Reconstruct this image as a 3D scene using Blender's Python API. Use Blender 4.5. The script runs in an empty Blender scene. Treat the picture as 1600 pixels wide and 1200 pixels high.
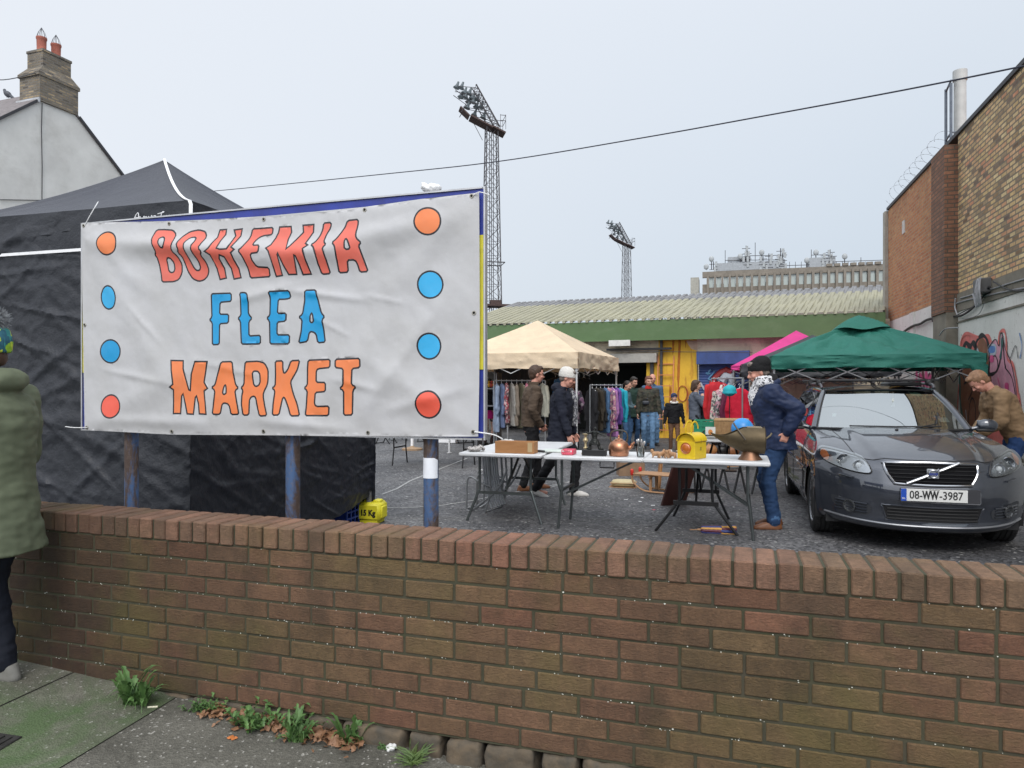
import bpy, bmesh, math, random
from mathutils import Vector, Matrix, noise, geometry, Euler
R = math.radians; PI = math.pi
random.seed(7)
SC = bpy.context.scene
COL = SC.collection
V = Vector
FP, CH, HY = 1110.0, 1.47, 604.0     # focal length in photo pixels, eye height, horizon row
def at(px, py, Y): return V(((px-800)/FP*Y, Y, CH-(py-HY)/FP*Y))
def gx(px, Y): return (px-800)/FP*Y
def gnd(px, py, z=0.0):
    Y = FP*(CH-z)/(py-HY); return V(((px-800)/FP*Y, Y, z))
def ray_plane(px, py, o, n):
    d = V(((px-800)/FP, 1.0, -(py-HY)/FP)); c = V((0,0,CH))
    return c + d*((o-c).dot(n)/d.dot(n))

# ---------------------------------------------------------------- materials
MATS = {}
def nt(m):
    m.use_nodes = True; n = m.node_tree.nodes; l = m.node_tree.links
    return n, l, n['Principled BSDF']
def mixrgb(n, l, fac, a, b, mode='MIX'):
    x = n.new('ShaderNodeMix'); x.data_type = 'RGBA'; x.blend_type = mode
    def put(sock, v):
        if isinstance(v, (int, float)): sock.default_value = v
        elif isinstance(v, tuple): sock.default_value = (v[0], v[1], v[2], 1)
        else: l.new(v, sock)
    put(x.inputs[0], fac); put(x.inputs[6], a); put(x.inputs[7], b)
    return x.outputs[2]
def noise_n(n, l, vec, scale, detail=4, rough=.6, dist=0):
    t = n.new('ShaderNodeTexNoise'); t.inputs['Scale'].default_value = scale
    t.inputs['Detail'].default_value = detail; t.inputs['Roughness'].default_value = rough
    t.inputs['Distortion'].default_value = dist
    if vec is not None: l.new(vec, t.inputs['Vector'])
    return t.outputs[0]
def ramp(n, l, fac, a, b, ca=(0,0,0), cb=(1,1,1)):
    r = n.new('ShaderNodeValToRGB'); r.color_ramp.elements[0].position = a; r.color_ramp.elements[1].position = b
    r.color_ramp.elements[0].color = (*ca, 1); r.color_ramp.elements[1].color = (*cb, 1)
    l.new(fac, r.inputs[0]); return r.outputs[0]
def coords(n, l, scale=None, kind='Object'):
    t = n.new('ShaderNodeTexCoord')
    if scale is None: return t.outputs[kind]
    mp = n.new('ShaderNodeMapping'); mp.inputs['Scale'].default_value = scale
    l.new(t.outputs[kind], mp.inputs[0]); return mp.outputs[0]
def bump_n(n, l, h, strength, dist, prev=None):
    b = n.new('ShaderNodeBump'); b.inputs['Strength'].default_value = strength; b.inputs['Distance'].default_value = dist
    l.new(h, b.inputs['Height'])
    if prev is not None: l.new(prev, b.inputs['Normal'])
    return b.outputs[0]
def mat(name, col, rough=.6, metal=0, var=.18, vs=6, col2=None, bump=0, bs=60, bd=.003, spec=.5, coat=0, stretch=None, sat=None, trans=0, grime=0, gc=(.03,.028,.022), gs=3, alpha=1, sheen=0):
    if name in MATS: return MATS[name]
    m = bpy.data.materials.new(name); n, l, p = nt(m)
    c = coords(n, l, stretch)
    f = noise_n(n, l, c, vs, 5, .65)
    fr = ramp(n, l, f, .3, .7)
    if col2 is None: a = tuple(x*(1-var) for x in col); b = tuple(min(1, x*(1+var)) for x in col)
    else: a, b = col, col2
    out = mixrgb(n, l, fr, a, b)
    if grime:
        g = ramp(n, l, noise_n(n, l, c, gs, 8, .7, .4), .5, .75)
        mm = n.new('ShaderNodeMath'); mm.operation = 'MULTIPLY'; mm.inputs[1].default_value = grime; l.new(g, mm.inputs[0])
        out = mixrgb(n, l, mm.outputs[0], out, gc)
    l.new(out, p.inputs['Base Color'])
    p.inputs['Roughness'].default_value = rough; p.inputs['Metallic'].default_value = metal
    p.inputs['Specular IOR Level'].default_value = spec
    if coat: p.inputs['Coat Weight'].default_value = coat; p.inputs['Coat Roughness'].default_value = .03
    if trans: p.inputs['Transmission Weight'].default_value = trans
    if alpha < 1: p.inputs['Alpha'].default_value = alpha
    if sheen: p.inputs['Sheen Weight'].default_value = sheen
    if bump: l.new(bump_n(n, l, noise_n(n, l, c, bs, 6, .7), bump, bd), p.inputs['Normal'])
    MATS[name] = m; return m
def S(r, g, b):   # sRGB 0-255 of the surface colour -> linear
    f = lambda v: (v/255/12.92) if v/255 <= .04045 else ((v/255+.055)/1.055)**2.4
    return (f(r), f(g), f(b))

# ---------------------------------------------------------------- mesh builder
class MB:
    def __init__(s): s.v = []; s.f = []; s.m = []; s.c = []
    def add(s, vs, fs, mi=0, M=None, c=None):
        o = len(s.v)
        for p in vs:
            p = V(p); s.v.append(M @ p if M is not None else p)
        for f in fs: s.f.append([i+o for i in f]); s.m.append(mi); s.c.append(c)
        return s
    def box(s, c, d, mi=0, M=None, rz=0, col=None, rot=None):
        x, y, z = d[0]/2, d[1]/2, d[2]/2
        T = Matrix.Translation(V(c)) @ (rot if rot is not None else Matrix.Rotation(rz, 4, 'Z'))
        if M is not None: T = M @ T
        vs = [(-x,-y,-z),(x,-y,-z),(x,y,-z),(-x,y,-z),(-x,-y,z),(x,-y,z),(x,y,z),(-x,y,z)]
        return s.add(vs, [(3,2,1,0),(4,5,6,7),(0,1,5,4),(1,2,6,5),(2,3,7,6),(3,0,4,7)], mi, T, col)
    def bbox(s, c, d, b=.004, mi=0, M=None, rz=0, col=None, rot=None):
        # bevelled box: 24 verts
        x, y, z = d[0]/2, d[1]/2, d[2]/2; b = min(b, x*.9, y*.9, z*.9)
        T = Matrix.Translation(V(c)) @ (rot if rot is not None else Matrix.Rotation(rz, 4, 'Z'))
        if M is not None: T = M @ T
        vs = []; idx = {}
        for sx in (-1,1):
            for sy in (-1,1):
                for sz in (-1,1):
                    for a in range(3):
                        p = [sx*x, sy*y, sz*z]
                        for k in range(3):
                            if k != a: p[k] -= (sx,sy,sz)[k]*b
                        idx[(sx,sy,sz,a)] = len(vs); vs.append(tuple(p))
        fs = []
        def q(l): fs.append(l)
        for a in range(3):
            o = [k for k in range(3) if k != a]
            for sg in (-1,1):
                cs = []
                for s1, s2 in ((-1,-1),(1,-1),(1,1),(-1,1)):
                    t = [0,0,0]; t[a] = sg; t[o[0]] = s1; t[o[1]] = s2; cs.append(idx[(t[0],t[1],t[2],a)])
                if (sg < 0) != (a == 1): cs.reverse()
                q(cs)
        for a in range(3):      # edges along axis a
            o = [k for k in range(3) if k != a]
            for s1 in (-1,1):
                for s2 in (-1,1):
                    t0 = [0,0,0]; t1 = [0,0,0]; t0[a] = -1; t1[a] = 1
                    for t in (t0,t1): t[o[0]] = s1; t[o[1]] = s2
                    c4 = [idx[(*t0,o[0])], idx[(*t1,o[0])], idx[(*t1,o[1])], idx[(*t0,o[1])]]
                    if (s1*s2 > 0) != (a == 1): c4.reverse()
                    q(c4)
        for sx in (-1,1):
            for sy in (-1,1):
                for sz in (-1,1):
                    c3 = [idx[(sx,sy,sz,k)] for k in range(3)]
                    if sx*sy*sz < 0: c3.reverse()
                    q(c3)
        return s.add(vs, fs, mi, T, col)
    def tube(s, pts, r, seg=8, mi=0, M=None, closed=False, col=None, cap=True, flat=1.0):
        pts = [V(p) for p in pts]; n = len(pts)
        rs = r if isinstance(r, (list, tuple)) else [r]*n
        vs = []; up = None
        for i in range(n):
            if closed: t = pts[(i+1) % n]-pts[i-1]
            else: t = pts[min(i+1,n-1)]-pts[max(i-1,0)]
            t.normalize() if t.length > 1e-9 else None
            if up is None:
                up = V((0,0,1)) if abs(t.z) < .9 else V((1,0,0))
            a = up - t*up.dot(t)
            if a.length < 1e-6: a = t.orthogonal()
            a.normalize(); b = t.cross(a); up = a
            for k in range(seg):
                th = 2*PI*k/seg
                vs.append(pts[i]+(a*math.cos(th)*flat+b*math.sin(th))*rs[i])
        fs = []
        for i in range(n if closed else n-1):
            for k in range(seg):
                A, B = i*seg, ((i+1) % n)*seg
                fs.append((A+k, A+(k+1) % seg, B+(k+1) % seg, B+k))
        if not closed and cap:
            fs.append(tuple(reversed(range(seg)))); fs.append(tuple((n-1)*seg+k for k in range(seg)))
        return s.add(vs, fs, mi, M, col)
    def bar(s, a, b, w, d=None, mi=0, M=None, col=None):
        a, b = V(a), V(b); t = b-a; L = t.length; d = d or w
        q = t.to_track_quat('Z', 'Y').to_matrix().to_4x4()
        T = Matrix.Translation((a+b)/2) @ q
        if M is not None: T = M @ T
        return s.box((0,0,0), (w, d, L), mi, T, 0, col)
    def lathe(s, prof, seg=20, mi=0, M=None, col=None, cap=True):
        vs = []; n = len(prof)
        for r, z in prof:
            for k in range(seg):
                th = 2*PI*k/seg; vs.append((r*math.cos(th), r*math.sin(th), z))
        fs = []
        for i in range(n-1):
            for k in range(seg):
                fs.append((i*seg+k, i*seg+(k+1) % seg, (i+1)*seg+(k+1) % seg, (i+1)*seg+k))
        if cap:
            fs.append(tuple(reversed(range(seg)))); fs.append(tuple((n-1)*seg+k for k in range(seg)))
        return s.add(vs, fs, mi, M, col)
    def cap(s, p0, r0, p1, r1, seg=12, mi=0, M=None):   # tapered capsule
        p0, p1 = V(p0), V(p1); t = p1-p0; L = max(t.length, 1e-5)
        q = Matrix.Translation(p0) @ t.to_track_quat('Z', 'Y').to_matrix().to_4x4()
        if M is not None: q = M @ q
        prof = [(max(1e-4, r0*math.cos(a)), r0*math.sin(a)) for a in [R(x) for x in (-88,-60,-30,0)]]
        prof += [(max(1e-4, r1*math.cos(a)), L+r1*math.sin(a)) for a in [R(x) for x in (0,30,60,88)]]
        return s.lathe(prof, seg, mi, q)
    def ell(s, c, r, mi=0, M=None, rot=None, seg=16, rings=10, col=None):
        T = Matrix.Translation(V(c)) @ (rot if rot is not None else Matrix()) @ Matrix.Diagonal((r[0], r[1], r[2], 1))
        if M is not None: T = M @ T
        prof = [(max(.002, math.cos(a)), math.sin(a)) for a in [(-.5+i/rings)*PI for i in range(rings+1)]]
        return s.lathe(prof, seg, mi, T, col)
    def loft(s, secs, seg=20, mi=0, M=None, power=2.0, col=None, cap=True):
        # secs: (center, rx, ry) ellipses in the xy plane of the given tilt (or 4th: rotation matrix)
        vs = []
        for sc in secs:
            c, rx, ry = V(sc[0]), sc[1], sc[2]; rt = sc[3] if len(sc) > 3 else None
            for k in range(seg):
                th = 2*PI*k/seg; cx, sy = math.cos(th), math.sin(th)
                p = V((rx*math.copysign(abs(cx)**(2/power), cx), ry*math.copysign(abs(sy)**(2/power), sy), 0))
                if rt is not None: p = rt @ p
                vs.append(c+p)
        n = len(secs); fs = []
        for i in range(n-1):
            for k in range(seg):
                fs.append((i*seg+k, i*seg+(k+1) % seg, (i+1)*seg+(k+1) % seg, (i+1)*seg+k))
        if cap:
            fs.append(tuple(reversed(range(seg)))); fs.append(tuple((n-1)*seg+k for k in range(seg)))
        return s.add(vs, fs, mi, M, col)
    def grid(s, fn, nu, nv, mi=0, M=None, col=None, mfn=None):
        vs = [fn(i/nu, j/nv) for j in range(nv+1) for i in range(nu+1)]
        o = len(s.f)
        fs = [(j*(nu+1)+i, j*(nu+1)+i+1, (j+1)*(nu+1)+i+1, (j+1)*(nu+1)+i) for j in range(nv) for i in range(nu)]
        s.add(vs, fs, mi, M, col)
        if mfn:
            q = 0
            for j in range(nv):
                for i in range(nu): s.m[o+q] = mfn((i+.5)/nu, (j+.5)/nv); q += 1
        return s
    def prism(s, poly, y0, y1, mi=0, M=None, col=None):
        # polygon in xz extruded along y
        n = len(poly); vs = [(p[0], y0, p[1]) for p in poly]+[(p[0], y1, p[1]) for p in poly]
        fs = [tuple(range(n)), tuple(reversed(range(n, 2*n)))]
        fs += [(i, i+n, (i+1) % n+n, (i+1) % n) for i in range(n)]
        return s.add(vs, fs, mi, M, col)
    def build(s, name, mats, parent=None, smooth=True, ang=40, solid=0, remesh=0, smoothit=0, wr=None, paint=None, subsurf=0, bevel=0):
        me = bpy.data.meshes.new(name); me.from_pydata([tuple(v) for v in s.v], [], s.f)
        if not isinstance(mats, (list, tuple)): mats = [mats]
        for x in mats: me.materials.append(x)
        me.polygons.foreach_set('material_index', s.m)
        if any(c is not None for c in s.c):
            ca = me.color_attributes.new('tint', 'FLOAT_COLOR', 'CORNER')
            for p in me.polygons:
                c = s.c[p.index] or (1,1,1)
                for li in p.loop_indices: ca.data[li].color = (*c, 1)
        me.update()
        o = bpy.data.objects.new(name, me); COL.objects.link(o)
        if remesh or solid or subsurf or smoothit or bevel:
            if remesh:
                md = o.modifiers.new('a', 'REMESH'); md.mode = 'VOXEL'; md.voxel_size = remesh
            if smoothit:
                md = o.modifiers.new('b', 'SMOOTH'); md.iterations = smoothit; md.factor = .5
            if solid:
                md = o.modifiers.new('c', 'SOLIDIFY'); md.thickness = solid; md.offset = 0
            if subsurf:
                md = o.modifiers.new('d', 'SUBSURF'); md.levels = subsurf; md.render_levels = subsurf
            if bevel:
                md = o.modifiers.new('e', 'BEVEL'); md.width = bevel; md.segments = 2; md.limit_method = 'ANGLE'; md.angle_limit = R(40)
            dg = bpy.context.evaluated_depsgraph_get(); dg.update()
            nm = bpy.data.meshes.new_from_object(o.evaluated_get(dg))
            o.modifiers.clear(); o.data = nm; bpy.data.meshes.remove(me); me = nm; me.name = name
            if not len(me.materials):
                for x in mats: me.materials.append(x)
        if wr:
            me.update(); ns = [v.normal.copy() for v in me.vertices]
            for v, nn in zip(me.vertices, ns): v.co = v.co + nn*wr(v.co)
        if paint:
            for p in me.polygons:
                k = paint(p.center)
                if k is not None: p.material_index = k
        me.update()
        if smooth:
            me.polygons.foreach_set('use_smooth', [True]*len(me.polygons))
            if ang < 180: me.set_sharp_from_angle(angle=R(ang))
        if parent is not None: o.parent = parent
        return o

def tag(o, label=None, cat=None, group=None, kind=None):
    if label: o['label'] = label
    if cat: o['category'] = cat
    if group: o['group'] = group
    if kind: o['kind'] = kind
    return o
def thing(name, label, cat, loc=(0,0,0), rz=0, group=None, rot=None):
    o = bpy.data.objects.new(name, None); COL.objects.link(o); o.location = loc
    o.rotation_euler = rot if rot else (0,0,rz); o.empty_display_size = .1
    return tag(o, label, cat, group)
def copy_tree(o, parent=None):
    c = o.copy(); COL.objects.link(c); c.parent = parent
    for ch in [x for x in SRC_CHILDREN(o)]: copy_tree(ch, c)
    return c
def SRC_CHILDREN(o): return [x for x in COL.objects if x.parent is o]
def frame(loc, rz): return Matrix.Translation(V(loc)) @ Matrix.Rotation(rz, 4, 'Z')
def smooth_pts(pts, n=6, closed=False):
    pts = [V(p) for p in pts]; out = []; N = len(pts)
    for i in range(N if closed else N-1):
        if closed: p0, p1, p2, p3 = pts[i-1], pts[i], pts[(i+1) % N], pts[(i+2) % N]
        else: p0, p1, p2, p3 = pts[max(i-1,0)], pts[i], pts[i+1], pts[min(i+2,N-1)]
        for k in range(n):
            t = k/n
            out.append(.5*((2*p1)+(-p0+p2)*t+(2*p0-5*p1+4*p2-p3)*t*t+(-p0+3*p1-3*p2+p3)*t**3))
    if not closed: out.append(pts[-1])
    return out
def nz(p, sc=1.0, o=0.0): return noise.noise(V((p[0]*sc+o, p[1]*sc-o, p[2]*sc+o*.7)))

# ---------------------------------------------------------------- camera, sky, sun
cam = bpy.data.cameras.new('camera'); co = bpy.data.objects.new('camera', cam); COL.objects.link(co)
co.location = (0, 0, CH); co.rotation_euler = (R(90), 0, 0)
cam.lens = 36*FP/1600; cam.sensor_width = 36; cam.shift_y = (HY-600)/1600; cam.clip_end = 2000; cam.clip_start = .05
SC.camera = co
SUN_EL, SUN_AZ = 48, 184
w = bpy.data.worlds.new('World'); SC.world = w; w.use_nodes = True
n, l = w.node_tree.nodes, w.node_tree.links
bg = n['Background']
sky = n.new('ShaderNodeTexSky'); sky.sky_type = 'NISHITA'; sky.sun_disc = False
sky.sun_elevation = R(SUN_EL); sky.sun_rotation = R(SUN_AZ); sky.air_density = 1; sky.dust_density = 6; sky.ozone_density = 1.2
tc = n.new('ShaderNodeTexCoord'); sep = n.new('ShaderNodeSeparateXYZ'); l.new(tc.outputs['Generated'], sep.inputs[0])
# thin even overcast: cloud layer over the physical sky, whiter to the west
mm = n.new('ShaderNodeMapRange'); mm.inputs[1].default_value = -.6; mm.inputs[2].default_value = .5; l.new(sep.outputs[0], mm.inputs[0])
cl = mixrgb(n, l, mm.outputs[0], (7.8, 8.15, 8.65), (5.0, 5.9, 6.8))
zz = n.new('ShaderNodeMapRange'); zz.inputs[1].default_value = 0.0; zz.inputs[2].default_value = .5; l.new(sep.outputs[2], zz.inputs[0])
zf_ = n.new('ShaderNodeMath'); zf_.operation = 'MULTIPLY'; zf_.inputs[1].default_value = .75; l.new(zz.outputs[0], zf_.inputs[0])
cl2 = mixrgb(n, l, zf_.outputs[0], cl, (8.0, 8.4, 9.0))
nn_ = noise_n(n, l, tc.outputs['Generated'], 1.3, 3, .5)
cl3 = mixrgb(n, l, ramp(n, l, nn_, .3, .75), cl2, (8.0, 8.6, 9.5))
mc = mixrgb(n, l, .15, cl2, cl3)
tot = mixrgb(n, l, .88, sky.outputs[0], mc)
# cloud is thicker overhead-bright and brightest on the sun's side, behind the viewer
f1 = n.new('ShaderNodeMapRange'); f1.interpolation_type = 'SMOOTHSTEP'; f1.inputs[1].default_value = .45; f1.inputs[2].default_value = .95; f1.inputs[3].default_value = 1; f1.inputs[4].default_value = 1.55; l.new(sep.outputs[2], f1.inputs[0])
f2 = n.new('ShaderNodeMapRange'); f2.interpolation_type = 'SMOOTHSTEP'; f2.inputs[1].default_value = .15; f2.inputs[2].default_value = -.7; f2.inputs[3].default_value = 1; f2.inputs[4].default_value = 1.75; l.new(sep.outputs[1], f2.inputs[0])
f3 = n.new('ShaderNodeMath'); f3.operation = 'MULTIPLY'; l.new(f1.outputs[0], f3.inputs[0]); l.new(f2.outputs[0], f3.inputs[1])
vm = n.new('ShaderNodeVectorMath'); vm.operation = 'SCALE'; l.new(tot, vm.inputs[0]); l.new(f3.outputs[0], vm.inputs['Scale'])
l.new(vm.outputs[0], bg.inputs['Color']); bg.inputs['Strength'].default_value = .1
sun = bpy.data.lights.new('sun', 'SUN'); sun.energy = 1.1; sun.angle = R(25); sun.color = (1, .97, .92)
so = bpy.data.objects.new('sun', sun); COL.objects.link(so)
az = R(SUN_AZ); d = V((math.sin(az)*math.cos(R(SUN_EL)), math.cos(az)*math.cos(R(SUN_EL)), math.sin(R(SUN_EL))))
so.rotation_euler = (-d).to_track_quat('-Z', 'Y').to_euler()
SC.view_settings.view_transform = 'Standard'; SC.view_settings.look = 'None'; SC.view_settings.gamma = 1; SC.view_settings.exposure = 0.2
SC.cycles.use_denoising = True; SC.cycles.max_bounces = 8; SC.cycles.transparent_max_bounces = 12
# ================================================================ FRONT WALL AND PAVEMENT
WRZ = -R(17.69)
WX = V((math.cos(WRZ), math.sin(WRZ), 0)); WY = V((-math.sin(WRZ), math.cos(WRZ), 0))
WO = V((0, 2.694, 0))
def brick_mat():
    m = bpy.data.materials.new('wall_brick'); n, l, p = nt(m)
    c = coords(n, l); at_ = n.new('ShaderNodeVertexColor'); at_.layer_name = 'tint'
    fine = noise_n(n, l, c, 90, 6, .7); mid = noise_n(n, l, c, 14, 5, .7)
    col = mixrgb(n, l, ramp(n, l, mid, .3, .7), (.72,.72,.72), (1.22,1.2,1.16)); col = mixrgb(n, l, 1.0, at_.outputs[0], col, 'MULTIPLY')
    col = mixrgb(n, l, ramp(n, l, fine, .35, .75, (0,0,0), (.45,.45,.45)), col, (.05,.04,.03))
    big = noise_n(n, l, c, 1.5, 5, .6, .3)
    alg = ramp(n, l, big, .50, .68, (0,0,0), (.5,.5,.5))
    col = mixrgb(n, l, alg, col, (.13,.115,.035))
    dk = ramp(n, l, noise_n(n, l, coords(n, l, (1.2,1,.35)), 2.6, 5, .7), .5, .75, (0,0,0), (.55,.55,.55))
    col = mixrgb(n, l, dk, col, (.035,.028,.02))
    l.new(col, p.inputs['Base Color']); p.inputs['Roughness'].default_value = .85; p.inputs['Specular IOR Level'].default_value = .35
    b1 = bump_n(n, l, noise_n(n, l, coords(n, l, (1,1,2.4)), 60, 6, .75, .6), 1.0, .012)
    l.new(bump_n(n, l, noise_n(n, l, c, 260, 3, .6), .5, .002, b1), p.inputs['Normal'])
    return m
M_BRICK = brick_mat()
M_MORTAR = mat('mortar', (.062,.053,.036), .95, var=.3, vs=9, col2=(.045,.048,.022), bump=.8, bs=80, grime=.8, gs=5, gc=(.03,.03,.02))
wall = thing('brick_wall', 'low brown brick wall with soldier coping along the pavement', 'wall', WO, WRZ)
rb = random.Random(3)
ZC0, ZC1 = .779, .874       # underside and top of the coping
bl, bh = .2143, .075
mb = MB()
X0, X1 = -4.2, 3.4
def brick_col(x, z):
    r = rb.random()
    g = nz((x*1.1, z*2.2, 0), 1.6, 4) + .35*nz((x,z,0), 5, 1)
    base = V((.245,.130,.080))
    if r < .06: base = V((.29,.125,.082))
    elif r < .30: base = V((.265,.132,.082))
    elif r < .42: base = V((.19,.112,.072))
    ol = (.4 if x < -1.4 else 1)*max(0, min(.85, (g+.12)*1.6 + (.35 if x > .9 and z > .68 else 0)))
    base = base.lerp(V((.185,.145,.060)), ol)
    base = base.lerp(V((.215,.128,.074)), .42)
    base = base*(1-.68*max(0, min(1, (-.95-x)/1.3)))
    return tuple(base*(.70+.26*rb.random()))
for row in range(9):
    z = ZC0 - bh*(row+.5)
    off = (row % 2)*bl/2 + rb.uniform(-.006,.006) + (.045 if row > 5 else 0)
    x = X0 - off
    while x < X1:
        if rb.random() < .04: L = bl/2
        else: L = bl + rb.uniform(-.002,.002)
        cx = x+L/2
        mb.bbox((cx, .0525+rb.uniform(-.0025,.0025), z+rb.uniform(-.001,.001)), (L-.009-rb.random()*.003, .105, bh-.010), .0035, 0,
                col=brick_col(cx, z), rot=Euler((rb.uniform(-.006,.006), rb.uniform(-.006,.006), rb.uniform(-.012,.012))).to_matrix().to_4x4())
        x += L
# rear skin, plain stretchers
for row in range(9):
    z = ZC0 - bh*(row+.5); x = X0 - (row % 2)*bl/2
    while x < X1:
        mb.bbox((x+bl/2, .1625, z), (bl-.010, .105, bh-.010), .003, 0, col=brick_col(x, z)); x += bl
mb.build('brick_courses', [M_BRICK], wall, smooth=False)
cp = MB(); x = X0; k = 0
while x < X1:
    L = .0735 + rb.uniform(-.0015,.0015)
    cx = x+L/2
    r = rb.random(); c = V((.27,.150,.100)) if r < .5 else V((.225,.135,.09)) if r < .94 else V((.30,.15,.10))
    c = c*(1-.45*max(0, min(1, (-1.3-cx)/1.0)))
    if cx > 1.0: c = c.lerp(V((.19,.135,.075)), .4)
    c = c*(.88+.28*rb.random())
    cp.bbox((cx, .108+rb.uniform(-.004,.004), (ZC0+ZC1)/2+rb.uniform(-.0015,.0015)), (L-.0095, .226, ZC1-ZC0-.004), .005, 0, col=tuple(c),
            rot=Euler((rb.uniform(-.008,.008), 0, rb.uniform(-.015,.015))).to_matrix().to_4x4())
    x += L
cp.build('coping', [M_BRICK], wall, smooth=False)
mo = MB()
mo.box(((X0+X1)/2, .1075, (ZC0+.10)/2), (X1-X0+.02, .215-.010, ZC0-.10), 0)
mo.box(((X0+X1)/2, .108, (ZC0+ZC1)/2-.004), (X1-X0+.02, .216-.012, ZC1-ZC0-.006), 0)
mo.build('mortar_core', [M_MORTAR], wall, smooth=False)
# lime and snail specks sitting on the bed joints
sp = MB()
for i in range(620):
    row = rb.randint(0, 8); x = rb.uniform(-2.9, 2.0)
    if nz((x, row*.7, 0), 1.3, 9) < -.12 + .3*rb.random()-.1: continue
    z = ZC0 - bh*row + rb.uniform(-.006,.005); s_ = rb.uniform(.0008,.0024)*(1.4 if rb.random() < .04 else .9)
    sp.ell((x, .001, z), (s_*1.3, s_*.8, s_), seg=6, rings=4)
sp.build('lime_speck', [mat('lime', (.62,.62,.55), .9, var=.1)], wall)
M_STONE = mat('base_stone', (.06,.055,.045), .9, var=.5, vs=12, col2=(.13,.095,.06), bump=.9, bs=30, bd=.006, grime=.7, gs=8)
M_OCHRE = mat('ochre_stone', (.33,.17,.08), .9, col2=(.20,.15,.10), vs=14, bump=.8, bs=40, grime=.8, gs=10, gc=(.04,.04,.045))
def pav_z(lx): return .018 - .055*(lx+.4)
st = MB(); x = -3.6
while x < 2.6:
    L = rb.choice((.16,.26,.30,.22)); oc = 1 if (rb.random() < .3 and x > -.9) else 0
    lo = pav_z(x)-.10; hi = .103
    if x < -1.1: hi = .100
    st.bbox((x+L/2, .106-rb.uniform(.0,.014)*(1 if x > -1.3 else .3), (lo+hi)/2), (L-.014, .23, hi-lo), .012, oc, rot=Euler((0, rb.uniform(-.02,.02), rb.uniform(-.03,.03))).to_matrix().to_4x4())
    x += L
st.build('base_stones', [M_STONE, M_OCHRE], wall, smooth=True, subsurf=3, wr=lambda p: .010*nz(p, 14)+.005*nz(p, 40))

# ---- ground sheets
def asphalt_mat():
    m = bpy.data.materials.new('asphalt'); n, l, p = nt(m); c = coords(n, l)
    vo = n.new('ShaderNodeTexVoronoi'); vo.inputs['Scale'].default_value = 42; l.new(c, vo.inputs['Vector'])
    cr = n.new('ShaderNodeSeparateXYZ'); l.new(vo.outputs['Color'], cr.inputs[0])
    st_ = ramp(n, l, cr.outputs[0], .0, 1.0, (.022,.022,.024), (.145,.145,.15))
    big = noise_n(n, l, c, .55, 6, .6, .4)
    col = mixrgb(n, l, ramp(n, l, big, .35, .68), (.6,.6,.62), (1.5,1.48,1.45)); col = mixrgb(n, l, 1.0, st_, col, 'MULTIPLY')
    tr = ramp(n, l, noise_n(n, l, coords(n, l, (.35,1.8,1)), 1.1, 6, .65), .55, .75, (0,0,0), (.45,.45,.45))
    col = mixrgb(n, l, tr, col, (.13,.125,.115))
    w1 = ramp(n, l, cr.outputs[1], .972, .98); col = mixrgb(n, l, w1, col, (.30,.30,.29))
    l.new(col, p.inputs['Base Color']); p.inputs['Roughness'].default_value = .78
    l.new(ramp(n, l, noise_n(n, l, c, 2.2, 5, .6), .35, .7, (.55,.55,.55), (.85,.85,.85)), p.inputs['Roughness'])
    l.new(bump_n(n, l, vo.outputs['Distance'], .7, .012), p.inputs['Normal'])
    return m
M_ASPH = asphalt_mat()
g = MB()
def gp(lx, ly, z): q = WO+WX*lx+WY*ly; return (q.x, q.y, z)
g.add([gp(-600,.13,0), gp(600,.13,0), gp(600,900,0), gp(-600,900,0)], [(0,1,2,3)])
tag(g.build('ground', M_ASPH, None, smooth=False), kind='structure')
def pave_mat(name, a, b, green):
    m = bpy.data.materials.new(name); n, l, p = nt(m); c = coords(n, l)
    vo = n.new('ShaderNodeTexVoronoi'); vo.inputs['Scale'].default_value = 120; l.new(c, vo.inputs['Vector'])
    cr = n.new('ShaderNodeSeparateXYZ'); l.new(vo.outputs['Color'], cr.inputs[0])
    col = ramp(n, l, cr.outputs[0], 0, 1, a, b)
    f = noise_n(n, l, c, 2.5, 7, .7, .3)
    col = mixrgb(n, l, 1.0, col, mixrgb(n, l, ramp(n, l, f, .3, .7), (.55,.55,.5), (1.3,1.3,1.25)), 'MULTIPLY')
    w1 = ramp(n, l, cr.outputs[1], .965, .975); col = mixrgb(n, l, w1, col, (.30,.29,.26))
    if green:
        gg = ramp(n, l, noise_n(n, l, c, 1.7, 5, .65, .5), .42, .6, (0,0,0), (.9,.9,.9))
        col = mixrgb(n, l, gg, col, (.06,.10,.035))
    l.new(col, p.inputs['Base Color']); p.inputs['Roughness'].default_value = .85
    b1 = bump_n(n, l, vo.outputs['Distance'], .6, .006)
    l.new(bump_n(n, l, noise_n(n, l, c, 18, 6, .7), .5, .006, b1), p.inputs['Normal'])
    return m
M_PAVE = pave_mat('pavement_tarmac', (.078,.074,.064), (.128,.122,.106), False)
M_PAVG = pave_mat('pavement_algae', (.095,.093,.075), (.15,.145,.12), True)
pv = MB()
def pp(lx, ly, dz=0): q = WO+WX*lx+WY*ly; return (q.x, q.y, pav_z(lx)+dz)
pv.add([pp(-9,.02), pp(-9,-6), pp(7,-6), pp(7,.02)], [(0,1,2,3)])
tag(pv.build('pavement', mat('joint_dirt', (.03,.028,.022), .95, bump=.5), None, smooth=False), kind='structure')
def pav_pt(px, py):   # point of the pavement plane under a photo pixel, in wall frame
    nrm = V((0,0,1)) - WX*(-.055); nrm.normalize()
    q = ray_plane(px, py, WO+V((0,0,pav_z(0))), nrm); q = q-WO; return (q.dot(WX), q.dot(WY))
ja, jb = pav_pt(233,1117), pav_pt(100,1198)
jd = V((jb[0]-ja[0], jb[1]-ja[1])); jd.normalize()
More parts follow.
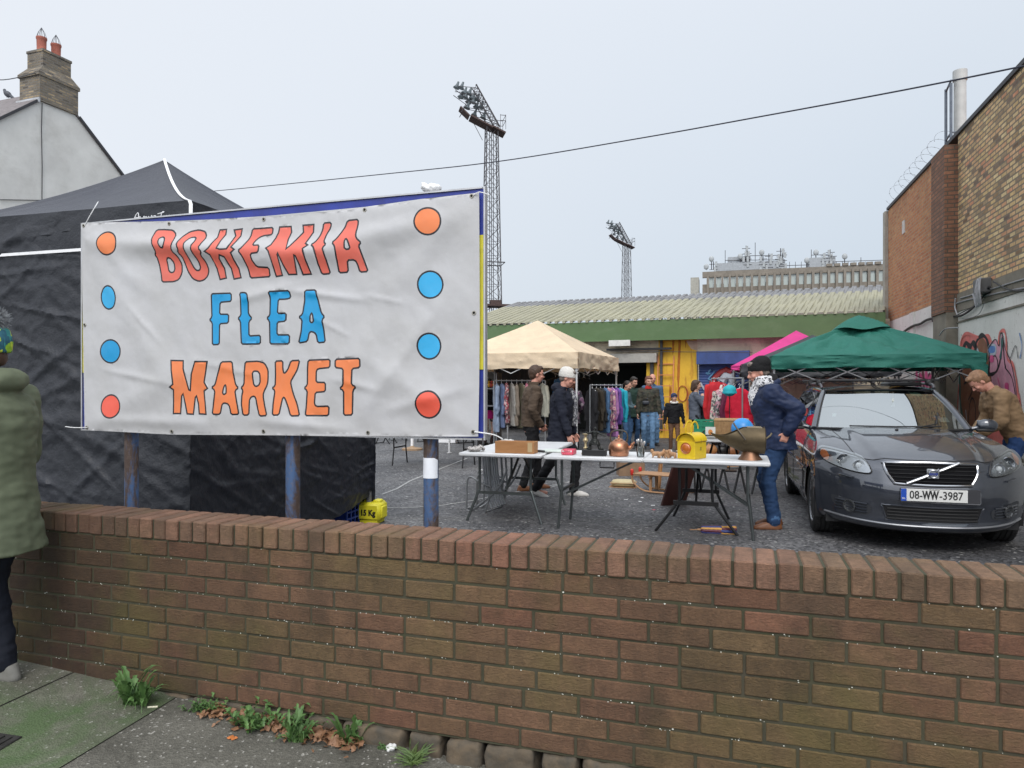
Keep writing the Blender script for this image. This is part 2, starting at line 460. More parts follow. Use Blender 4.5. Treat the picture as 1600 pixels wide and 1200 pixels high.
def jx(ly, off=0): return ja[0] + (ly-ja[1])*jd[0]/jd[1] + off
sl = MB()
N = 40
sl.add([pp(jx(.02,.004),.02,.004), pp(jx(-6,.004),-6,.004), pp(7,-6,.004), pp(7,.02,.004)], [(0,1,2,3)], 0)
tag(sl.build('pavement_surface', M_PAVE, None, smooth=False), kind='structure')
s2 = MB(); k0, k1 = pav_pt(0,1105), pav_pt(65,1075)
kd = V((k1[0]-k0[0], k1[1]-k0[1])); kd.normalize()
def kx(ly, off=0): return k0[0]+(ly-k0[1])*kd[0]/kd[1]+off
s2.add([pp(kx(.02,.006),.02,.004), pp(kx(-2.5,.006),-2.5,.004), pp(jx(-2.5,-.004),-2.5,.004), pp(jx(.02,-.004),.02,.004)], [(0,1,2,3)], 0)
s2.add([pp(-9,.02,.004), pp(-9,-2.5,.004), pp(kx(-2.5,-.006),-2.5,.004), pp(kx(.02,-.006),.02,.004)], [(0,1,2,3)], 0)
tag(s2.build('pavement_slab', M_PAVG, None, smooth=False), kind='structure')
# road out of frame, a real kerb
rd = MB(); rd.add([gp(-300,-2.9,-.35), gp(300,-2.9,-.35), gp(300,-60,-.35), gp(-300,-60,-.35)][::-1], [(0,1,2,3)])
tag(rd.build('road', M_ASPH, None, smooth=False), kind='structure')
# painted bay lines on the asphalt
ln = MB(); M_LINE = mat('worn_line_paint', (.36,.36,.35), .8, var=.3, vs=30, grime=.8, gs=25, gc=(.07,.07,.07))
def gline(pxs, wd=.03, z=.004):
    pts = [gnd(*p) for p in pxs]
    for a, b in zip(pts, pts[1:]):
        t = (b-a).normalized(); s = V((-t.y, t.x, 0))*wd/2
        ln.add([V((a.x,a.y,z))-s, V((b.x,b.y,z))-s, V((b.x,b.y,z))+s, V((a.x,a.y,z))+s], [(0,1,2,3)])
gline([(596,773),(620,764),(640,752),(657,745),(700,728),(730,716)], .035)
gline([(600,794),(650,793),(690,790),(735,783),(800,770),(900,752)], .03)
gline([(860,762),(905,748),(990,742)], .025)
tag(ln.build('painted_lines', M_LINE, None, smooth=False), kind='structure')

# inspection cover let into the pavement
ca_, cb_ = pav_pt(0,1152), pav_pt(48,1150)
cv = thing('drain_cover', 'small dark ribbed metal drain cover set in the pavement corner', 'drain cover', V(pp(ca_[0]-.03, ca_[1]-.09, .0)), WRZ)
c_ = MB(); c_.bbox((0,0,.004), (.26,.2,.012), .003)
for i in range(7): c_.bbox((-.1+i*.033,0,.012), (.012,.16,.006), .002)
cv.rotation_euler = (0, R(3.1), WRZ+.15)
c_.build('cover_plate', mat('cast_iron', (.05,.048,.045), .7, .6, var=.4, vs=20, bump=.4), cv)

# ---- weeds and dead leaves along the wall foot
def leaf_mat(name, a, b): return mat(name, a, .6, col2=b, vs=25, bump=.3, bs=60)
M_LEAFG = leaf_mat('weed_leaf', (.038,.092,.022), (.10,.19,.05)); M_GRASS = leaf_mat('grass_blade', (.05,.10,.025), (.13,.19,.05))
M_DEAD = leaf_mat('dead_leaf', (.16,.075,.035), (.26,.14,.075))
def jag_leaf(mb, o, ang, L, W, rise, droop, rr, mi=0):
    # toothed dandelion-like leaf, curved strip with lobes
    n_ = 10; d = V((math.cos(ang), math.sin(ang), 0)); s = V((-d.y, d.x, 0)); vs = []; fs = []
    for i in range(n_+1):
        t = i/n_; p = o + d*(L*t) + V((0,0, rise*L*math.sin(t*PI*.55)*1.1 - droop*L*t*t))
        wd = W*math.sin(min(1, t*1.15+.08)*PI)**.7*(1 if i % 2 else .45) + .001
        wd *= rr.uniform(.8,1.2); up = V((0,0,wd*.35))
        vs += [p-s*wd+up, p, p+s*wd+up]
    for i in range(n_):
        a = i*3
        fs += [(a,a+1,a+4,a+3), (a+1,a+2,a+5,a+4)]
    mb.add(vs, fs, mi)
def weed(px, py, kind, sc, label, seed):
    lx, ly = pav_pt(px, py); rr = random.Random(seed); ly = min(ly, -.02)
    t = thing('weed', label, 'weed', V(pp(lx, ly, .003)), 0, 'weeds along the foot of the wall')
    m1 = MB()
    if kind == 'dandelion':
        for i in range(34):
            jag_leaf(m1, V((rr.uniform(-.03,.03)*sc*2, rr.uniform(-.012,.012), 0)), rr.uniform(0, 2*PI), rr.uniform(.06,.15)*sc, rr.uniform(.010,.019)*sc, rr.uniform(.5,1.6), rr.uniform(.1,.6), rr)
        m1.build('leaves', M_LEAFG, t, smooth=False)
    elif kind == 'grass':
        for i in range(110):
            a = rr.uniform(0, 2*PI); L = rr.uniform(.05,.12)*sc; o = V((rr.uniform(-.03,.03)*sc, rr.uniform(-.02,.02), 0)); d = V((math.cos(a), math.sin(a), 0))
            r_ = rr.uniform(.4,1.4); pts = [o+d*L*t_+V((0,0,L*r_*t_*(1-.45*t_))) for t_ in (0,.33,.66,1)]
            m1.tube(pts, [.0018,.0017,.0013,.0003], 3)
        m1.build('blades', M_GRASS, t, smooth=False)
    else:
        for i in range(26):
            a = rr.uniform(0, 2*PI); L = rr.uniform(.03,.10)*sc; o = V((rr.uniform(-.09,.09)*sc, rr.uniform(-.02,.02), 0)); d = V((math.cos(a)*.8, math.sin(a)*.5, rr.uniform(.2,1))).normalized()
            m1.tube([o, o+d*L], .0012, 4)
            for j in range(7):
                q = o+d*L*(.25+.75*j/6); b = rr.uniform(0, 2*PI)
                jag_leaf(m1, q, b, rr.uniform(.015,.032)*sc, .006*sc, rr.uniform(0,.8), .3, rr)
        m1.build('leaves', M_LEAFG, t, smooth=False)
    return t
weed(210,1103,'dandelion',.95,'large dandelion clump at the wall foot, furthest left',1)
weed(318,1112,'bushy',.75,'small leafy weed beside the dead leaves, second from the left',2)
weed(420,1140,'bushy',1.5,'widest bushy green weed growing out of the leaf litter',3)
weed(462,1160,'dandelion',.6,'low toothed weed in front of the widest bushy weed',4)
weed(548,1163,'dandelion',.65,'long leaved weed mixed with dry grass near the white scrap',5)
weed(603,1170,'bushy',.28,'tiny round leaved seedling right of the long leaved weed',6)
weed(645,1192,'grass',.8,'tuft of fine green grass, furthest right at the wall foot',7)
dl = MB(); rr = random.Random(11)
for i in range(650):
    u = rr.random(); px = 300+u*300; lx, _ = pav_pt(px, 1130)
    ly = -.02-abs(rr.gauss(0,.045)); c0 = V(pp(lx+rr.uniform(-.03,.03), ly, .006+rr.random()*.02))
    if 340 < px < 372 and rr.random() < .7: continue
    s_ = rr.uniform(.007,.024); a = rr.uniform(0, 2*PI); M = Matrix.Translation(c0) @ Euler((rr.uniform(-.8,.8), rr.uniform(-.8,.8), a)).to_matrix().to_4x4()
    dl.add([(-s_,0,0),(-.3*s_,-.6*s_,.2*s_),(s_,-.1*s_,0),(.5*s_,.55*s_,.25*s_),(-.4*s_,.6*s_,0)], [(0,1,2,3,4)], 0, M)
tag(dl.build('leaf_litter', M_DEAD, None, smooth=False), 'crumpled brown dead leaves drifted against the wall foot', 'dead leaves', kind='stuff')
lx, ly = pav_pt(363,1156); m1 = MB(); m1.grid(lambda u,v: (.022*(u-.5)*2*math.sin(PI*(v*.8+.1)), .028*(v-.5), .004*math.sin(u*6)+.003), 6, 6)
o = m1.build('fallen_leaf', mat('orange_leaf', (.50,.17,.05), .6), None, solid=.0008); o.location = pp(lx, ly, .006); tag(o, 'single bright orange leaf lying alone on the grey pavement', 'leaf')
lx, ly = pav_pt(612,1174); m1 = MB(); m1.ell((0,0,.012), (.022,.018,.014)); 
o = m1.build('paper_scrap', mat('white_scrap', (.62,.62,.60), .6), None, remesh=.003, wr=lambda p: .008*nz(p, 90)); o.location = pp(lx, ly, .004); tag(o, 'crumpled white paper scrap beside the grass tuft', 'paper scrap')
lx, ly = pav_pt(238,1108); m1 = MB(); m1.tube([(-.02,0,.006),(.02,.006,.006)], .004, 8)
o = m1.build('cigarette_end', mat('cig_paper', (.7,.66,.5), .7), None); o.location = pp(lx, ly, .002); tag(o, 'pale cigarette end on the ground beside the dandelion', 'cigarette end')
# ================================================================ SIGN BOARD AND BANNER
def sign_y(px): return 1.25*83.25/(23.79+.00888*px)
pR = V((gx(752, sign_y(752)), sign_y(752), 0)); pL = V((gx(130, sign_y(130)), sign_y(130), 0))
SX = (pR-pL).normalized(); SRZ = math.atan2(SX.y, SX.x); SY = V((-SX.y, SX.x, 0)); SL = (pR-pL).length
def sloc(px, py, off=0):   # photo pixel -> (x,z) in the sign frame on the plane local y = off
    q = ray_plane(px, py, pL+SY*off, SY)-pL; return (q.dot(SX), q.z)
sb = thing('sign_board', 'large board with blue and yellow painted edges on three blue rusty posts', 'sign board', pL, SRZ)
TL, TR, BR, BL = sloc(128,350), sloc(756,297), sloc(756,683), sloc(128,671)
ztop, zbot = (TL[1]+TR[1])/2, (BL[1]+BR[1])/2
M_BLUE = mat('board_blue_paint', (.018,.035,.26), .45, var=.25, vs=5, grime=.35, gs=6)
M_YEL = mat('board_yellow_paint', (.52,.47,.03), .45, var=.15, vs=5, grime=.3, gs=8)
M_EDGE = mat('board_alu_edge', (.45,.45,.46), .4, .6)
b = MB(); b.box((SL/2+.006, .012, (ztop+zbot)/2), (SL+.012, .022, ztop-zbot), 0)
b.build('back_panel', [M_BLUE], sb, smooth=False)
# painted border: blue corners, yellow middle of the sides
b = MB(); hh = ztop-zbot
for x in (.02, SL-.02+.012):
    b = MB(); b.box((x, -.001, zbot+hh*.275+hh*.27), (.04, .006, hh*.54), 0)
    b.build('yellow_border', [M_YEL], sb, smooth=False)
b = MB()
b.box((SL/2, .010, ztop+.006), (SL+.012, .034, .008), 0); b.box((SL/2, .010, zbot-.006), (SL+.012, .034, .008), 0)
b.box((-.006, .010, (ztop+zbot)/2), (.008, .034, hh+.02), 0); b.box((SL+.018, .010, (ztop+zbot)/2), (.008, .034, hh+.02), 0)
b.build('edge_trim', [M_EDGE], sb, smooth=False)
def post_mat():
    m = bpy.data.materials.new('rusty_blue_post'); n, l, p = nt(m); c = coords(n, l, (1,1,.28))
    f = ramp(n, l, noise_n(n, l, c, 14, 7, .7, .5), .47, .57)
    col = mixrgb(n, l, f, (.075,.05,.04), (.06,.115,.235))
    col = mixrgb(n, l, ramp(n, l, noise_n(n, l, coords(n,l), 40, 5, .7), .5, .8), col, (.17,.13,.11))
    l.new(col, p.inputs['Base Color']); p.inputs['Roughness'].default_value = .6; p.inputs['Metallic'].default_value = .25
    l.new(bump_n(n, l, f, .4, .002), p.inputs['Normal']); return m
M_POST = post_mat()
for i, px in enumerate((203, 455.5, 672)):
    x, _ = sloc(px, 700, .05)
    p_ = MB(); p_.lathe([(.038,-.02),(.038,ztop-.15)], 24, 0, Matrix.Translation((x,.062,0)))
    po = p_.build('post', [M_POST], sb)
    if i == 2:
        za, zb = sloc(672,716,.02)[1], sloc(672,748,.02)[1]; q = MB()
        def pf(u, v):
            a = R(-175)+R(165)*u + R(0); r_ = .0392+.0006*math.sin(u*9+v*5)
            return (x+r_*math.cos(a), .062+r_*math.sin(a), zb+(za-zb)*v*(1-.12*max(0,u-.8)*5) )
        q.grid(pf, 24, 8); q.build('paper_wrap', mat('paper_white', (.72,.74,.78), .7, var=.06, bump=.2, bs=25), po, solid=.001)
        tag(po, 'right post wrapped with a white sheet of paper')
for z in (zbot+.25, ztop-.25):
    q = MB(); q.box((SL/2, .032, z), (SL-.2, .016, .04)); q.build('cross_rail', [M_EDGE], sb, smooth=False)

# ---- the banner: one printed sheet, triangulated along its print
def cB(c): return (230+c[0]/4.4444, 330+c[1]/4.4444)
def cF(c): return (250+c[0]/4.706, 440+c[1]/4.704)
GL = []
def glyph(conv, mi, outer, *holes): GL.append((mi, [[conv(p) for p in outer]]+[[conv(p) for p in h] for h in holes]))
glyph(cB,2,[(62,165),(75,132),(120,130),(190,135),(218,165),(216,215),(207,262),(205,285),(232,320),(250,370),(248,430),(225,475),(190,490),(105,492),(100,440),(88,370),(80,322),(68,308),(82,290),(70,240),(58,195)],
 [(118,190),(140,183),(157,210),(153,250),(135,268),(115,240),(108,205)],[(145,330),(170,325),(195,360),(197,410),(180,430),(155,420),(148,380)])
glyph(cB,2,[(248,225),(270,180),(310,145),(370,132),(415,145),(430,185),(418,225),(400,268),(422,292),(405,312),(425,360),(435,410),(425,450),(395,480),(360,488),(320,470),(290,420),(272,360),(265,320),(245,295),(258,275),(248,250)],
 [(300,225),(325,190),(360,185),(368,210),(350,255),(350,290),(372,350),(380,400),(358,418),(335,400),(310,330),(300,280),(298,245)])
glyph(cB,2,[(512,132),(557,128),(556,165),(535,215),(522,268),(545,275),(588,272),(608,230),(625,175),(610,132),(665,124),(660,175),(635,225),(618,258),(640,275),(615,298),(625,340),(645,400),(655,462),(605,472),(592,400),(565,325),(535,312),(525,335),(545,400),(552,465),(508,475),(492,400),(472,312),(442,290),(468,268),(485,230),(505,185)])
glyph(cB,2,[(735,125),(880,115),(878,165),(820,172),(790,185),(765,215),(758,245),(805,242),(802,295),(748,302),(750,340),(775,390),(858,395),(858,455),(720,465),(710,400),(690,320),(665,282),(690,262),(720,200),(732,160)])
glyph(cB,2,[(925,112),(1005,108),(1012,150),(995,200),(998,272),(1020,250),(1055,200),(1095,150),(1088,100),(1165,95),(1165,150),(1140,195),(1125,232),(1145,245),(1115,270),(1125,340),(1145,438),(1088,442),(1075,380),(1062,320),(1052,315),(1045,440),(990,442),(965,380),(940,300),(935,310),(945,448),(902,455),(890,380),(872,285),(855,265),(885,240),(905,190),(920,150)])
glyph(cB,2,[(1232,85),(1288,82),(1285,120),(1260,165),(1250,222),(1272,240),(1248,262),(1262,330),(1278,435),(1220,440),(1205,380),(1190,260),(1165,242),(1190,225),(1215,180),(1230,130)])
glyph(cB,2,[(1402,70),(1478,62),(1478,110),(1470,160),(1475,195),(1510,228),(1490,245),(1510,320),(1538,420),(1482,425),(1470,370),(1455,342),(1405,345),(1402,425),(1338,430),(1335,340),(1332,250),(1310,228),(1335,205),(1365,160),(1390,110)],
 [(1400,205),(1412,200),(1425,230),(1435,270),(1398,275),(1395,240)])
glyph(cF,3,[(378,90),(525,85),(528,145),(440,152),(438,240),(505,240),(505,305),(440,310),(438,462),(388,465),(385,300),(362,282),(382,262)])
glyph(cF,3,[(588,85),(620,80),(650,90),(655,140),(652,240),(680,270),(655,292),(655,400),(740,395),(738,458),(600,460),(595,292),(575,270),(598,250),(600,120)])
glyph(cF,3,[(805,75),(955,68),(965,120),(930,130),(875,132),(868,235),(932,232),(930,292),(865,298),(862,392),(955,392),(952,458),(808,458),(806,290),(785,268),(810,250),(815,120)])
glyph(cF,3,[(1072,65),(1150,62),(1160,120),(1190,235),(1215,258),(1195,280),(1205,350),(1215,445),(1160,450),(1148,385),(1125,368),(1100,370),(1085,440),(1020,452),(1040,370),(1048,280),(1022,262),(1052,240),(1065,150)],
 [(1112,240),(1120,230),(1130,260),(1132,300),(1105,302),(1107,265)])
glyph(cF,4,[(88,580),(175,582),(178,640),(215,795),(225,800),(235,680),(262,588),(350,588),(340,650),(325,740),(350,785),(325,805),(335,900),(342,975),(292,972),(285,900),(270,840),(262,850),(250,975),(205,972),(190,900),(175,825),(165,840),(158,970),(105,970),(105,880),(110,795),(85,775),(108,755),(95,650)])
glyph(cF,4,[(452,590),(530,588),(540,680),(555,760),(578,782),(550,800),(565,880),(582,975),(525,978),(512,910),(490,892),(460,895),(445,975),(388,975),(395,900),(405,800),(378,778),(405,760),(425,680)],
 [(475,762),(485,760),(488,800),(485,828),(460,828),(465,790)])
glyph(cF,4,[(625,590),(720,585),(770,600),(795,650),(795,720),(790,760),(765,810),(760,840),(775,920),(790,985),(735,988),(720,930),(705,850),(685,840),(660,860),(655,980),(612,982),(600,900),(602,830),(610,800),(593,780),(615,760),(620,680)],
 [(680,665),(700,655),(730,665),(738,700),(735,750),(715,772),(690,765),(682,720)])
glyph(cF,4,[(848,585),(905,582),(905,640),(912,680),(940,650),(965,582),(1028,578),(1010,650),(960,738),(980,820),(1010,900),(1030,985),(965,988),(945,920),(920,855),(905,850),(895,900),(880,980),(832,982),(835,890),(845,800),(822,782),(845,768),(850,680)])
glyph(cF,4,[(1090,578),(1252,572),(1252,632),(1165,640),(1150,655),(1150,740),(1222,742),(1222,808),(1145,815),(1140,900),(1155,918),(1245,915),(1240,985),(1072,985),(1080,900),(1085,800),(1060,782),(1085,762),(1085,640)])
glyph(cF,4,[(1292,572),(1478,565),(1478,632),(1420,640),(1418,760),(1450,772),(1422,800),(1415,980),(1350,982),(1355,800),(1325,785),(1355,762),(1355,640),(1292,632)])
for (x_, y_, rx, ry, mi) in ((171,381,15,18,4),(171,465,12,18,5),(173,549,15.5,18,3),(174,635,15,18,6),(671,347,20.5,21,4),(673,445,19.5,21,5),(671,541,18,20,5),(671,632,19.5,21,6)):
    GL.append((mi, [[(x_+rx*math.cos(a), y_+ry*math.sin(a)) for a in [2*PI*k/28 for k in range(28)]]]))
BO = -.014
def offs(poly, d):
    n_ = len(poly); out = []; ar = sum(poly[i][0]*poly[(i+1) % n_][1]-poly[(i+1) % n_][0]*poly[i][1] for i in range(n_))
    sg = 1 if ar > 0 else -1
    for i in range(n_):
        a, b_, c_ = V(poly[i-1]), V(poly[i]), V(poly[(i+1) % n_])
        t1 = (b_-a).normalized(); t2 = (c_-b_).normalized()
        n1 = V((t1.y,-t1.x))*sg; n2 = V((t2.y,-t2.x))*sg; m_ = n1+n2
        if m_.length < .2: m_ = n1
        m_.normalize(); k = 1/max(.55, m_.dot(n1)); out.append(tuple(b_+m_*d*k))
    return out
def pip(p, poly):
    c = False; n_ = len(poly); j = n_-1
    for i in range(n_):
        xi, yi = poly[i]; xj, yj = poly[j]
        if (yi > p[1]) != (yj > p[1]) and p[0] < (xj-xi)*(p[1]-yi)/(yj-yi)+xi: c = not c
        j = i
    return c
polys = []
for mi, loops in GL:
    lo = []
    for li, lp in enumerate(loops):
        l2 = [sloc(p[0], p[1], BO) for p in lp]
        if len(lp) < 28:   # soften corners slightly
            n_ = len(l2); l3 = []
            for i in range(n_):
                a, b_, c_ = V(l2[i-1]), V(l2[i]), V(l2[(i+1) % n_])
                k1 = min(.3, .008/max(1e-4,(a-b_).length)); k2 = min(.3, .008/max(1e-4,(c_-b_).length))
                l3 += [tuple(b_.lerp(a,k1)), tuple(b_.lerp(c_,k2))]
            l2 = l3
        sgn = 1 if li == 0 else -1
        lo.append((offs(l2, .0045*sgn), offs(l2, -.0045*sgn)))
    bbx = [min(p[0] for p in lo[0][0]), max(p[0] for p in lo[0][0]), min(p[1] for p in lo[0][0]), max(p[1] for p in lo[0][0])]
    polys.append((mi, lo, bbx))
edge_top = [(128,349),(190,347),(266,345.5),(330,343),(413,338),(490,331),(572,324),(660,312),(749,301)]
edge_r = [(749.5,400),(750,500),(749,600),(747.5,682)]
edge_bot = [(660,682),(575,681.5),(412,680),(269,679),(133,672)]
edge_l = [(131,560),(129,450)]
outl = [sloc(x_, y_, BO) for x_, y_ in edge_top+edge_r+edge_bot+edge_l]
vs, es = [], []
def loopadd(lp):
    o = len(vs); vs.extend([V(p) for p in lp]); n_ = len(lp); es.extend([(o+i, o+(i+1) % n_) for i in range(n_)])
loopadd(outl)
for mi, lo, bb in polys:
    for a, b_ in lo: loopadd(a); loopadd(b_)
mnx, mxx = min(p[0] for p in outl), max(p[0] for p in outl); mnz, mxz = min(p[1] for p in outl), max(p[1] for p in outl)
stp = .0125; x_ = mnx
while x_ < mxx:
    z_ = mnz
    while z_ < mxz:
        q = (x_+random.uniform(-.001,.001), z_+random.uniform(-.001,.001))
        if pip(q, outl): vs.append(V(q))
        z_ += stp
    x_ += stp
ov, oe, of, _, _, _ = geometry.delaunay_2d_cdt(vs, es, [], 0, 1e-5)
def seg_d(p, a, b_):
    a, b_ = V(a), V(b_); ab = b_-a; t = max(0, min(1, (p-a).dot(ab)/ab.dot(ab))); return (p-(a+ab*t)), t, ab
RID = []   # folds: (pixel a, pixel b, width m, height m, skew)
def fold(a, b_, w_, h_, sk=0): RID.append((V(sloc(*a)), V(sloc(*b_)), w_, h_, sk))
fold((150,372),(600,392),.085,.030,.9); fold((240,378),(470,415),.05,.012,.5); fold((430,400),(745,318),.11,.026,.8)
fold((745,305),(600,470),.07,.011); fold((745,305),(690,640),.06,.010); fold((745,305),(480,350),.05,.010)
fold((130,352),(300,640),.09,.012,.4); fold((135,668),(330,560),.07,.009); fold((130,352),(250,470),.05,.010)
fold((440,450),(590,470),.022,.008,.7); fold((440,445),(452,560),.018,.006); fold((360,472),(470,440),.03,.009,.5)
fold((745,680),(560,560),.08,.012,.5); fold((700,470),(560,670),.06,.012,.6); fold((600,500),(480,660),.07,.008)
fold((160,575),(280,600),.02,.006,.6); fold((300,560),(420,590),.022,.005,.5); fold((200,470),(260,540),.02,.005,.6)
fold((520,590),(600,610),.02,.006,.4); fold((400,655),(560,668),.03,.008,.5); fold((150,655),(350,662),.03,.008)
fold((570,460),(640,475),.012,.004,.7); fold((480,490),(560,530),.012,.004,.6); fold((600,640),(740,600),.04,.010,.5)
GRT = [V(sloc(x_, 345)) for x_ in (131,266,413,572,739)]
def disp(p):
    d = 0
    for a, b_, w_, h_, sk in RID:
        dv, t, ab = seg_d(p, a, b_); dist = dv.length
        if dist > w_*3: continue
        side = (ab.x*dv.y-ab.y*dv.x); sd = math.copysign(dist, side)/w_
        d += h_*math.exp(-sd*sd)*(1-.75*sk*math.tanh(sd*2.2))*math.sin(PI*min(1, max(.06, t*.92+.06)))
    d += .006*nz((p.x*3, p.y*5, 0), 1, 3) + .0022*nz((p.x*14+p.y*5, p.y*12, 0), 1, 5) + .0009*nz((p.x*50, p.y*40, 0), 1, 8)
    # gathers in the hemmed top between the eyelets
    top = max(0, 1-(outl[0][1]+(outl[8][1]-outl[0][1])*(p.x/SL)-p.y)/.10)
    d += top*.0022*math.sin(p.x*55+3*math.sin(p.x*7))
    edge = min(1, min(p.x-mnx, mxx-p.x, p.y-mnz+.01)/.05); return d*max(.1, edge)
bn = thing('banner', 'creased white flea market banner with red, blue and orange lettering tied to the board', 'banner', pL, SRZ)
mv, mf, mi_l = [], [], []
for p in ov: mv.append((p.x, BO-disp(V((p.x,p.y)))-.002, p.y))
for f in of:
    c = (ov[f[0]]+ov[f[1]]+ov[f[2]])/3
    if not pip(c, outl): continue
    k = 0
    for mi, lo, bb in polys:
        if not (bb[0]-.01 < c.x < bb[1]+.01 and bb[2]-.01 < c.y < bb[3]+.01): continue
        o_in = pip(c, lo[0][0]) and not any(pip(c, h[0]) for h in lo[1:])
        if o_in:
            i_in = pip(c, lo[0][1]) and not any(pip(c, h[1]) for h in lo[1:])
            k = mi if i_in else 1; break
    mf.append(tuple(f)); mi_l.append(k)
me = bpy.data.meshes.new('printed_sheet'); me.from_pydata(mv, [], mf)
def vinyl(name, c, r=.42): return mat(name, c, r, var=.05, vs=4, bump=.15, bs=220, bd=.001, grime=.10, gs=5, gc=(.30,.29,.27))
def vinyl_white():
    m = bpy.data.materials.new('vinyl_white'); n, l, p = nt(m); c = coords(n, l)
    col = mixrgb(n, l, ramp(n, l, noise_n(n, l, c, 2.2, 6, .7), .3, .75), (.47,.47,.485), (.405,.40,.395))
    st_ = ramp(n, l, noise_n(n, l, coords(n, l, (5,1,.8)), 6, 4, .7), .6, .8, (0,0,0), (.25,.25,.25)); col = mixrgb(n, l, st_, col, (.42,.42,.40))
    l.new(col, p.inputs['Base Color']); p.inputs['Roughness'].default_value = .45
    l.new(bump_n(n, l, noise_n(n, l, c, 35, 5, .7, .5), .25, .003), p.inputs['Normal']); return m
for x in (vinyl_white(), vinyl('print_black', (.012,.012,.016)), vinyl('print_coral', (.66,.135,.095)), vinyl('print_blue', (.004,.27,.55)),
          vinyl('print_orange', (.72,.20,.065)), vinyl('print_sky', (.03,.36,.66)), vinyl('print_red', (.72,.10,.06))): me.materials.append(x)
me.polygons.foreach_set('material_index', mi_l); me.polygons.foreach_set('use_smooth', [True]*len(mf)); me.update()
bm = bmesh.new(); bm.from_mesh(me); bmesh.ops.recalc_face_normals(bm, faces=bm.faces)
loose = [v for v in bm.verts if not v.link_faces]; bmesh.ops.delete(bm, geom=loose, context='VERTS'); bm.to_mesh(me); bm.free()
o = bpy.data.objects.new('printed_sheet', me); COL.objects.link(o); o.parent = bn
M_BRASS = mat('eyelet_metal', (.35,.33,.28), .35, .9); M_HOLE = mat('eyelet_hole', (.01,.01,.01), .9)
for (x_, y_) in ((132,353),(266,350),(413,343),(572,329),(738,307),(137,668),(269,674),(412,674),(575,676),(740,675),(133,508),(741,489)):
    a, z_ = sloc(x_, y_, BO); q = MB(); yy = BO-disp(V((a,z_)))-.0035
    pts = [(a+.0085*math.cos(t), yy, z_+.0085*math.sin(t)) for t in [2*PI*k/16 for k in range(16)]]
    q.tube(pts, .0028, 6, 0, closed=True); q.lathe([(.006,-.0004),(.006,.0004)], 12, 1, Matrix.Translation((a, yy+.0008, z_)) @ Matrix.Rotation(PI/2, 4, 'X'))
    q.build('eyelet', [M_BRASS, M_HOLE], bn)
M_TIE = mat('white_tie', (.72,.72,.72), .5)
def tie(pts, r=.0025):
    q = MB(); q.tube(smooth_pts([(sloc(a, b_, -.02)[0], dy, sloc(a, b_, -.02)[1]) for a, b_, dy in pts]), r, 6); q.build('cable_tie', M_TIE, bn)
tie([(132,353,-.02),(140,338,-.02),(144,322,.0),(142,312,.03)]); tie([(137,668,-.02),(118,668,-.03),(95,667,.01)]); tie([(741,675,-.02),(752,676,-.02),(770,680,.0),(781,687,.02)], .003)
tie([(739,306,-.02),(750,301,-.03),(764,304,-.01)])
# unidentified pale object resting behind the top edge of the board
a, z_ = sloc(672, 296); q = MB(); q.ell((0,.0,.015), (.05,.03,.022)); q.ell((-.045,0,.025), (.018,.02,.02)); q.cap((-.055,0,.03), .008, (-.06,0,.052), .002)
o = q.build('white_lump', mat('lump_white', (.75,.75,.75), .5, alpha=1), None, remesh=.004, smoothit=2, wr=lambda p: .006*nz(p, 60)); q_ = pL+SX*a+SY*.03
o.location = (q_.x, q_.y, ztop+.02); o.rotation_euler = (0,0,SRZ); tag(o, 'small crumpled white lump behind the top edge of the sign board', 'plastic bag')
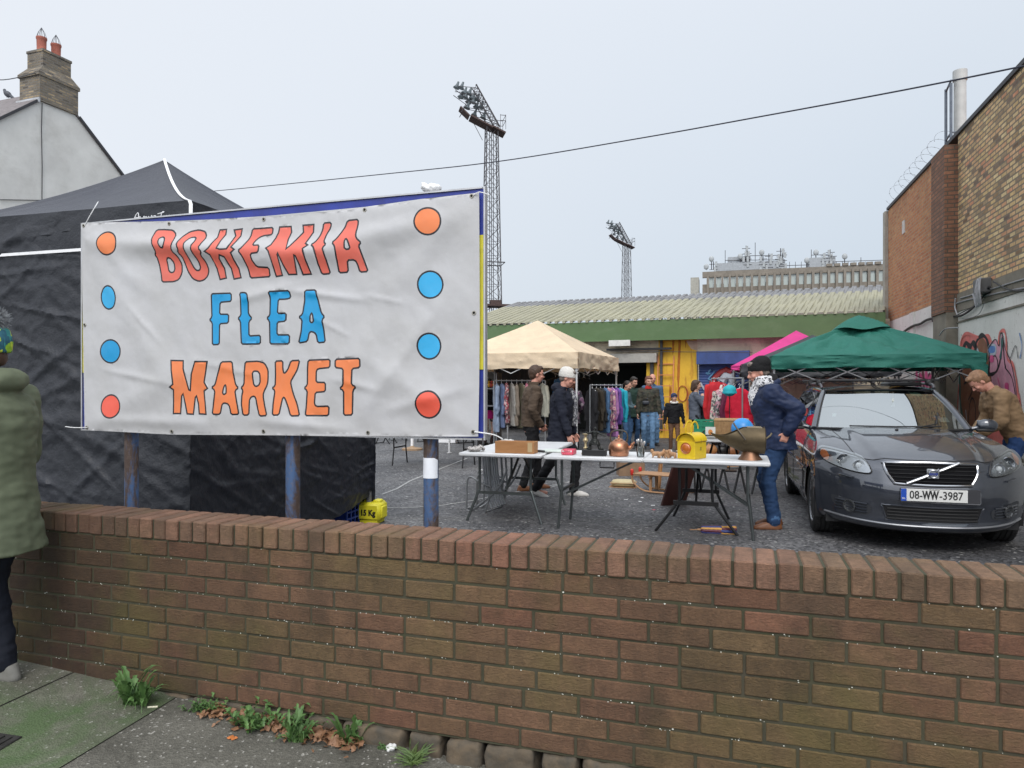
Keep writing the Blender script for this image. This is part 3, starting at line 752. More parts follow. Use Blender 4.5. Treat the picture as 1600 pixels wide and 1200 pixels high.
# ================================================================ BACKGROUND BUILDINGS
def brick_tex(name, c1, mortar, bw=.225, bh=.075, ms=.011, plane='xz', var=.5, vs=1.2, dark=.4, dirt=(.03,.026,.02), streak=True):
    m = bpy.data.materials.new(name); n, l, p = nt(m); c = coords(n, l)
    sx = n.new('ShaderNodeSeparateXYZ'); l.new(c, sx.inputs[0]); cb = n.new('ShaderNodeCombineXYZ')
    ad = n.new('ShaderNodeMath'); ad.operation = 'ADD'; l.new(sx.outputs[0], ad.inputs[0]); l.new(sx.outputs[1], ad.inputs[1])
    l.new(ad.outputs[0], cb.inputs[0]); l.new(sx.outputs[2], cb.inputs[1])
    bt = n.new('ShaderNodeTexBrick'); l.new(cb.outputs[0], bt.inputs['Vector']); bt.inputs['Scale'].default_value = 1
    bt.inputs['Brick Width'].default_value = bw; bt.inputs['Row Height'].default_value = bh; bt.inputs['Mortar Size'].default_value = ms; bt.inputs['Mortar Smooth'].default_value = .1
    bt.inputs['Color1'].default_value = (0,0,0,1); bt.inputs['Color2'].default_value = (1,1,1,1); bt.inputs['Mortar'].default_value = (.5,.5,.5,1)
    # per-brick tone from random grey, several stops
    r = n.new('ShaderNodeValToRGB'); r.color_ramp.interpolation = 'LINEAR'; e = r.color_ramp.elements
    e[0].position = 0; e[0].color = (*c1[0], 1); e[1].position = 1; e[1].color = (*c1[-1], 1)
    for i, cc in enumerate(c1[1:-1]): q = e.new((i+1)/(len(c1)-1)); q.color = (*cc, 1)
    l.new(bt.outputs['Color'], r.inputs[0])
    col = r.outputs[0]
    f = noise_n(n, l, c, 9, 5, .7)
    col = mixrgb(n, l, 1, col, mixrgb(n, l, ramp(n, l, f, .3, .7), (.72,.72,.72), (1.25,1.25,1.25)), 'MULTIPLY')
    col = mixrgb(n, l, bt.outputs['Fac'], col, mortar)
    big = noise_n(n, l, coords(n, l, (1,1,.45)) if streak else c, vs, 6, .65, .3)
    dk = ramp(n, l, big, .48, .75, (0,0,0), (dark,dark,dark))
    col = mixrgb(n, l, dk, col, dirt)
    l.new(col, p.inputs['Base Color']); p.inputs['Roughness'].default_value = .9
    iv = n.new('ShaderNodeMath'); iv.operation = 'SUBTRACT'; iv.inputs[0].default_value = 1; l.new(bt.outputs['Fac'], iv.inputs[1])
    b1 = bump_n(n, l, iv.outputs[0], .8, .008); l.new(bump_n(n, l, f, .4, .01, b1), p.inputs['Normal'])
    return m
M_REND = mat('grey_render', (.66,.65,.62), .9, col2=(.52,.51,.485), vs=1.1, bump=.3, bs=30, grime=.5, gs=1.0, gc=(.36,.34,.31))
M_SLATE = mat('roof_slate', (.16,.14,.14), .7, var=.35, vs=8, bump=.4, bs=20)
M_DKTRIM = mat('dark_trim', (.03,.03,.035), .6)
M_CHIM = brick_tex('chimney_brick', [(.07,.06,.05),(.20,.165,.12),(.12,.105,.08),(.34,.26,.16),(.15,.12,.09)], (.16,.145,.125), ms=.016, dark=.45)
# ---- house with gable and chimney, local +x runs along the gable away from the camera
hd = V((.339,.941,0)).normalized(); HRZ = math.atan2(hd.y, hd.x)
H0 = V((-13.28, 20, 0))
house = thing('house', 'grey rendered house gable with dark brick chimney behind the black tent', 'house', H0, HRZ)
sr, zr, sl_ = .5, 9.97, .84
e0, e1 = -4.6, 5.6
ze0, ze1 = zr-(sr-e0)*sl_, zr-(e1-sr)*sl_
q = MB(); T = .25
poly = [(e0,0),(e1,0),(e1,ze1),(sr,zr),(e0,ze0)]
q.prism(poly, 0, 9)   # local +y points to the left (away from the yard)
q.build('gable_wall', M_REND, house, smooth=False)
q = MB()
for a, za, b_, zb in ((e0-.25, ze0-.21, sr, zr), (sr, zr, e1+.25, ze1-.21)):
    off = .07
    vs = [(a,-.05,za+off),(b_,-.05,zb+off),(b_,9.1,zb+off),(a,9.1,za+off),(a,-.05,za+off-.06),(b_,-.05,zb+off-.06),(b_,9.1,zb+off-.06),(a,9.1,za+off-.06)]
    q.add(vs, [(0,1,2,3),(7,6,5,4),(4,5,1,0),(6,7,3,2),(0,3,7,4),(1,5,6,2)])
q.build('roof', M_SLATE, house, smooth=False)
q = MB()
q.bar((e0-.25,-.06,ze0-.21+.02), (sr-.62,-.06,zr-.62*sl_+.02), .03, .07); q.bar((sr+.66,-.06,zr-.62*sl_+.02), (e1+.25,-.06,ze1-.21+.02), .03, .07)
q.build('verge_trim', M_DKTRIM, house, smooth=False)
q = MB(); q.box((sr-.60,.35,zr-.47), (.05,.9,.13)); 
q.build('lead_flashing', mat('lead', (.42,.43,.45), .6, var=.2), house, smooth=False)
# chimney
ch = MB()
zb = 9.50; zsh = 10.28; zt = 11.05
ch.box((sr+.03,.34,(zb+zsh)/2), (1.18,.80,zsh-zb))
ch.box((sr+.03,.34,zsh-.02), (1.28,.84,.09))
vs = []
for (x_, y_, z_) in ((.64,.42,zsh+.025),(.43,.31,zsh+.28)):
    vs += [(sr+.03-x_,.34-y_,z_),(sr+.03+x_,.34-y_,z_),(sr+.03+x_,.34+y_,z_),(sr+.03-x_,.34+y_,z_)]
ch.add(vs, [(0,1,5,4),(1,2,6,5),(2,3,7,6),(3,0,4,7)])
ch.box((sr+.03,.34,(zsh+.28+zt)/2), (.86,.62,zt-zsh-.28)); ch.box((sr+.03,.34,zt-.04), (.90,.66,.07))
cho = ch.build('chimney', [M_CHIM], house, smooth=False)
M_TERR = mat('terracotta', (.36,.115,.08), .8, var=.2, vs=8, grime=.4, gs=6)
M_WIRE = mat('thin_metal_wire', (.10,.10,.11), .5, .5)
for dx in (-.24,.2):
    q = MB(); q.lathe([(.115,zt-.02),(.125,zt+.03),(.118,zt+.06),(.125,zt+.36),(.140,zt+.38),(.140,zt+.43),(.11,zt+.43),(.11,zt+.3)], 18, 0, Matrix.Translation((sr+.03+dx,.34,0)), cap=True)
    po = q.build('chimney_pot', [M_TERR], cho)
    q2 = MB()
    for k in range(8):
        a = k*PI/4; x_, y_ = sr+.03+dx, .34
        q2.tube([(x_+.13*math.cos(a), y_+.13*math.sin(a), zt+.42),(x_+.08*math.cos(a), y_+.08*math.sin(a), zt+.58),(x_, y_, zt+.72)], .006, 5)
        
    q2.v = q2.v; MBo = q2.build('chimney_pot', M_WIRE, cho); MBo.name = 'pot_guard'
# pipe and cables on the gable
def hl(px, py, off=-.03): # photo pixel -> house-local point on gable plane
    hy = V((-hd.y, hd.x, 0)); r_ = ray_plane(px, py, H0+hy*off, hy)-H0; return V((r_.dot(hd), off, r_.z))
q = MB(); q.tube([hl(66,161), hl(65,200), hl(66,260), hl(65,420)], .012, 5); q.build('gable_cable', M_DKTRIM, house)
q = MB(); q.tube([hl(0,312), hl(60,313), hl(110,312), hl(200,306)], .012, 5); q.build('gable_cable', M_DKTRIM, house)
q = MB(); a = H0+Matrix.Rotation(HRZ,3,'Z') @ V((sr-.55,0.1,10.3)); b_ = at(-60,118,16)
o = MB(); o.tube(smooth_pts([a, a.lerp(b_,.5)-V((0,0,.15)), b_]), .012, 5); o = o.build('phone_wire', M_DKTRIM, None); tag(o, 'thin dark wire running left from the brick chimney', 'wire')
# pigeon on the ridge
pt = at(11,166,0.0001); 
pg = MB(); pg.ell((0,0,.10), (.11,.06,.07), rot=Matrix.Rotation(R(-35),4,'Y')); pg.ell((.085,0,.20), (.035,.032,.035)); pg.cap((.06,0,.14), .045, (.085,0,.19), .03); pg.cap((.115,0,.20), .010, (.14,0,.193), .003)
pg.cap((-.08,0,.05), .04, (-.19,0,-.02), .02); pg.tube([(0,.02,.06),(0.01,.02,0)], .006, 5); pg.tube([(0,-.02,.06),(0.01,-.02,0)], .006, 5)
o = pg.build('pigeon', mat('pigeon_grey', (.06,.065,.08), .6, var=.5, vs=15), None, remesh=.01, smoothit=3)
hy = V((-hd.y, hd.x, 0)); 
bestt = min(range(0,900), key=lambda i: abs(((H0+hd*sr+hy*(i/100)).x/((H0+hd*sr+hy*(i/100)).y))*FP+800-12)); P_ = H0+hd*sr+hy*(bestt/100)
o.location = (P_.x, P_.y, zr+.085); o.rotation_euler = (0,0,PI*.95); o.scale = (1.25,1.25,1.25); tag(o, 'dark grey pigeon perched on the roof ridge left of the chimney', 'pigeon')

# ---- overhead cable
q = MB(); pts = [(250,305,24),(340,298,22),(600,272,17.2),(780,252,14.7),(1000,216,12.3),(1200,180,10.6),(1400,143,9.2),(1600,103,8.1),(1760,66,7.3)]
q.tube(smooth_pts([at(*p) for p in pts],8), .011, 6)
q2 = q.build('overhead_cable', mat('cable_blue_black', (.012,.014,.03), .5), None); tag(q2, 'long black overhead cable sagging across the sky from left to right', 'cable')

# ---- floodlight towers
M_STEEL = mat('tower_steel', (.055,.05,.055), .7, .3, var=.4, vs=3); M_RUST = mat('platform_rust', (.06,.035,.03), .8, var=.4)
M_LAMP = mat('lamp_housing', (.09,.11,.12), .5, .3); M_LGLASS = mat('lamp_glass', (.22,.27,.29), .2)
def lattice(mb, p0, p1, w0, w1, n_, r, ax=V((1,0,0)), ay=V((0,1,0)), xs=1):
    def cs(t):
        c = p0.lerp(p1, t); w_ = w0+(w1-w0)*t
        return [c+ax*w_*a+ay*w_*b_ for a, b_ in ((-.5,-.5),(.5,-.5),(.5,.5),(-.5,.5))]
    prev = cs(0)
    for k in range(4): mb.tube([cs(0)[k], cs(1)[k]], r*1.5, 5)
    for i in range(n_):
        nx = cs((i+1)/n_)
        for k in range(4):
            mb.bar(prev[k], nx[(k+1) % 4], r); mb.bar(nx[k], prev[(k+1) % 4], r) if xs else None
            mb.bar(nx[k], nx[(k+1) % 4], r)
        prev = nx
def tower(px, ybase, ytop, Y, label, det=1):
    bx = gx(px, Y); zt_ = at(px, ytop, Y).z; k = .86
    t = thing('floodlight_tower', label, 'floodlight tower', (bx, Y, 0), R(12), 'stadium floodlight towers')
    q = MB(); zb_ = 0
    lattice(q, V((0,0,0)), V((0,0,zt_)), 2.7*k, 1.45*k, 19 if det else 17, .045*k)
    for i in range(-1,2): q.tube([(i*.25*k,0,0),(i*.25*k,0,zt_)], .05*k, 5)
    q.build('mast', M_STEEL, t, smooth=False)
    # tilted head: leans toward -x
    top = V((-4.0*k, 0, zt_+5.2*k)); q = MB()
    bs = V((0,0,zt_))
    for s_ in (-1,1):
        q.tube([bs+V((.9*k,s_*1*k,0)), bs+V((-2.2*k,s_*1*k,5.2*k))], .10*k, 5); q.tube([bs+V((-.1*k,s_*1*k,.3*k)), bs+V((-2.7*k,s_*1*k,4.6*k))], .07*k, 5)
    for i in range(12):
        f = i/12; g_ = (i+1)/12
        A = lambda u, s_: bs+V((.9*k-3.1*k*u, s_*k, 5.2*k*u)); B = lambda u, s_: bs+V((-.1*k-2.6*k*u, s_*k, .3*k+4.3*k*u))
        for s_ in (-1,1): q.bar(A(f,s_), B(g_,s_), .05*k); q.bar(B(f,s_), A(g_,s_), .05*k)
        q.bar(A(f,-1), A(f,1), .05*k); q.bar(A(f,-1), A(g_,1), .05*k)
    for s_ in (-1,1):
        q.tube([bs+V((-4.1*k,s_*.9*k,1.5*k)), bs+V((-3.2*k,s_*.9*k,3.2*k)), bs+V((-4.9*k,s_*.9*k,4.3*k))], .05*k, 4)
        for a in (0,.35,.7,1): q.bar(bs+V(((-1.0-1.2*a)*k, s_*.9*k, (1.6+3.2*a)*k)), bs+V(((-3.1-1.6*a)*k, s_*.9*k, (1.9+2.9*a)*k)), .06*k)
    q.bar(bs+V((-1.2*k,0,-1.6*k)), bs+V((-2.4*k,0,.6*k)), .06*k)
    q.build('head_frame', M_STEEL, t, smooth=False)
    q = MB(); rt = Matrix.Rotation(R(24),4,'Y')
    q.box(bs+V((-1.4*k,0,.55*k)), (3.2*k,2.0*k,.20*k), rot=rt); q.box(bs+V((.9*k,0,-.35*k)), (1.8*k,2.0*k,.2*k), rot=rt); q.box(bs+V((-3.6*k,0,1.75*k)), (1.6*k,1.6*k,.18*k), rot=Matrix.Rotation(R(42),4,'Y'))
    q.build('platform', M_RUST, t, smooth=False)
    q = MB()
    for x_, y_ in ((1.0,-1),(1.0,1),(1.7,-1),(1.7,1)): q.bar(bs+V((x_*k,y_*k,-.3*k)), bs+V((x_*k,y_*k,1.6*k)), .05*k)
    for z_ in (.8,1.5): q.tube([bs+V((1.0*k,-k,z_*k)), bs+V((1.7*k,-k,z_*k)), bs+V((1.7*k,k,z_*k)), bs+V((1.0*k,k,z_*k))], .04*k, 4)
    q.build('railing', M_STEEL, t, smooth=False)
    rows = [(bs+V((-1.9*k,0,3.7*k)), bs+V((-4.5*k,0,5.35*k)), 6), (bs+V((-1.4*k,0,2.7*k)), bs+V((-3.95*k,0,4.15*k)), 6), (bs+V((-1.1*k,0,1.4*k)), bs+V((-3.2*k,0,2.5*k)), 3)]
    for a, b_, c_ in rows:
        for i in range(c_):
            p_ = a.lerp(b_, i/(c_-1)) if c_ > 1 else a
            q = MB(); M_ = Matrix.Translation(p_+V((0,(i % 2-.5)*.8*k,0))) @ Matrix.Rotation(R(200),4,'Y') @ Matrix.Scale(k,4)
            q.lathe([(.42,.30),(.40,.22),(.22,-.05),(.15,-.35),(.13,-.60)], 12, 0, M_); q.lathe([(.38,.305),(.0,.31)], 12, 1, M_, cap=False)
            q.build('floodlight', [M_LAMP, M_LGLASS], t)
    if det:
        q = MB(); zz_ = at(px, 478, Y).z
        q.box((0,0,zz_), (4.4,2.4,.22)); q.box((-1.9,-1,zz_+.9), (.7,.6,1.6)); q.box((.3,-.8,zz_+.2), (1.2,.7,.7)); q.box((2.2,0,zz_+.1), (2.4,.3,.15))
        q.build('lower_platform', M_RUST, t, smooth=False)
        q = MB(); 
        z4 = at(px,412,Y).z; q.tube([(-1.3,-1.2,z4),(1.3,-1.2,z4),(1.3,1.2,z4),(-1.3,1.2,z4)], .06, 4, closed=True)
        q.build('cross_brace', M_STEEL, t, smooth=False)
tower(768, 500, 201, 80, 'tall steel lattice floodlight tower, the nearer and bigger one beside the banner')
tower(979, 470, 383, 146, 'distant smaller lattice floodlight tower above the hall roof', 0)

# ---- market hall
FZ = -R(21.9); FX = V((math.cos(FZ), math.sin(FZ), 0)); FY = V((-math.sin(FZ), math.cos(FZ), 0))
def fac_Y(px): return 20.4*(1026+1960)/(px+1960)
FO = V((gx(1026, fac_Y(1026)), fac_Y(1026), 0))
def floc(px, py=600, off=0):
    q_ = ray_plane(px, py, FO+FY*off, FY)-FO; return q_.dot(FX), q_.z
hall = thing('market_hall', 'long low hall with cream corrugated roof, green fascia and yellow painted wall', 'building', FO, FZ)
xl = floc(706)[0]; xr = floc(1384)[0]+.2
ohang = -.45     # fascia stands forward of the wall
fxl, _ = floc(706,500,ohang); 
zf1 = floc(1026,502,ohang)[1]; zf0 = floc(1026,531.5,ohang)[1]
# corrugated roof
M_ROOFC = mat('corrugated_cream', (.33,.315,.22), .75, col2=(.26,.25,.18), vs=1.5, grime=.55, gs=1.6, gc=(.22,.21,.17), stretch=(1,.35,1))
M_ROOFG = mat('corrugated_grey', (.22,.22,.225), .75, col2=(.16,.16,.165), vs=2, grime=.4, gs=2)
ry1 = 5.2; rz1 = None
rx, rzz = floc(1100, 461.6, ry1); rz1 = rzz
q = MB(); NU = int((xr-fxl)/.016)
xA = floc(1383.5,500,ohang)[0]; xB = floc(1383.5,460,ry1)[0]
def xe_(y_): return xA+(xB-xA)*(y_-ohang)/(ry1-ohang)
def rf(u, v):
    y_ = ohang-.06+(ry1-ohang+.06)*v; x_ = fxl+(xe_(y_)-fxl)*u; ph = (x_/.235) % 1.0
    hgt = .055 if ph < .58 else (.055*(1-(ph-.58)/.07) if ph < .65 else (0 if ph < .93 else .055*((ph-.93)/.07)))
    return (x_, y_, zf1+.03+(rz1-zf1)*v+hgt)
q.grid(rf, NU, 4, 0, mfn=lambda u, v: 1 if v > .7 else 0)
q.build('roof', [M_ROOFC, M_ROOFG], hall, smooth=False)
q = MB(); q.box(((fxl+xr)/2, ry1+.05, rz1+.0), (xr-fxl+.2,.18,.06)); q.build('ridge_cap', M_ROOFG, hall, smooth=False)
M_GREEN = mat('fascia_green', (.085,.15,.06), .65, var=.12, vs=2, grime=.28, gs=2.2, gc=(.20,.26,.17), stretch=(.5,1,1))
q = MB(); q.box(((fxl+xA)/2, ohang, (zf0+zf1)/2+.02), (xA-fxl, .05, zf1-zf0+.04))
a1 = floc(1368,500,ohang)[0]; q.box((a1, ohang-.032, (zf0+zf1)/2), (.03,.012,zf1-zf0))
q.build('fascia', M_GREEN, hall, smooth=False)
# gable end left
q = MB(); q.add([(fxl+.4,0,0),(fxl+.4,ry1,0),(fxl+.4,ry1,rz1-.06),(fxl+.4,0,zf1+.2)], [(0,1,2,3)]); q.build('end_wall', M_REND, hall, smooth=False)
M_CRUMB = mat('crumbling_plaster', (.78,.70,.54), .9, col2=(.60,.52,.40), vs=1.2, bump=.9, bs=8, bd=.03, grime=.75, gs=1.8, gc=(.03,.026,.022))
def yellow_mat():
    m = bpy.data.materials.new('yellow_wall_paint'); n, l, p = nt(m); c = coords(n, l)
    col = mixrgb(n, l, ramp(n, l, noise_n(n, l, c, 3, 6, .7), .3, .7), (.80,.50,.04), (.66,.38,.03))
    ru = ramp(n, l, noise_n(n, l, coords(n, l, (1.5,1,.22)), 2.4, 5, .7), .52, .66, (0,0,0), (.9,.9,.9)); col = mixrgb(n, l, ru, col, (.34,.09,.02))
    l.new(col, p.inputs['Base Color']); p.inputs['Roughness'].default_value = .7; return m
M_YW = yellow_mat()
M_DARKIN = mat('dark_interior', (.012,.014,.012), .9); M_BLUESH = mat('shutter_blue', (.035,.07,.22), .5, var=.25, vs=3, grime=.3, gs=4)
M_GREYBX = mat('shutter_box_grey', (.36,.35,.32), .6, grime=.3, gs=3)
def fx_(px, off=0): return floc(px, 600, off)[0]
def fz_(px, py, off=0): return floc(px, py, off)[1]
xs_ = dict(a=fx_(755), b=fx_(945), c=fx_(1028), d=fx_(1090), e=fx_(1172), f=xr)
zt_ = zf1-.1
q = MB()   # masonry carcass with real openings
def wallbox(x0, x1, z0, z1, y0=0, y1=.25, mi=0): q.box(((x0+x1)/2, (y0+y1)/2, (z0+z1)/2), (x1-x0, y1-y0, z1-z0), mi)
dkt = fz_(985, 567); zsb = fz_(1130, 569)
wallbox(xl, xs_['a']-1.0, 0, zt_, mi=0)
wallbox(xs_['a']-1.0, xs_['f'], max(dkt, zsb)+.0, zt_, mi=0)
wallbox(xs_['e'], xs_['f'], 0, max(dkt,zsb), mi=0)
q.build('upper_wall', [M_CRUMB], hall, smooth=False)
q = MB(); wallbox(fx_(1029), fx_(1089), 0, zt_+.0, y0=-.02, y1=.24); wallbox(fx_(1010), fx_(1028), 0, dkt-.003, y0=.0, y1=.2)
q.build('yellow_wall', [M_YW], hall, smooth=False)
q = MB(); q.box((fx_(1019), -.03, dkt/2), (.10,.08,dkt)); q.box((fx_(1034), -.06, zt_/2+.2), (.07,.07,zt_)); q.build('downpipe', mat('old_pipe', (.06,.06,.065), .5), hall, smooth=False)
q = MB(); q.box((fx_(1000), -.2, fz_(1000,546)), (fx_(1050)-fx_(950),.10,.06)); q.build('gutter', M_DKTRIM, hall, smooth=False)
q = MB(); q.box(((xs_['b']-2+xs_['c'])/2, -.12, (fz_(990,553)+dkt)/2), (xs_['c']-xs_['b']+2, .26, fz_(990,553)-dkt)); q.build('shutter_box', M_GREYBX, hall, smooth=False)
q = MB(); q.box(((xs_['d']+xs_['e'])/2, -.12, (fz_(1130,549)+zsb)/2), (xs_['e']-xs_['d'], .28, fz_(1130,549)-zsb)); q.build('shutter_box', M_BLUESH, hall, smooth=False)
q = MB()
z_ = 0.0
sh0, sh1 = fx_(1092), fx_(1170)
n_ = int(zsb/.075)
def slat(u, v):
    zz = v*zsb; ph = (zz/.075) % 1; return (sh0+(sh1-sh0)*u, .05-.018*math.sin(PI*ph)**.6, zz)
q.grid(slat, 1, n_*5); so_ = q.build('roller_shutter', M_BLUESH, hall, smooth=False)
q = MB(); M_SKYP = mat('spray_pale_blue', (.12,.30,.50), .6); M_REDP = mat('spray_red', (.30,.03,.03), .6); M_PALEP = mat('spray_pale', (.42,.45,.5), .6); M_BLKP = mat('spray_black', (.012,.012,.014), .6)
def ft(pts, r, mi): q.tube([(floc(x_, y_, .02)[0], .022, floc(x_, y_, .02)[1]) for x_, y_ in pts], r, 6, mi, flat=1)
ft(smooth_pts([(1105,585,0),(1112,577,0),(1118,583,0),(1108,592,0),(1118,598,0),(1125,590,0)]) and [(1105,585),(1110,578),(1117,580),(1112,586),(1107,592),(1116,597),(1123,592)], .03, 0)
ft([(1103,583),(1110,584)], .03, 0)
ft([(1112,600),(1118,590),(1126,582),(1135,578),(1143,582)], .09, 1); ft([(1128,596),(1134,586),(1141,588),(1145,598),(1140,608)], .12, 2); ft([(1094,598),(1100,608),(1108,615)], .03, 2); ft([(1120,606),(1122,594),(1130,583),(1140,581),(1147,590)], .02, 3)
q.build('graffiti', [M_SKYP, M_REDP, M_PALEP, M_BLKP], hall)
# deep dark interior behind the openings
q = MB(); X0_, X1_ = xs_['a']-1.0, fx_(1010)
vs = [(X0_,.0,0),(X1_,.0,0),(X1_,3.5,0),(X0_,3.5,0),(X0_,.0,dkt),(X1_,.0,dkt),(X1_,3.5,dkt),(X0_,3.5,dkt)]
q.add(vs, [(1,2,6,5),(2,3,7,6),(3,0,4,7),(4,5,6,7)]); q.build('dark_opening', M_DARKIN, hall, smooth=False)
q = MB(); q.box((fx_(974), ohang-.05, fz_(974,536,ohang)), (.62,.02,.17)); q.build('white_panel', mat('panel_white', (.62,.62,.60), .6), hall, smooth=False)
q = MB()   # air-brick lattice screen seen inside the dark opening
for i in range(5):
    for j in range(12): q.box((fx_(955)+ (i-9)*.16, .5, .9+j*.13), (.03,.03,.10)); 
q.box((fx_(955)-7*.16,.5,2.43),(.8,.03,.03))
q.build('lattice_screen', mat('screen_grey', (.10,.10,.10), .8), hall, smooth=False)
q = MB(); q.tube([(fx_(700),-1.2,fz_(760,550,-1.2)),(fx_(1025),-1.2,fz_(1025,549,-1.2)),(fx_(1180),-1.2,fz_(1180,551,-1.2))], .008, 5); q.build('wall_wire', M_DKTRIM, hall)
q = MB(); q.bar((fx_(1055), -.06, 1.2), (fx_(1055), -.06, 1.0), .05); pts = [(fx_(1067)+.22*math.cos(a)*.6, -.05, fz_(1067,615)+.22*math.sin(a)) for a in [2*PI*k/20 for k in range(20)]]
q = MB(); q.tube(pts, .012, 5, closed=True); q.build('graffiti', M_REDP, hall)

# ---- office block behind
OY = 70; OZ = -R(16.5)
OO = V((gx(1100, OY), OY, 0)); OX = V((math.cos(OZ), math.sin(OZ), 0)); OYv = V((-math.sin(OZ), math.cos(OZ), 0))
def oloc(px, py, off=0):
    q_ = ray_plane(px, py, OO+OYv*off, OYv)-OO; return q_.dot(OX), q_.z
office = thing('office_block', 'concrete office block with a row of tall windows and rooftop aerials behind the hall', 'building', OO, OZ)
M_CONC = mat('office_concrete', (.20,.175,.145), .85, var=.2, vs=1.5, grime=.3, gs=2)
M_OGL = mat('office_glass', (.42,.48,.46), .12, var=.08, vs=.6, spec=.8)
ztop_, xend = oloc(1100,425)[1], oloc(1384,420)[0]+1
zw1, zw0 = oloc(1100,434)[1], oloc(1100,450)[1]
q = MB(); LX = -.15
q.box(((xend+LX)/2, 6.2, ztop_/2-.6), (xend-LX, 12, ztop_-1.2)); 
q.box(((xend+LX)/2, .12, (zw1+ztop_)/2), (xend-LX, .4, ztop_-zw1)); q.box(((xend+LX)/2, .12, zw0/2), (xend-LX,.34,zw0))
q.build('frame', M_CONC, office, smooth=False)
pits = (oloc(1383,440)[0]-oloc(1106,440)[0])/23.0; x00 = oloc(1106,440)[0]
q = MB()
for i in range(24): q.box((x00+pits*i, -.02, (zw0+zw1)/2-.6), (.22,.5,zw1-zw0+1.6))
q.build('mullion_piers', M_CONC, office, smooth=False)
for i in range(23):
    q = MB(); q.box((x00+pits*(i+.5), .14, (zw0+zw1)/2), (pits-.26,.05,zw1-zw0-.02)); q.build('window', M_OGL, office, smooth=False)
q = MB()
for i in range(14): q.box((x00+11+i*.98*(pits*.9/.7)*.8, .0, ztop_+.12), (.5,.4,.24))
q.build('parapet_caps', M_CONC, office, smooth=False)
M_AER = mat('aerial_white', (.33,.35,.36), .5); M_GAL = mat('plant_room_grey', (.30,.32,.34), .6)
q = MB()
xa = lambda px: oloc(px,420,4)[0]; za = lambda px,py: oloc(px,py,4)[1]
q.box(((xa(1118)+xa(1225))/2, 4, (za(1170,424)+za(1170,414))/2), (xa(1225)-xa(1118), 3, za(1170,412)-za(1170,424))); q.box(((xa(1137)+xa(1172))/2, 4.2, za(1150,411)), (xa(1172)-xa(1137), 2.6, .9)); q.box(((xa(1262)+xa(1302))/2, 4, za(1280,414)), (xa(1302)-xa(1262), 3, 1.0))
q.build('plant_room', M_GAL, office, smooth=False)
rr = random.Random(5)
for px_, top, k in ((1104,416,1),(1112,404,1),(1115,412,2),(1133,395,0),(1156,400,1),(1165,388,2),(1167,396,2),(1179,383,0),(1189,394,1),(1200,400,2),(1191,404,2),(1218,392,2),(1221,398,2),(1216,404,2),(1258,406,1),(1265,394,0),(1272,394,1),(1286,399,2),(1294,394,2),(1297,400,2),(1316,400,1),(1341,406,0)):
    q = MB(); x_ = xa(px_); zt2 = za(px_, top); zb2 = za(px_, 424)
    q.tube([(x_,4-1.5*rr.random(),zb2),(x_,2.6,zb2+.1)], .03, 4); q.tube([(x_,2.6,zb2),(x_,2.6,zt2)], .045 if k else .03, 5)
    if k == 1: q.ell((x_,2.5,zt2-.3), (.26,.10,.30), 1, seg=10, rings=6)
    if k == 2:
        for j in range(3): q.box((x_+rr.uniform(-.3,.3), 2.5, zt2-.3-j*.55), (.22,.15,.5), 1); q.box((x_, 2.5, zt2-.3-j*.55), (.8,.05,.05))
    q.build('aerial', [M_STEEL, M_AER], office)
q = MB()
for a, b_, y_ in ((1133,1225,409),(1165,1225,402),(1265,1297,401),(1225,1262,417),(1300,1383,411)): q.tube([(xa(a),2.8,za(a,y_+1)),(xa(b_),2.8,za(b_,y_-1.5 if b_ > 1300 else y_))], .03, 4)
for px_ in range(1133,1380,9): q.tube([(xa(px_),2.8,za(px_,423)),(xa(px_),2.8,za(px_,412))], .022, 4)
q.build('roof_railing', M_STEEL, office)
q = MB(); q.box((-.9,1.5,ztop_/2-.3), (.8,2.4,ztop_-.3)); q.box((-1.5,2,ztop_/2-2.2), (.8,2,ztop_-4)); q.build('end_wing', mat('wing_pale', (.33,.32,.28), .8), office, smooth=False)

# ---- bare trees beyond the hall
def bare_tree(px, pytop, Y, label, seed):
    rr = random.Random(seed); x_ = gx(px, Y); ht = at(px, pytop, Y).z
    t = thing('bare_tree', label, 'tree', (x_, Y, 0), 0, 'leafless trees behind the hall'); q = MB(); q2 = MB()
    def br(p, d, L, r, dep):
        e = p+d*L; (q if dep < 2 else q2).tube([p, p.lerp(e,.5)+V((rr.uniform(-1,1),rr.uniform(-1,1),0))*L*.05, e], [r, r*.8, r*.6], 4)
        if dep > 5: return
        for k in range(3 if dep < 4 else 2):
            nd = (d+V((rr.uniform(-.75,.75), rr.uniform(-.75,.75), rr.uniform(-.15,.55)))).normalized()
            br(p.lerp(e, rr.uniform(.6,1)), nd, L*rr.uniform(.6,.8), r*.6, dep+1)
    br(V((0,0,0)), V((0,0,1)), ht*.33, .22, 0)
    mb_ = mat('bare_bark', (.07,.06,.055), .9)
    q.build('trunk', mb_, t); q2.build('crown', mb_, t)
bare_tree(1046, 447, 62, 'leafless tree crown showing over the roof ridge, nearer the office block', 2)
bare_tree(1072, 452, 66, 'fainter leafless tree touching the left corner of the office block', 5)
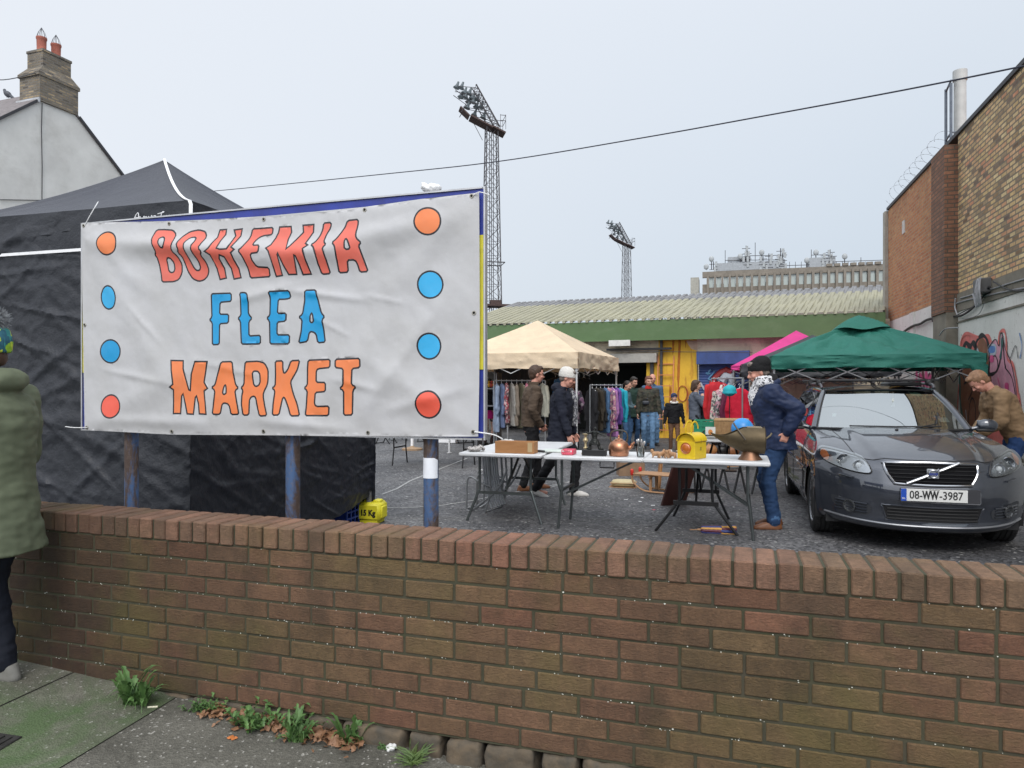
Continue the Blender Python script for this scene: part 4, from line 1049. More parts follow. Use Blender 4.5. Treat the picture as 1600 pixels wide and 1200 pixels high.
# rust run and peeling patches on the yellow wall, cream patch above
q = MB()
def ryp(pts, mb):
    l3 = [V((*floc(x_, y_, -.024), 0)) for x_, y_ in pts]; mb.add([(p.x, -.0245, p.y) for p in l3], [tuple(range(len(l3)))])
ryp([(1060,531),(1064,531),(1063,560),(1062,590),(1060,614),(1058,590),(1059,560)], q); ryp([(1050,532),(1054,532),(1053,548),(1051,556)], q); ryp([(1046,600),(1049,606),(1048,640),(1045,650)], q); ryp([(1070,532),(1073,532),(1071,545)], q)
q.build('rust_run', mat('rust_orange', (.36,.09,.015), .8, col2=(.50,.20,.02), vs=6), hall, smooth=False)
q = MB(); ryp([(1072,532),(1089,532),(1089,548),(1080,545),(1075,538)], q); q.build('bare_plaster', mat('plaster_pink', (.55,.42,.32), .9), hall, smooth=False)
# ================================================================ BRICK BUILDING ON THE RIGHT
BD = V((.285,.9585,0)).normalized(); BRZ = math.atan2(BD.y, BD.x)
B0 = V((4.26, 0, 0)); BN = V((BD.y, -BD.x, 0))      # BN points away from the yard (right)
# local frame: +x along wall away from camera, +y to the LEFT (into the yard)
def bloc(px, py, off=0):
    nrm = -BN; q_ = ray_plane(px, py, B0+nrm*off, nrm)-B0; return q_.dot(BD), q_.z
bb = thing('brick_building', 'tall orange and yellow brick warehouse side wall with white graffiti covered base', 'building', B0, BRZ)
M_ORB = brick_tex('orange_brick', [(.36,.13,.06),(.46,.19,.075),(.40,.16,.075),(.50,.25,.11),(.43,.19,.085)], (.34,.24,.15), dark=.35, vs=.8)
M_YLB = brick_tex('yellow_brick', [(.17,.10,.06),(.60,.42,.20),(.52,.33,.17),(.68,.52,.28),(.55,.25,.14),(.63,.45,.23),(.15,.10,.08)], (.20,.165,.12), dark=.3, vs=1.0, ms=.013)
M_DKB = brick_tex('pier_brick', [(.17,.08,.05),(.23,.11,.065),(.19,.09,.055),(.28,.13,.075)], (.10,.075,.055), dark=.5)
M_CONB = mat('stained_concrete', (.23,.205,.165), .9, col2=(.13,.115,.09), vs=2, bump=.5, bs=25, grime=.4, gs=2)
def white_mat():
    m = bpy.data.materials.new('white_paint_wall'); n, l, p = nt(m); c = coords(n, l)
    col = mixrgb(n, l, ramp(n, l, noise_n(n, l, c, 1.4, 6, .7), .3, .7), (.68,.665,.63), (.56,.545,.51))
    pe = ramp(n, l, noise_n(n, l, c, 7, 7, .75, .4), .60, .66); col = mixrgb(n, l, pe, col, (.28,.25,.21))
    ve = ramp(n, l, noise_n(n, l, coords(n, l, (2,1,.25)), 2.2, 5, .7), .55, .8, (0,0,0), (.5,.5,.5)); col = mixrgb(n, l, ve, col, (.30,.27,.22))
    l.new(col, p.inputs['Base Color']); p.inputs['Roughness'].default_value = .8; l.new(bump_n(n, l, noise_n(n, l, c, 14, 6, .7), .4, .015), p.inputs['Normal']); return m
M_WHW = white_mat()
xn, xf = 3.0, bloc(1388, 400)[0]
xp0, _ = bloc(1497, 400); xp1, _ = bloc(1475, 400)
ztopB = lambda x_: 6.08
zT = bloc(1393,323)[1]*.5+bloc(1597,105)[1]*.5
q = MB()   # y from -.3 to 0 (solid), upper far orange part
zo = bloc(1430,487)[1]; 
q.box(((xp1+xf)/2, -.15, (zo+zT)/2), (xf-xp1, .3, zT-zo))
q.build('orange_brickwork', M_ORB, bb, smooth=False)
zy = bloc(1500,458)[1]*.5+bloc(1600,420)[1]*.5
q = MB(); q.box(((xn+xp0)/2, -.15, (zy+zT)/2), (xp0-xn, .3, zT-zy)); q.build('yellow_brickwork', M_YLB, bb, smooth=False)
zc = bloc(1497,487)[1]*.5+bloc(1600,455)[1]*.5
q = MB(); q.box(((xn+xp0)/2, -.13, (zy+zc)/2), (xp0-xn, .3, zy-zc-.004)); q.build('concrete_band', M_CONB, bb, smooth=False)
q = MB(); q.box(((xp0+xp1)/2, -.08, (zc+zT-.15)/2), (abs(xp1-xp0), .6, zT-.15-zc)); q.build('brick_pier', M_DKB, bb, smooth=False)
q = MB(); q.box(((xp0+xp1)/2, -.09, zc/2), (abs(xp1-xp0)-.01, .56, zc-.004)); q.build('concrete_pier', M_CONB, bb, smooth=False)
q = MB(); q.box(((xn+xp0)/2, -.15, zc/2), (xp0-xn-.003, .3, zc-.003)); q.box(((xp1+xf)/2, -.15, zo/2), (xf-xp1-.003, .3, zo-.003)); q.build('painted_wall', M_WHW, bb, smooth=False)
q = MB(); q.box(((xn+xf)/2, -.15, zT+.03), (xf-xn+.05,.38,.07)); q.build('coping', M_DKTRIM, bb, smooth=False)
q = MB(); q.box((xf+.12, -.12, zT/2), (.24,.40,zT-.04)); q.build('end_column', mat('column_concrete', (.33,.31,.27), .9, grime=.3), bb, smooth=False)
q = MB(); q.box(((xn+xf)/2, -6.3, zT/2-.1), (xf-xn-.1, 12, zT-.2)); q.build('building_body', M_ORB, bb, smooth=False)
# slim string line on the white wall
q = MB(); a, b_ = bloc(1497,510), bloc(1600,468); q.box(((xn+xp0)/2, .012, (a[1]+b_[1])/2), (xp0-xn-.02,.024,.03)); q.build('string_course', M_CONB, bb, smooth=False)
q = MB(); 
for px_ in (1427,): q.box((bloc(px_,500)[0], .02, zo/2+.3), (.35,.05,zo-.6-.01))
q.build('pilaster', M_WHW, bb, smooth=False)
q = MB(); a = bloc(1412.5,355); q.box((a[0], .01, a[1]), (.22,.02,.30)); q.build('wall_vent', mat('vent_pale', (.5,.48,.45), .7), bb, smooth=False)
# flue and rails above the pier
q = MB(); fx, fz = bloc(1500,216,-.5); _, fz1 = bloc(1498,118,-.5)
q.lathe([(.115,zT-.2),(.11,fz1-.15),(.13,fz1-.14),(.13,fz1+.06),(.10,fz1+.06)], 20, 0, Matrix.Translation((fx,-.5,0)))
q.build('flue_pipe', mat('flue_grey', (.42,.43,.42), .5, .1, var=.12), bb)
q = MB(); M_RAILG = mat('rail_grey', (.12,.14,.17), .5, .5)
r1, _ = bloc(1478,200,-.3); r2, _ = bloc(1486,200,-.3); zr1 = bloc(1478,140,-.3)[1]; zr2 = bloc(1486,130,-.3)[1]
q.tube([(r1,-.3,zT-.1),(r1,-.3,zr1)], .028, 8); q.tube([(r2,-.3,zT-.1),(r2,-.3,zr2)], .028, 8)
q.tube([(r1,-.3,zr1-.05),(r2,-.3,zr1+.05),(fx,-.5,zr1+.1)], .02, 6); q.tube([(r1,-.3,zr1-1.05),(r2,-.3,zr1-1.0),(fx,-.5,zr1-.95)], .02, 6); q.bar((r2,-.3,zr2),(r2+.2,-.3,zr2), .02)
q.build('roof_rail', M_RAILG, bb)
# razor wire coils
q = MB(); pts = []
x0_, x1_ = bloc(1470,250)[0], bloc(1392,320)[0]
for i in range(260):
    t = i/260; x_ = x0_+(x1_-x0_+.1)*t; a = t*2*PI*9; pts.append((x_+.12*math.sin(a), -.15+.26*math.cos(a), zT+.26+.26*math.sin(a)))
q.tube(pts, .0025, 4)
for i in range(0,260,3): p_ = pts[i]; q.box(p_, (.03,.004,.008), rz=i)
q.build('razor_wire', M_WIRE, bb)
q = MB(); pts = []
for i in range(160):
    t = i/160; x_ = xn+2+ (xp0-xn-2.2)*t; a = t*2*PI*10; pts.append((x_+.1*math.sin(a), -.35+.2*math.cos(a), zT+.2+.2*math.sin(a)))
q.tube(pts, .0025, 4); q.build('razor_wire', M_WIRE, bb)
# cables and junction box
def cab(pts, r, m_, off=.05, nm='wall_cable'):
    q = MB(); q.tube(smooth_pts([(bloc(x_, y_, off)[0], off, bloc(x_, y_, off)[1]) for x_, y_ in pts], 5), r, 6); q.build(nm, m_, bb)
M_CABK = mat('cable_black', (.015,.015,.017), .5); M_CABG = mat('cable_grey', (.25,.25,.26), .5)
cab([(1640,446),(1600,450),(1540,462),(1500,472),(1470,484)], .014, M_CABG, .03); cab([(1640,428),(1600,436),(1548,452),(1500,466)], .012, M_CABG, .035)
cab([(1546,448),(1530,470),(1514,486),(1498,494),(1478,494),(1463,496)], .02, M_CABK, .06); cab([(1463,496),(1448,500),(1438,506),(1425,510),(1410,520)], .028, M_CABK, .06)
cab([(1463,496),(1480,500),(1500,490),(1530,474)], .010, M_CABK, .05); cab([(1493,466),(1492,480),(1496,492)], .012, M_CABG, .32)
cab([(1468,524),(1477,514),(1497,512)], .012, M_CABG, .31); cab([(1640,455),(1600,454),(1575,452),(1552,440)], .012, M_CABK, .06); cab([(1538,473),(1530,490),(1515,497),(1503,498)], .006, M_CABG, .04)
cab([(1462,497),(1466,508),(1471,520)], .006, M_CABK, .05)
q = MB(); a = bloc(1545,447); q.bbox((a[0], .09, a[1]), (.34,.18,.24), .02); q.build('junction_box', mat('jb_grey', (.10,.10,.10), .6), bb)
q = MB(); rr = random.Random(4)
for i in range(12):
    pts = [(a[0]+rr.uniform(-.1,.1)-.12, .17, a[1]+.12), (a[0]+rr.uniform(-.2,.1)-.15, .22, a[1]-.1), (a[0]+rr.uniform(-.2,.1)-.15, .2, a[1]-.34), (a[0]+rr.uniform(-.1,.2), .18, a[1]-.1)]
    q.tube(smooth_pts(pts), .007, 5)
q.build('cable_bundle', M_CABG, bb)
q = MB(); a = bloc(1463,497,.08); q.bbox((a[0], .08, a[1]), (.3,.1,.14), .02); q.build('junction_box', M_CABK, bb)
# ---- graffiti painted on the white wall: flat shapes a few millimetres proud, stacked
GM = {}
def gcol(nm, c): 
    GM[nm] = mat('spray_'+nm, c, .6, var=.25, vs=4, grime=.25, gs=5, gc=(.35,.32,.28)); return GM[nm]
gcol('brown', (.20,.075,.035)); gcol('pink', (.62,.30,.38)); gcol('hotpink', (.60,.07,.22)); gcol('coral', (.62,.16,.14)); gcol('black', (.02,.02,.022)); gcol('maroon', (.13,.02,.035)); gcol('blue', (.10,.22,.50)); gcol('pale', (.60,.62,.70)); gcol('teal', (.03,.10,.09))
LV = [0]
def gpoly(nm, pts, lv, parts):
    l3 = smooth_pts([V((*bloc(x_, y_, 0), 0)) for x_, y_ in pts], 5, closed=True)
    vs2 = [V((p.x, p.y)) for p in l3]; n_ = len(vs2)
    ov, oe, of, _, _, _ = geometry.delaunay_2d_cdt(vs2, [(i, (i+1) % n_) for i in range(n_)], [], 1, 1e-4)
    parts.setdefault((nm, len(parts)), MB()).add([(p.x, .003+.0015*lv, p.y) for p in ov], [tuple(f) for f in of])
def gline2(nm, pts, w_, lv, parts, closed=False):
    l3 = smooth_pts([V((*bloc(x_, y_, 0), 0)) for x_, y_ in pts], 6, closed); n_ = len(l3); vs = []; fs = []
    for i in range(n_):
        t = (l3[(i+1) % n_]-l3[i-1]) if closed else (l3[min(i+1,n_-1)]-l3[max(i-1,0)]); t.normalize(); s_ = V((-t.y, t.x, 0))*w_/2*(1+.25*math.sin(i*.7))
        for q_ in (l3[i]+s_, l3[i]-s_): vs.append((q_.x, .003+.0015*lv, q_.y))
    for i in range(n_ if closed else n_-1): j = (i+1) % n_; fs.append((2*i,2*i+1,2*j+1,2*j))
    parts.setdefault((nm, len(parts)), MB()).add(vs, fs)
G = {}
gpoly('coral', [(1500,560),(1503,530),(1512,520),(1530,526),(1545,522),(1552,540),(1560,560),(1580,575),(1584,600),(1590,680),(1560,700),(1508,640)], 0, G)
gpoly('pink', [(1545,545),(1556,530),(1562,540),(1566,520),(1572,545),(1582,570),(1590,620),(1592,670),(1580,690),(1560,650),(1545,600)], 1, G)
gpoly('brown', [(1503,660),(1500,600),(1506,575),(1525,570),(1548,582),(1548,640),(1540,690),(1520,700)], 2, G)
gpoly('brown', [(1526,575),(1528,540),(1535,528),(1543,540),(1546,570),(1543,592)], 2, G)
gline2('black', [(1523,560),(1526,535),(1535,524),(1543,532),(1547,560),(1544,590)], .07, 3, G)
gline2('black', [(1505,548),(1510,536),(1516,542),(1521,536),(1527,545)], .10, 3, G)
gline2('teal', [(1500,585),(1501,625),(1505,655),(1512,690)], .09, 3, G)
gpoly('pale', [(1545,540),(1556,538),(1557,553),(1546,556)], 3, G); gpoly('blue', [(1546,542),(1555,541),(1555,550),(1547,551)], 4, G)
gline2('black', [(1545,560),(1556,556),(1560,572),(1554,584),(1546,586)], .03, 3, G)
gline2('black', [(1546,585),(1558,580),(1564,560),(1567,527),(1570,560),(1572,575)], .035, 4, G); gline2('teal', [(1567,528),(1566,545),(1564,560)], .07, 5, G)
gline2('coral', [(1561,540),(1563,520),(1570,517),(1573,530),(1575,560),(1584,570),(1590,600),(1594,650),(1592,700)], .05, 5, G)
gline2('black', [(1572,575),(1582,590),(1588,620),(1591,660),(1592,680)], .02, 5, G)
gline2('black', [(1513,690),(1515,640),(1520,622),(1525,640),(1524,700)], .03, 4, G); gline2('black', [(1530,690),(1532,640),(1538,625),(1543,650)], .03, 4, G)
gpoly('hotpink', [(1548,556),(1553,556),(1553,565),(1548,566)], 4, G); gpoly('hotpink', [(1583,622),(1587,620),(1588,632),(1584,634)], 4, G); gpoly('hotpink', [(1572,598),(1577,600),(1576,610),(1571,606)], 4, G)
gline2('coral', [(1593,615),(1597,650),(1596,690),(1592,700),(1589,680)], .04, 4, G); gline2('maroon', [(1594,625),(1597,655),(1595,690)], .02, 5, G)
for i, px_ in enumerate(range(1432,1475,5)): gline2('maroon' if i % 3 else 'hotpink', [(px_,580+3*math.sin(i*2)),(px_+2,610),(px_-1,640+6*math.sin(i*3)),(px_+3,662)], .16, 1+i % 3, G)
gline2('hotpink', [(1438,584),(1446,600),(1456,590),(1463,612),(1472,598)], .10, 5, G)
gline2('black', [(1545,545),(1556,530),(1562,540),(1566,520),(1572,545),(1582,570),(1590,620),(1592,670),(1580,690)], .018, 6, G)
gline2('coral', [(1500,562),(1503,531),(1512,521),(1530,527)], .05, 6, G); gline2('pale', [(1553,600),(1560,630),(1556,660)], .03, 6, G); gline2('hotpink', [(1560,590),(1566,620),(1563,650),(1568,680)], .02, 6, G)
gline2('pale', [(1528,545),(1532,560),(1529,575)], .05, 6, G); gline2('black', [(1507,600),(1515,596),(1520,610),(1514,625)], .03, 6, G); gline2('black', [(1535,600),(1543,598),(1546,612),(1540,622)], .03, 6, G)
gline2('pale', [(1510,640),(1512,665),(1509,690)], .025, 6, G); gline2('black', [(1580,560),(1588,540),(1592,560)], .015, 6, G); gline2('blue', [(1594,520),(1598,540),(1595,560)], .02, 6, G); gline2('coral', [(1575,640),(1583,655),(1579,675)], .03, 6, G)
gline2('maroon', [(1480,585),(1484,600),(1487,640),(1485,690)], .05, 1, G); gline2('coral', [(1499,600),(1497,650),(1500,690)], .04, 4, G)
gpoly('pink', [(1428,600),(1440,585),(1470,588),(1478,620),(1476,660),(1435,655)], 0, G)
for nm, q in G.items(): q.build('graffiti', GM[nm[0]], bb, smooth=False)
# rubble and weeds on a low ledge at the foot of the wall
q = MB(); rr = random.Random(8); xa_, xb_ = bloc(1660,700)[0], bloc(1560,700)[0]
lg = thing('rubble_heap', 'heap of broken stones and dusty weeds at the foot of the graffiti wall', 'rubble heap', B0+BD*((xa_+xb_)/2), BRZ)
for i in range(90):
    t = rr.uniform(-1.4,1.4); h_ = max(0,(.62-.25*abs(t)))*rr.random(); s_ = rr.uniform(.05,.13)
    q.bbox((t,.10+.32*(1-h_)*rr.random(),h_), (s_*1.6,s_,s_), .012, 0, rot=Euler((rr.random()*3,rr.random()*3,rr.random()*3)).to_matrix().to_4x4())
q.box((0,.16,.22),(2.6,.26,.44)); q.build('stones', mat('rubble_stone', (.17,.16,.14), .9, var=.4, vs=10, bump=.5), lg)
q = MB()
for i in range(50): jag_leaf(q, V((rr.uniform(-1,.8),rr.uniform(.1,.35),rr.uniform(.35,.6))), rr.uniform(0,6.3), rr.uniform(.06,.16), .015, 1.2, .4, rr)
q.build('weed_leaves', M_LEAFG, lg, smooth=False)
# ================================================================ GAZEBOS
def cloth(name, c, r=.75, tr=.0, **k):
    m = mat(name, c, r, var=.10, vs=2.5, bump=.5, bs=9, bd=.03, **k)
    if tr:
        n, l = m.node_tree.nodes, m.node_tree.links; p = n['Principled BSDF']; t = n.new('ShaderNodeBsdfTranslucent'); x = n.new('ShaderNodeMixShader'); x.inputs[0].default_value = tr
        l.new(p.inputs['Base Color'].links[0].from_socket, t.inputs[0]); l.new(p.outputs[0], x.inputs[1]); l.new(t.outputs[0], x.inputs[2]); l.new(x.outputs[0], n['Material Output'].inputs[0])
    return m
M_TENTB = cloth('tent_black_cloth', (.009,.011,.017), .45); M_TENTR = cloth('tent_slate_roof', (.030,.033,.045), .5)
M_WHT = mat('white_strap', (.75,.75,.76), .5, var=.05); M_LEGW = mat('white_tent_leg', (.55,.55,.55), .35, .2); M_LEGG = mat('grey_tent_leg', (.22,.22,.23), .4, .4)
# ---- black tent on the left; corners N(near) R(right) K(far) L(left)
TZ = 2.77
N_ = V((-2.27,5.0,0)); R_ = V((-1.48,7.7,0)); tx = (R_-N_).normalized(); ty = V((-tx.y, tx.x, 0)); TD = (R_-N_).length; TW = 3.0
tent = thing('gazebo', 'large black gazebo with closed wrinkled side walls behind the banner', 'gazebo', N_, math.atan2(tx.y, tx.x), 'market gazebos')
# local: x = N->R (0..TD), y = N->L (0..TW)
PK = V((TD/2, TW/2, 3.63))
def roofz(x, y, P, W, D, ze, zp, sag):
    u = abs(x-W/2)/(W/2); v = abs(y-D/2)/(D/2); m_ = max(u, v); t = 1-m_
    return ze+(zp-ze)*(t + sag*(t*t-t))
def tent_roof(mb, W, D, ze, zp, sag=.35, n_=28, wr=.010, sd=0, vent=False):
    C4 = [V((0,0)),V((W,0)),V((W,D)),V((0,D))]; cc = V((W/2,D/2))
    for k in range(4):
        a_, b_ = C4[k], C4[(k+1) % 4]
        def f(u, v):
            m_ = max(.001, v); q_ = cc+(a_.lerp(b_, u)-cc)*m_; x, y = q_.x, q_.y; t = 1-m_
            z = ze+(zp-ze)*(t+sag*(t*t-t)); e = abs(2*u-1)
            z -= .13*m_*(1-m_)*(1-e*e)*1.2 + .02*m_*(1-e*e)*(1 if sag > .2 else .3)
            w_ = (1-m_**8)*(1-e**4)
            z += wr*nz((x*2.2, y*2.2, sd), 1, sd)*w_*1.6+wr*.5*nz((x*7, y*7, sd), 1, sd+3)*w_
            z -= wr*.55*w_*((1-abs(nz((x*1.6+y*.6, y*1.1, sd), 1, sd+9)))**7+.5*(1-abs(nz((x*3.1-y, y*2.6, sd), 1, sd+5)))**7)
            z += wr*.35*math.sin(e*26+sd)*m_*(1-m_)*4*(e**2)
            return (x, y, z)
        mb.grid(f, n_*2, n_)
def val(mb, p0, p1, z0, z1, n_=40, bow=.012, sd=0, out=1):
    p0, p1 = V(p0), V(p1); t = (p1-p0); nn = V((t.y, -t.x, 0)).normalized()*out
    def f(u, v):
        q_ = p0.lerp(p1, u); o = nn*(bow*(v)*math.sin(u*23+sd)*.5+bow*v*nz((u*9, sd, v*2), 1, sd)*1.6+bow*.7*(1-abs(nz((u*6+v*1.2, v*2.5, sd), 1, sd+8)))**5+.004)
        return (q_.x+o.x, q_.y+o.y, z0+(z1-z0)*v + .012*v*math.sin(u*PI)*1 + bow*.6*v*nz((u*7, sd+3, 0), 1, sd))
    mb.grid(f, n_*2, 8)
q = MB(); tent_roof(q, TD, TW, TZ, PK.z, .42, 24, .012, 1); q.build('roof', M_TENTR, tent, solid=.003)
q = MB(); V4 = [(0,0,0),(TD,0,0),(TD,TW,0),(0,TW,0)]
for a in range(4): val(q, V4[a], V4[(a+1) % 4], TZ+.01, TZ-.29, sd=a)
q.build('valance', M_TENTB, tent, solid=.003)
def side(nm, p0, p1, zt, zb, sd, lift=0, tag_=None):
    p0, p1 = V(p0), V(p1); t = (p1-p0); nn = V((t.y, -t.x, 0)).normalized(); q = MB(); L = t.length
    fl = [(random.Random(sd+i).uniform(0,1), random.Random(sd*3+i).uniform(0,1), random.Random(sd*7+i).uniform(-.9,.9), random.Random(sd*11+i).uniform(.010,.035)) for i in range(70)]
    def f(u, v):
        z = zt+(zb-zt)*v; q_ = p0.lerp(p1, u); x = u*L
        d = .04*nz((x*1.2, z*1.0, sd), 1, sd)+.012*nz((x*4, z*2.6, sd), 1, sd+2)+.009*(1-abs(nz((x*6+z*3, z*7, sd), 1, sd+4)))**4+.006*(1-abs(nz((x*11-z*4, z*12, sd), 1, sd+6)))**4
        for a, b_, sl2, wd in fl:
            e = (z-(zb+(zt-zb)*b_)) - sl2*(x-L*a); e /= wd*(1.2+abs(sl2)); g_ = math.exp(-((x-L*a)/.45)**2)
            if abs(e) < 2.5: d += .013*math.exp(-e*e)*g_
        if lift: z += lift*max(0, u-.15)**1.3*v**3; d -= .12*v*v*lift*math.sin(u*PI*.9)+.06*lift*max(0,v-.6)*math.sin(u*14)
        q_ = q_+nn*(d+.0); return (q_.x, q_.y, z)
    q.grid(f, 170, 150); return q.build(nm, M_TENTB, tent, solid=.002)
side('side_wall', (TD-.02,.0,0), (0,0,0), TZ-.05, .02, 3, 0) if 0 else None
side('side_wall', (.0,.01,0), (TD,.01,0), TZ-.05, .03, 3, .34)
side('side_wall', (0.01,TW,0), (0.01,0,0), TZ-.05, .02, 5)
side('side_wall', (TD,TW,0), (0,TW,0), TZ-.05, .02, 7)
side('side_wall', (TD,0,0), (TD,TW,0), TZ-.05, .02, 9)
for x_, y_ in ((.05,.05),(TD-.05,.05),(TD-.05,TW-.05),(.05,TW-.05)):
    q = MB(); q.box((x_,y_,TZ/2-.02), (.04,.04,TZ-.05)); q.build('leg', M_LEGG, tent, smooth=False)
# white zip strap on the hip, white tapes, printed script on the valance
q = MB(); pts = []
for i in range(13):
    t = i/12; x_ = TD/2*(1-t); y_ = TW/2*(1-t); pts.append(V((x_, y_, roofz(x_, y_, None, TD, TW, TZ, PK.z, .42)+.012)))
pts += [V((-.01,-.02,TZ-.02)), V((-.015,-.02,TZ-.28))]
vs = []; fs = []
for i, p in enumerate(pts):
    s_ = V((.012,-.012,0))*.7; vs += [p-s_, p+s_]
for i in range(len(pts)-1): fs.append((2*i,2*i+1,2*i+3,2*i+2))
q.add(vs, fs); q.build('zip_tape', M_WHT, tent, solid=.004)
q = MB(); q.box((-.022, TW/2, TZ-.29), (.008,TW,.022)); q.build('white_tape', M_WHT, tent, smooth=False)
q = MB(); Mi = Matrix.Translation((-.035,0,0))
def scr(y0, z0, pts, r=.006): q.tube(smooth_pts([(-.03, y0-p[0]*.9, z0+p[1]*.8) for p in pts], 4), r*.55, 5)
zL = TZ-.115
scr(.46, zL, [(0,0),(.03,.06),(.05,.07),(.055,0),(.02,.03),(.06,.03)], .006); scr(.40, zL, [(0,.04),(.01,0),(.03,0),(.04,.04),(.05,0),(.06,.035),(.07,.0),(.085,.035),(.08,0),(.10,.0),(.115,.04),(.12,0)], .006)
scr(.28, zL, [(0,.035),(.02,.03),(.0,.0),(.03,0),(.05,.03)], .006); scr(.235, zL, [(-.01,.05),(.05,.06),(.03,.06),(.015,0)], .007); scr(.195, zL, [(.02,0),(.03,.03),(.04,0),(.055,.03),(.065,0),(.08,.02),(.09,0)], .006)
scr(.47, zL-.02, [(0,0),(.06,-.006),(.2,.0)], .003)
q.build('printed_script', M_WHT, tent)
q = MB(); q.grid(lambda u, v: (-.03, .62-.16*u, TZ-.235+.10*v*(1-abs(2*u-1)))  , 8, 3); q.build('printed_mark', M_WHT, tent)
# weight and crate at the right rear leg
wl = thing('tent_weight', 'yellow 15 Kg tent weight at the corner of the black gazebo', 'weight', gnd(578,817)+V((0,0,0)), R(-12))
q = MB(); q.bbox((0,.06,.125), (.27,.24,.20), .03); q.bbox((-.045,.06,.23), (.06,.12,.05), .012); q.bbox((.07,.06,.228), (.08,.12,.04), .012); q.bbox((.135,.05,.12), (.03,.15,.13), .01)
q.box((0,.06,.02), (.2,.2,.04))
q.build('body', mat('weight_yellow', (.62,.55,.02), .5, var=.1), wl, smooth=True)
def text_mesh(s, size, m_, parent, loc, rot, nm='lettering', ext=.0008, bold=0, sx=1, shear=0):
    c = bpy.data.curves.new('t', 'FONT'); c.body = s; c.size = size; c.extrude = ext; c.align_x = 'CENTER'; c.align_y = 'CENTER'; c.offset = bold; c.shear = shear; c.resolution_u = 3
    o = bpy.data.objects.new('t', c); COL.objects.link(o); dg = bpy.context.evaluated_depsgraph_get(); dg.update()
    me = bpy.data.meshes.new_from_object(o.evaluated_get(dg)); bpy.data.objects.remove(o); me.name = nm
    for v in me.vertices: v.co.x *= sx
    me.materials.clear(); me.materials.append(m_)
    q = bpy.data.objects.new(nm, me); COL.objects.link(q); q.parent = parent; q.location = loc; q.rotation_euler = rot; return q
M_PRBLK = mat('print_ink_black', (.012,.012,.012), .5, var=0)
text_mesh('15 Kg', .085, M_PRBLK, wl, (0,-.0615,.115), (PI/2,0,0), bold=.004, sx=.85)
M_CRB = mat('crate_blue', (.012,.035,.20), .5, var=.15)
def crate(name, label, loc, rz, d, m_, group=None, slots=(4,3)):
    t = thing(name, label, 'crate', loc, rz, group); q = MB(); w_, l_, h_ = d
    th = .012
    q.box((0,0,th/2), (w_,l_,th))
    for ax, (a, b_) in enumerate(((w_, l_), (l_, w_))):
        for s_ in (-1,1):
            def P(u, z, du, dz, o=0):
                c = (u, s_*(b_/2-th/2+o), z) if ax == 0 else (s_*(b_/2-th/2+o), u, z)
                dd = (du, th, dz) if ax == 0 else (th, du, dz); q.box(c, dd)
            for k in range(slots[1]+1): P(0, th+(h_-th)*k/slots[1]*.97+.004, a-(0 if ax else .0)-th*2*ax, .016)
            for k in range(slots[0]+1): P(-a/2+th+(a-2*th)*k/slots[0], h_/2+.003, .014, h_-.02, .0015)
    q.box((0,-l_/2+th+.004,h_/2), (w_-.04,.004,h_-.06)); q.box((0,l_/2-th-.004,h_/2), (w_-.04,.004,h_-.06))
    q.build('body', m_, t, smooth=False); return t
c_ = gnd(519,818); crate('plastic_crate', 'blue plastic crate under the lifted hem of the black gazebo', (c_.x, c_.y+.0, 0), R(-16), (.55,.36,.22), M_CRB)

# ---- other gazebos
def gazebo(label, N, dx, dy, W, D, ze, zp, vh, mroof, mleg, sag=.1, wr=.012, vent=False, sd=3, legs=True, drop=None, mval=None, trusses=True):
    dx = V((*dx,0)).normalized(); t = thing('gazebo', label, 'gazebo', N, math.atan2(dx.y, dx.x), 'market gazebos')
    q = MB(); tent_roof(q, W, D, ze, zp, sag, 34, wr, sd); q.build('canopy', mroof, t, solid=.003)
    q = MB(); c4 = [(0,0,0),(W,0,0),(W,D,0),(0,D,0)]
    for a in range(4): val(q, c4[a], c4[(a+1) % 4], ze+.01, ze-vh, 50, .03, sd+a)
    q.build('valance', mval or mroof, t, solid=.002)
    if vent:
        q = MB(); s_ = .23
        def f(u, v):
            x, y = W*(.5+(u-.5)*s_*1.25), D*(.5+(v-.5)*s_*1.25); m_ = max(abs(2*u-1), abs(2*v-1)); return (x, y, zp+.10-.26*m_**1.4+.02*math.sin(u*9)*m_)
        q.grid(f, 14, 14); q.build('vent_cap', mroof, t, solid=.003)
    if legs:
        for x_, y_ in ((.04,.04),(W-.04,.04),(W-.04,D-.04),(.04,D-.04)):
            q = MB(); q.box((x_,y_,ze/2), (.034,.034,ze-.02)); q.box((x_,y_,.01), (.09,.09,.008)); q.box((x_,y_,ze-.35), (.05,.05,.06)); q.build('leg', mleg, t, smooth=False)
    if trusses:
        q = MB(); 
        for a in range(4):
            p0, p1 = V(c4[a]), V(c4[(a+1) % 4]); ins = (V((W/2,D/2,0))-(p0+p1)/2).normalized()*.05; p0 = p0+ins; p1 = p1+ins; nseg = 4
            for k in range(nseg):
                A, B = p0.lerp(p1, k/nseg), p0.lerp(p1, (k+1)/nseg)
                q.bar((A.x,A.y,ze-.10), (B.x,B.y,ze-.42), .016); q.bar((A.x,A.y,ze-.42), (B.x,B.y,ze-.10), .016)
        for a in range(4): q.bar((V(c4[a])*.97+V((W/2,D/2,0))*.03)+V((0,0,ze-.1)), (W/2,D/2,zp-.15), .016)
        q.build('truss', mleg, t, smooth=False)
    return t
M_CREAM = cloth('tent_cream_cloth', (.80,.66,.48), .8, .3); M_TEAL = cloth('tent_green_cloth', (.022,.17,.13), .7, .22); M_PINK = cloth('tent_pink_cloth', (.72,.06,.30), .7, .3); M_CHAR = cloth('tent_charcoal_cloth', (.035,.037,.045), .6)
Cn = V((gx(903,14.5),14.5,0))
